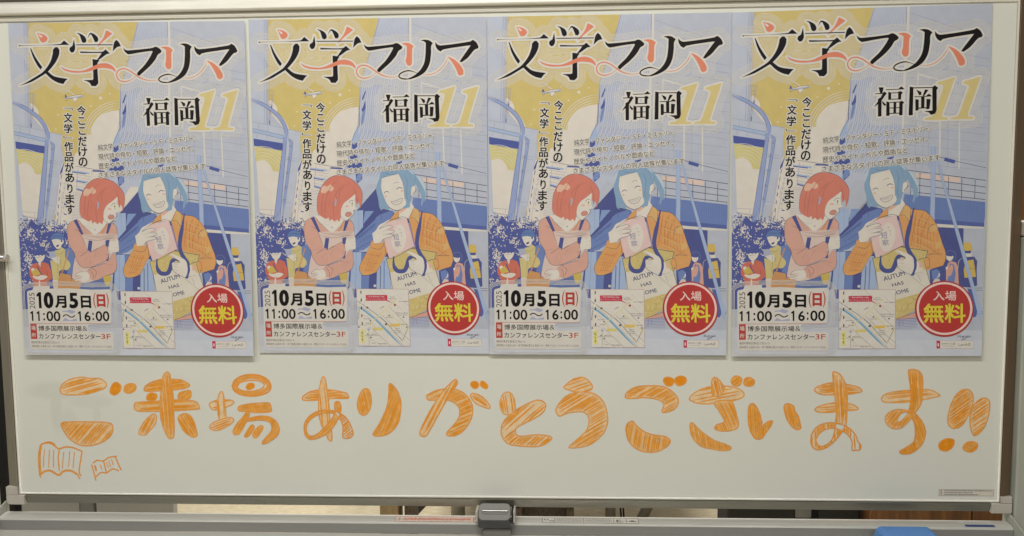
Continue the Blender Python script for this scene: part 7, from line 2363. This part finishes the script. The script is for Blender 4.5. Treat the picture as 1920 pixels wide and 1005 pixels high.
for v0, e in ((0.74, 0.96), (0.44, 0.62), (0.14, 0.72)):
    u = 0.10
    while u < e: w = rr.uniform(0.01, 0.035); mk.append((u, min(e, u + w), v0, v0 + 0.13, tuple([rr.uniform(0.10, 0.3)] * 3))); u += w + 0.006
flat_label('maker_label', XR - 0.1000, XR - 0.0055, Z0 + 0.0068, Z0 + 0.0185, mk, (0.70, 0.66, 0.58))

# ------------------------------------------------------------------ marker writing on the sheet
BW = (192, 189, 176)
INKC = {'wash': ink_col((220, 150, 80), BW), 'line': ink_col((224, 126, 44), BW), 'hatch': ink_col((230, 123, 20), BW), 'solid': ink_col((232, 121, 16), BW), 'pale': ink_col((203, 172, 130), BW)}
istack = Stack(-1000, -500, 2000, 1000, 1.0, 0.02)
irnd = random.Random(11)
def hatch(poly, ang, step, jitter):
    a = math.radians(ang); d = np.array([math.cos(a), -math.sin(a)]); n = np.array([-d[1], d[0]])
    t = poly @ n; out = []
    y = t.min() + step * 0.5
    while y < t.max():
        yy = y + irnd.uniform(-jitter, jitter) * step; xs = []
        for i in range(len(poly)):
            p, q = poly[i], poly[(i + 1) % len(poly)]; tp, tq = t[i] - yy, t[(i + 1) % len(poly)] - yy
            if (tp > 0) != (tq > 0): xs.append((p + (q - p) * (tp / (tp - tq))) @ d)
        xs.sort()
        for s, e in zip(xs[::2], xs[1::2]):
            if e - s > 2.5: out.append((s, e, yy))
        y += step
    return [(d * s + n * yy, d * e + n * yy) for s, e, yy in out], d, n
chars = []
cur = None
for line in INK.strip().split('\n'):
    q = line.split('|')
    if q[0] == 'c':
        cur = '%s#%d' % (q[1], len(chars)); chars.append(cur); continue
    if q[0] == 'k':
        dens, ang = float(q[1]), float(q[2]); p = parse(q[3]); p = spline(p, True, 6)
        p = p + np.array([(irnd.gauss(0, 0.12), irnd.gauss(0, 0.12)) for _ in p])
        v, f = fill_tris(p)
        base = 'solid' if dens > 0.9 else 'wash'
        mixf = min(1, max(0, (dens - 0.5) / 0.35))
        col = tuple(INKC['pale'][i] * (1 - mixf) + INKC['wash'][i] * mixf for i in range(3)) if dens <= 0.9 else INKC['solid']
        istack.add(cur, v, f, col)
        if dens <= 0.9:
            hs, d, n = hatch(p, ang, 3.4, 0.30)
            for a, b in hs:
                if irnd.random() > 0.5 + dens * 0.6: continue
                L = np.hypot(*(b - a)); s = irnd.uniform(0.02, 0.16) * (1.25 - dens); e = 1 - irnd.uniform(0.02, 0.16) * (1.25 - dens)
                pp = np.array([a + (b - a) * (s + (e - s) * t) + n * math.sin(t * 3 + irnd.random()) * 0.5 for t in np.linspace(0, 1, 6)])
                rb = ribbon(pp, irnd.uniform(1.6, 2.6) + dens * 1.3, True)
                k = irnd.uniform(0.0, 0.55); hc = tuple(INKC['hatch'][i] * (1 - k) + INKC['wash'][i] * k for i in range(3))
                if rb: istack.add(cur, rb[0], rb[1], hc, rb[2])
                if irnd.random() < 0.22:      # a sliver the pen missed
                    t0 = irnd.uniform(0.1, 0.6); q_ = a + (b - a) * t0 + n * 1.6; rb = ribbon(np.array([q_, q_ + (b - a) * irnd.uniform(0.12, 0.3)]), 0.9)
                    if rb: istack.add(cur, rb[0], rb[1], INKC['pale'], rb[2])
        else:
            hs, d, n = hatch(p, 60, 5.0, 0.4)
            for a, b in hs:
                if irnd.random() < 0.35:
                    m_ = a + (b - a) * irnd.uniform(0.25, 0.5); rb = ribbon(np.array([m_, m_ + (b - a) * 0.2]), 1.0)
                    if rb: istack.add(cur, rb[0], rb[1], INKC['wash'], rb[2])
        rb = ribbon(np.vstack([p, p[:1]]), 2.2)
        k = irnd.uniform(0.1, 0.4) if dens > 0.5 else irnd.uniform(0.2, 0.6)
        istack.add(cur, rb[0], rb[1], tuple(INKC['line'][i] * (1 - k) + INKC['wash'][i] * k for i in range(3)), rb[2])
    else:
        p = spline(parse(q[2]), False, 5); p = p + np.array([(irnd.gauss(0, 0.15), irnd.gauss(0, 0.15)) for _ in p])
        rb = ribbon(p, float(q[1]) * 1.1)
        k = irnd.uniform(0.0, 0.4); istack.add(cur, rb[0], rb[1], tuple(INKC['line'][i] * (1 - k) + INKC['wash'][i] * k for i in range(3)), rb[2])
for c in chars:
    V, Fc, Zc, Cc = istack.arrays(c)
    co = np.c_[V[:, 0] / 1000, -0.0001 - Zc / 1000, V[:, 1] / 1000 + ZB]
    flat_mesh('book_drawing' if c.startswith('book') else 'marker_character', co, Fc, Cc, M['ink'], WB)

# ================================================================== the four posters
# height of the sheet off the board at (top left, top right, bottom left) in millimetres: they hang a little loose
LIFT = [(0.8, 3.0, 6.5), (0.6, 1.4, 2.2), (0.8, 1.2, 5.5), (0.8, 1.6, 6.0)]
LABELS = ['illustrated book fair poster at the far left end, its lower right corner lifting off',
          'illustrated book fair poster second from the left, lying flattest against the whiteboard',
          'illustrated book fair poster third from the left, just right of the middle of the whiteboard',
          'illustrated book fair poster at the far right end, hung tilted and highest on the whiteboard']
for k in range(4):
    Hm = homography(POSTER_CORNERS[k]); c0 = np.mean(np.array(POSTER_CORNERS[k]), 0)
    root = empty('poster', (c0[0], -0.0003, c0[1] + ZB), LABELS[k], 'poster', 'book fair posters in a row on the whiteboard')
    tl_, tr_, bl_ = LIFT[k]
    def place(V, Z):
        h = np.c_[V, np.ones(len(V))] @ Hm.T
        x = h[:, 0] / h[:, 2] - c0[0]; z = h[:, 1] / h[:, 2] - c0[1]
        lift = tl_ + (tr_ - tl_) * V[:, 0] / PW + (bl_ - tl_) * V[:, 1] / PH
        return np.c_[x, -(lift + 0.25 + Z) / 1000, z]
    # the sheet of paper
    V = np.array([(0, 0), (PW, 0), (PW, PH), (0, PH)], float)
    fr = place(V, np.zeros(4)); bk = place(V, np.full(4, -0.22))
    mesh_obj('sheet', np.vstack([fr, bk]), [(0, 3, 2, 1), (4, 5, 6, 7), (0, 1, 5, 4), (1, 2, 6, 5), (2, 3, 7, 6), (3, 0, 4, 7)], M['paper'], root)
    for part in PRINT:
        V, Fc, Zc, Cc = PRINT[part]
        flat_mesh(part, place(V, Zc), Fc, Cc, M['print'], root)

# ================================================================== eraser on the tray
er = empty('whiteboard_eraser', (0.653, -0.070, TZ - 0.0245), 'blue plastic whiteboard eraser lying on the tray', 'eraser')
prism('eraser_body', [(-0.0475, 0.008), (0.0475, 0.008), (0.0505, 0.014), (0.0455, 0.0275), (0.039, 0.0320), (-0.041, 0.0320), (-0.046, 0.0275), (-0.0505, 0.014)], -0.026, 0.026, 'y', M['blue'], er, 0.0022, seg=3)
box('eraser_felt', -0.0465, 0.0465, -0.024, 0.024, 0.0002, 0.0078, M['felt'], er, 0.001)

# ================================================================== what shows behind the board
# grey partition at the left, black curtain beside it
pt = empty('partition_panel', (-1.355, 1.0, 0), 'grey standing partition panel behind the left end of the whiteboard', 'partition')
box('panel_board', -0.24, -0.055, -0.015, 0.015, 0.06, 1.15, M['partition'], pt, 0.003)
box('panel_post', -0.050, -0.008, -0.022, 0.022, 0.0, 1.2, M['partition_dark'], pt, 0.003)
box('panel_board', -0.003, 0.240, -0.015, 0.015, 0.06, 1.15, M['partition'], pt, 0.003)
box('panel_foot', 0.19, 0.24, -0.2, 0.2, 0.0, 0.058, M['partition_dark'], pt, 0.003)
box('panel_foot', -0.24, -0.19, -0.2, 0.2, 0.0, 0.058, M['partition_dark'], pt, 0.003)
ct = [(-0.9 + 0.02 * i, 0.02 * math.sin(i * 0.9)) for i in range(41)]
cu = prism('black_curtain', ct + [(x, y + 0.006) for x, y in reversed(ct)], 0.0, 1.30, 'z', M['dark'])
cu.location = (-1.56, 1.12, 0); tag(cu, 'black pleated curtain at the far left behind the whiteboard frame', 'curtain')
# brown cabinet at the right
ww = empty('wooden_cabinet', (1.648, 1.65, 0), 'tall brown wooden cabinet standing behind the right end of the whiteboard', 'cabinet')
box('cabinet_body', -0.485, 0.60, -0.16, 0.25, 0.0, 2.3, M['wood'], ww, 0.002)
box('cabinet_door', -0.482, -0.150, -0.182, -0.161, 0.02, 2.28, M['wood'], ww, 0.002)
box('cabinet_door', -0.146, 0.598, -0.182, -0.161, 0.02, 2.28, M['wood'], ww, 0.002)
# stool with square legs
st = empty('wooden_stool', (-0.520, 1.6, 0), 'tan wooden stool with square legs behind the left half of the whiteboard', 'stool')
box('stool_seat', -0.10, 0.09, -0.06, 0.06, 0.44, 0.47, M['wood2'], st, 0.006)
for sx in (-1, 1):
    for sy in (-1, 1):
        box('stool_leg', sx * 0.046 - 0.034, sx * 0.040 + 0.030 * (1 if sx < 0 else 0.3), sy * 0.026 - 0.02, sy * 0.026 + 0.02, 0.0, 0.439, M['wood2'] if sx < 0 else M['shade_wood'], st, 0.003)  # right-hand legs: side shade put into a darker wood colour
# table on thick grey tubes
ft = empty('folding_table', (0.0, 2.2, 0), 'folding table on thick grey tube legs behind the middle of the whiteboard', 'table')
box('table_top', -0.55, 0.75, -0.25, 0.25, 0.68, 0.71, M['seat'], ft, 0.006)
tube('table_leg', [(-0.385, 0.0, 0.0), (-0.385, 0.0, 0.679)], 0.032, M['tube'], ft, 20)
tube('table_leg', [(0.293, 0.0, 0.0), (0.293, 0.0, 0.679)], 0.023, M['tube'], ft, 20)
tube('table_brace', [(0.415, 0.06, 0.0), (0.735, 0.06, 0.679)], 0.024, M['tube'], ft, 20)
for dx in (0.0, 0.012): tube('table_cable', [(0.335 + dx, -0.02, 0.679), (0.322 + dx, -0.02, 0.3), (0.345 + dx, -0.02, 0.0)], 0.004, M['black'], ft, 8)
# black tripod
tp = empty('tripod_stand', (-0.28, 2.0, 0), 'black tripod stand with spread legs behind the red caution sticker', 'stand')
tube('tripod_pole', [(0, 0, 0.42), (0, 0, 0.86)], 0.014, M['black'], tp)
for ax, ay in ((-0.42, -0.02), (0.22, 0.34), (0.16, -0.2)): tube('tripod_leg', [(0, 0, 0.44), (ax, ay, 0.0)], 0.013, M['black'], tp)
# added where the floor lies in shade: low dark bench
bn = empty('floor_shade_block', (0.01, 1.75, 0), 'shaded-floor stand-in, an added dark brown bench just right of the latch behind the whiteboard', 'block')
box('shade_block_top', -0.11, 0.11, -0.2, 0.2, 0.36, 0.40, M['shade_wood'], bn, 0.004)
for sx in (-1, 1): box('shade_block_side', sx * 0.095 - 0.014, sx * 0.095 + 0.014, -0.2, 0.2, 0.0, 0.359, M['shade_wood'], bn, 0.003)
box('shade_block_panel', -0.08, 0.08, -0.10, -0.085, 0.02, 0.358, M['shade_wood'], bn, 0.002)
# dark cases and a pale box between them
def case(loc, w, d, h, label):
    c = empty('equipment_case', loc, label, 'case')
    box('case_body', -w / 2, w / 2, -d / 2, d / 2, 0.0, h * 0.8, M['dark'], c, 0.008)
    box('case_lid', -w / 2, w / 2, -d / 2, d / 2, h * 0.8 + 0.002, h, M['dark'], c, 0.008)
case((0.785, 1.6, 0), 0.24, 0.20, 0.60, 'large black equipment case left of the pale box behind the whiteboard')
case((1.072, 1.62, 0), 0.15, 0.14, 0.60, 'narrow black equipment case between the pale box and the wooden cabinet')
pb = empty('storage_box', (0.978, 1.78, 0), 'pale plastic storage box with a blue base between two black cases', 'box')
box('box_body', -0.05, 0.05, -0.15, 0.15, 0.299, 0.62, M['white_box'], pb, 0.004)
box('box_base', -0.052, 0.052, -0.153, 0.153, 0.0, 0.297, M['blue_box'], pb, 0.004)
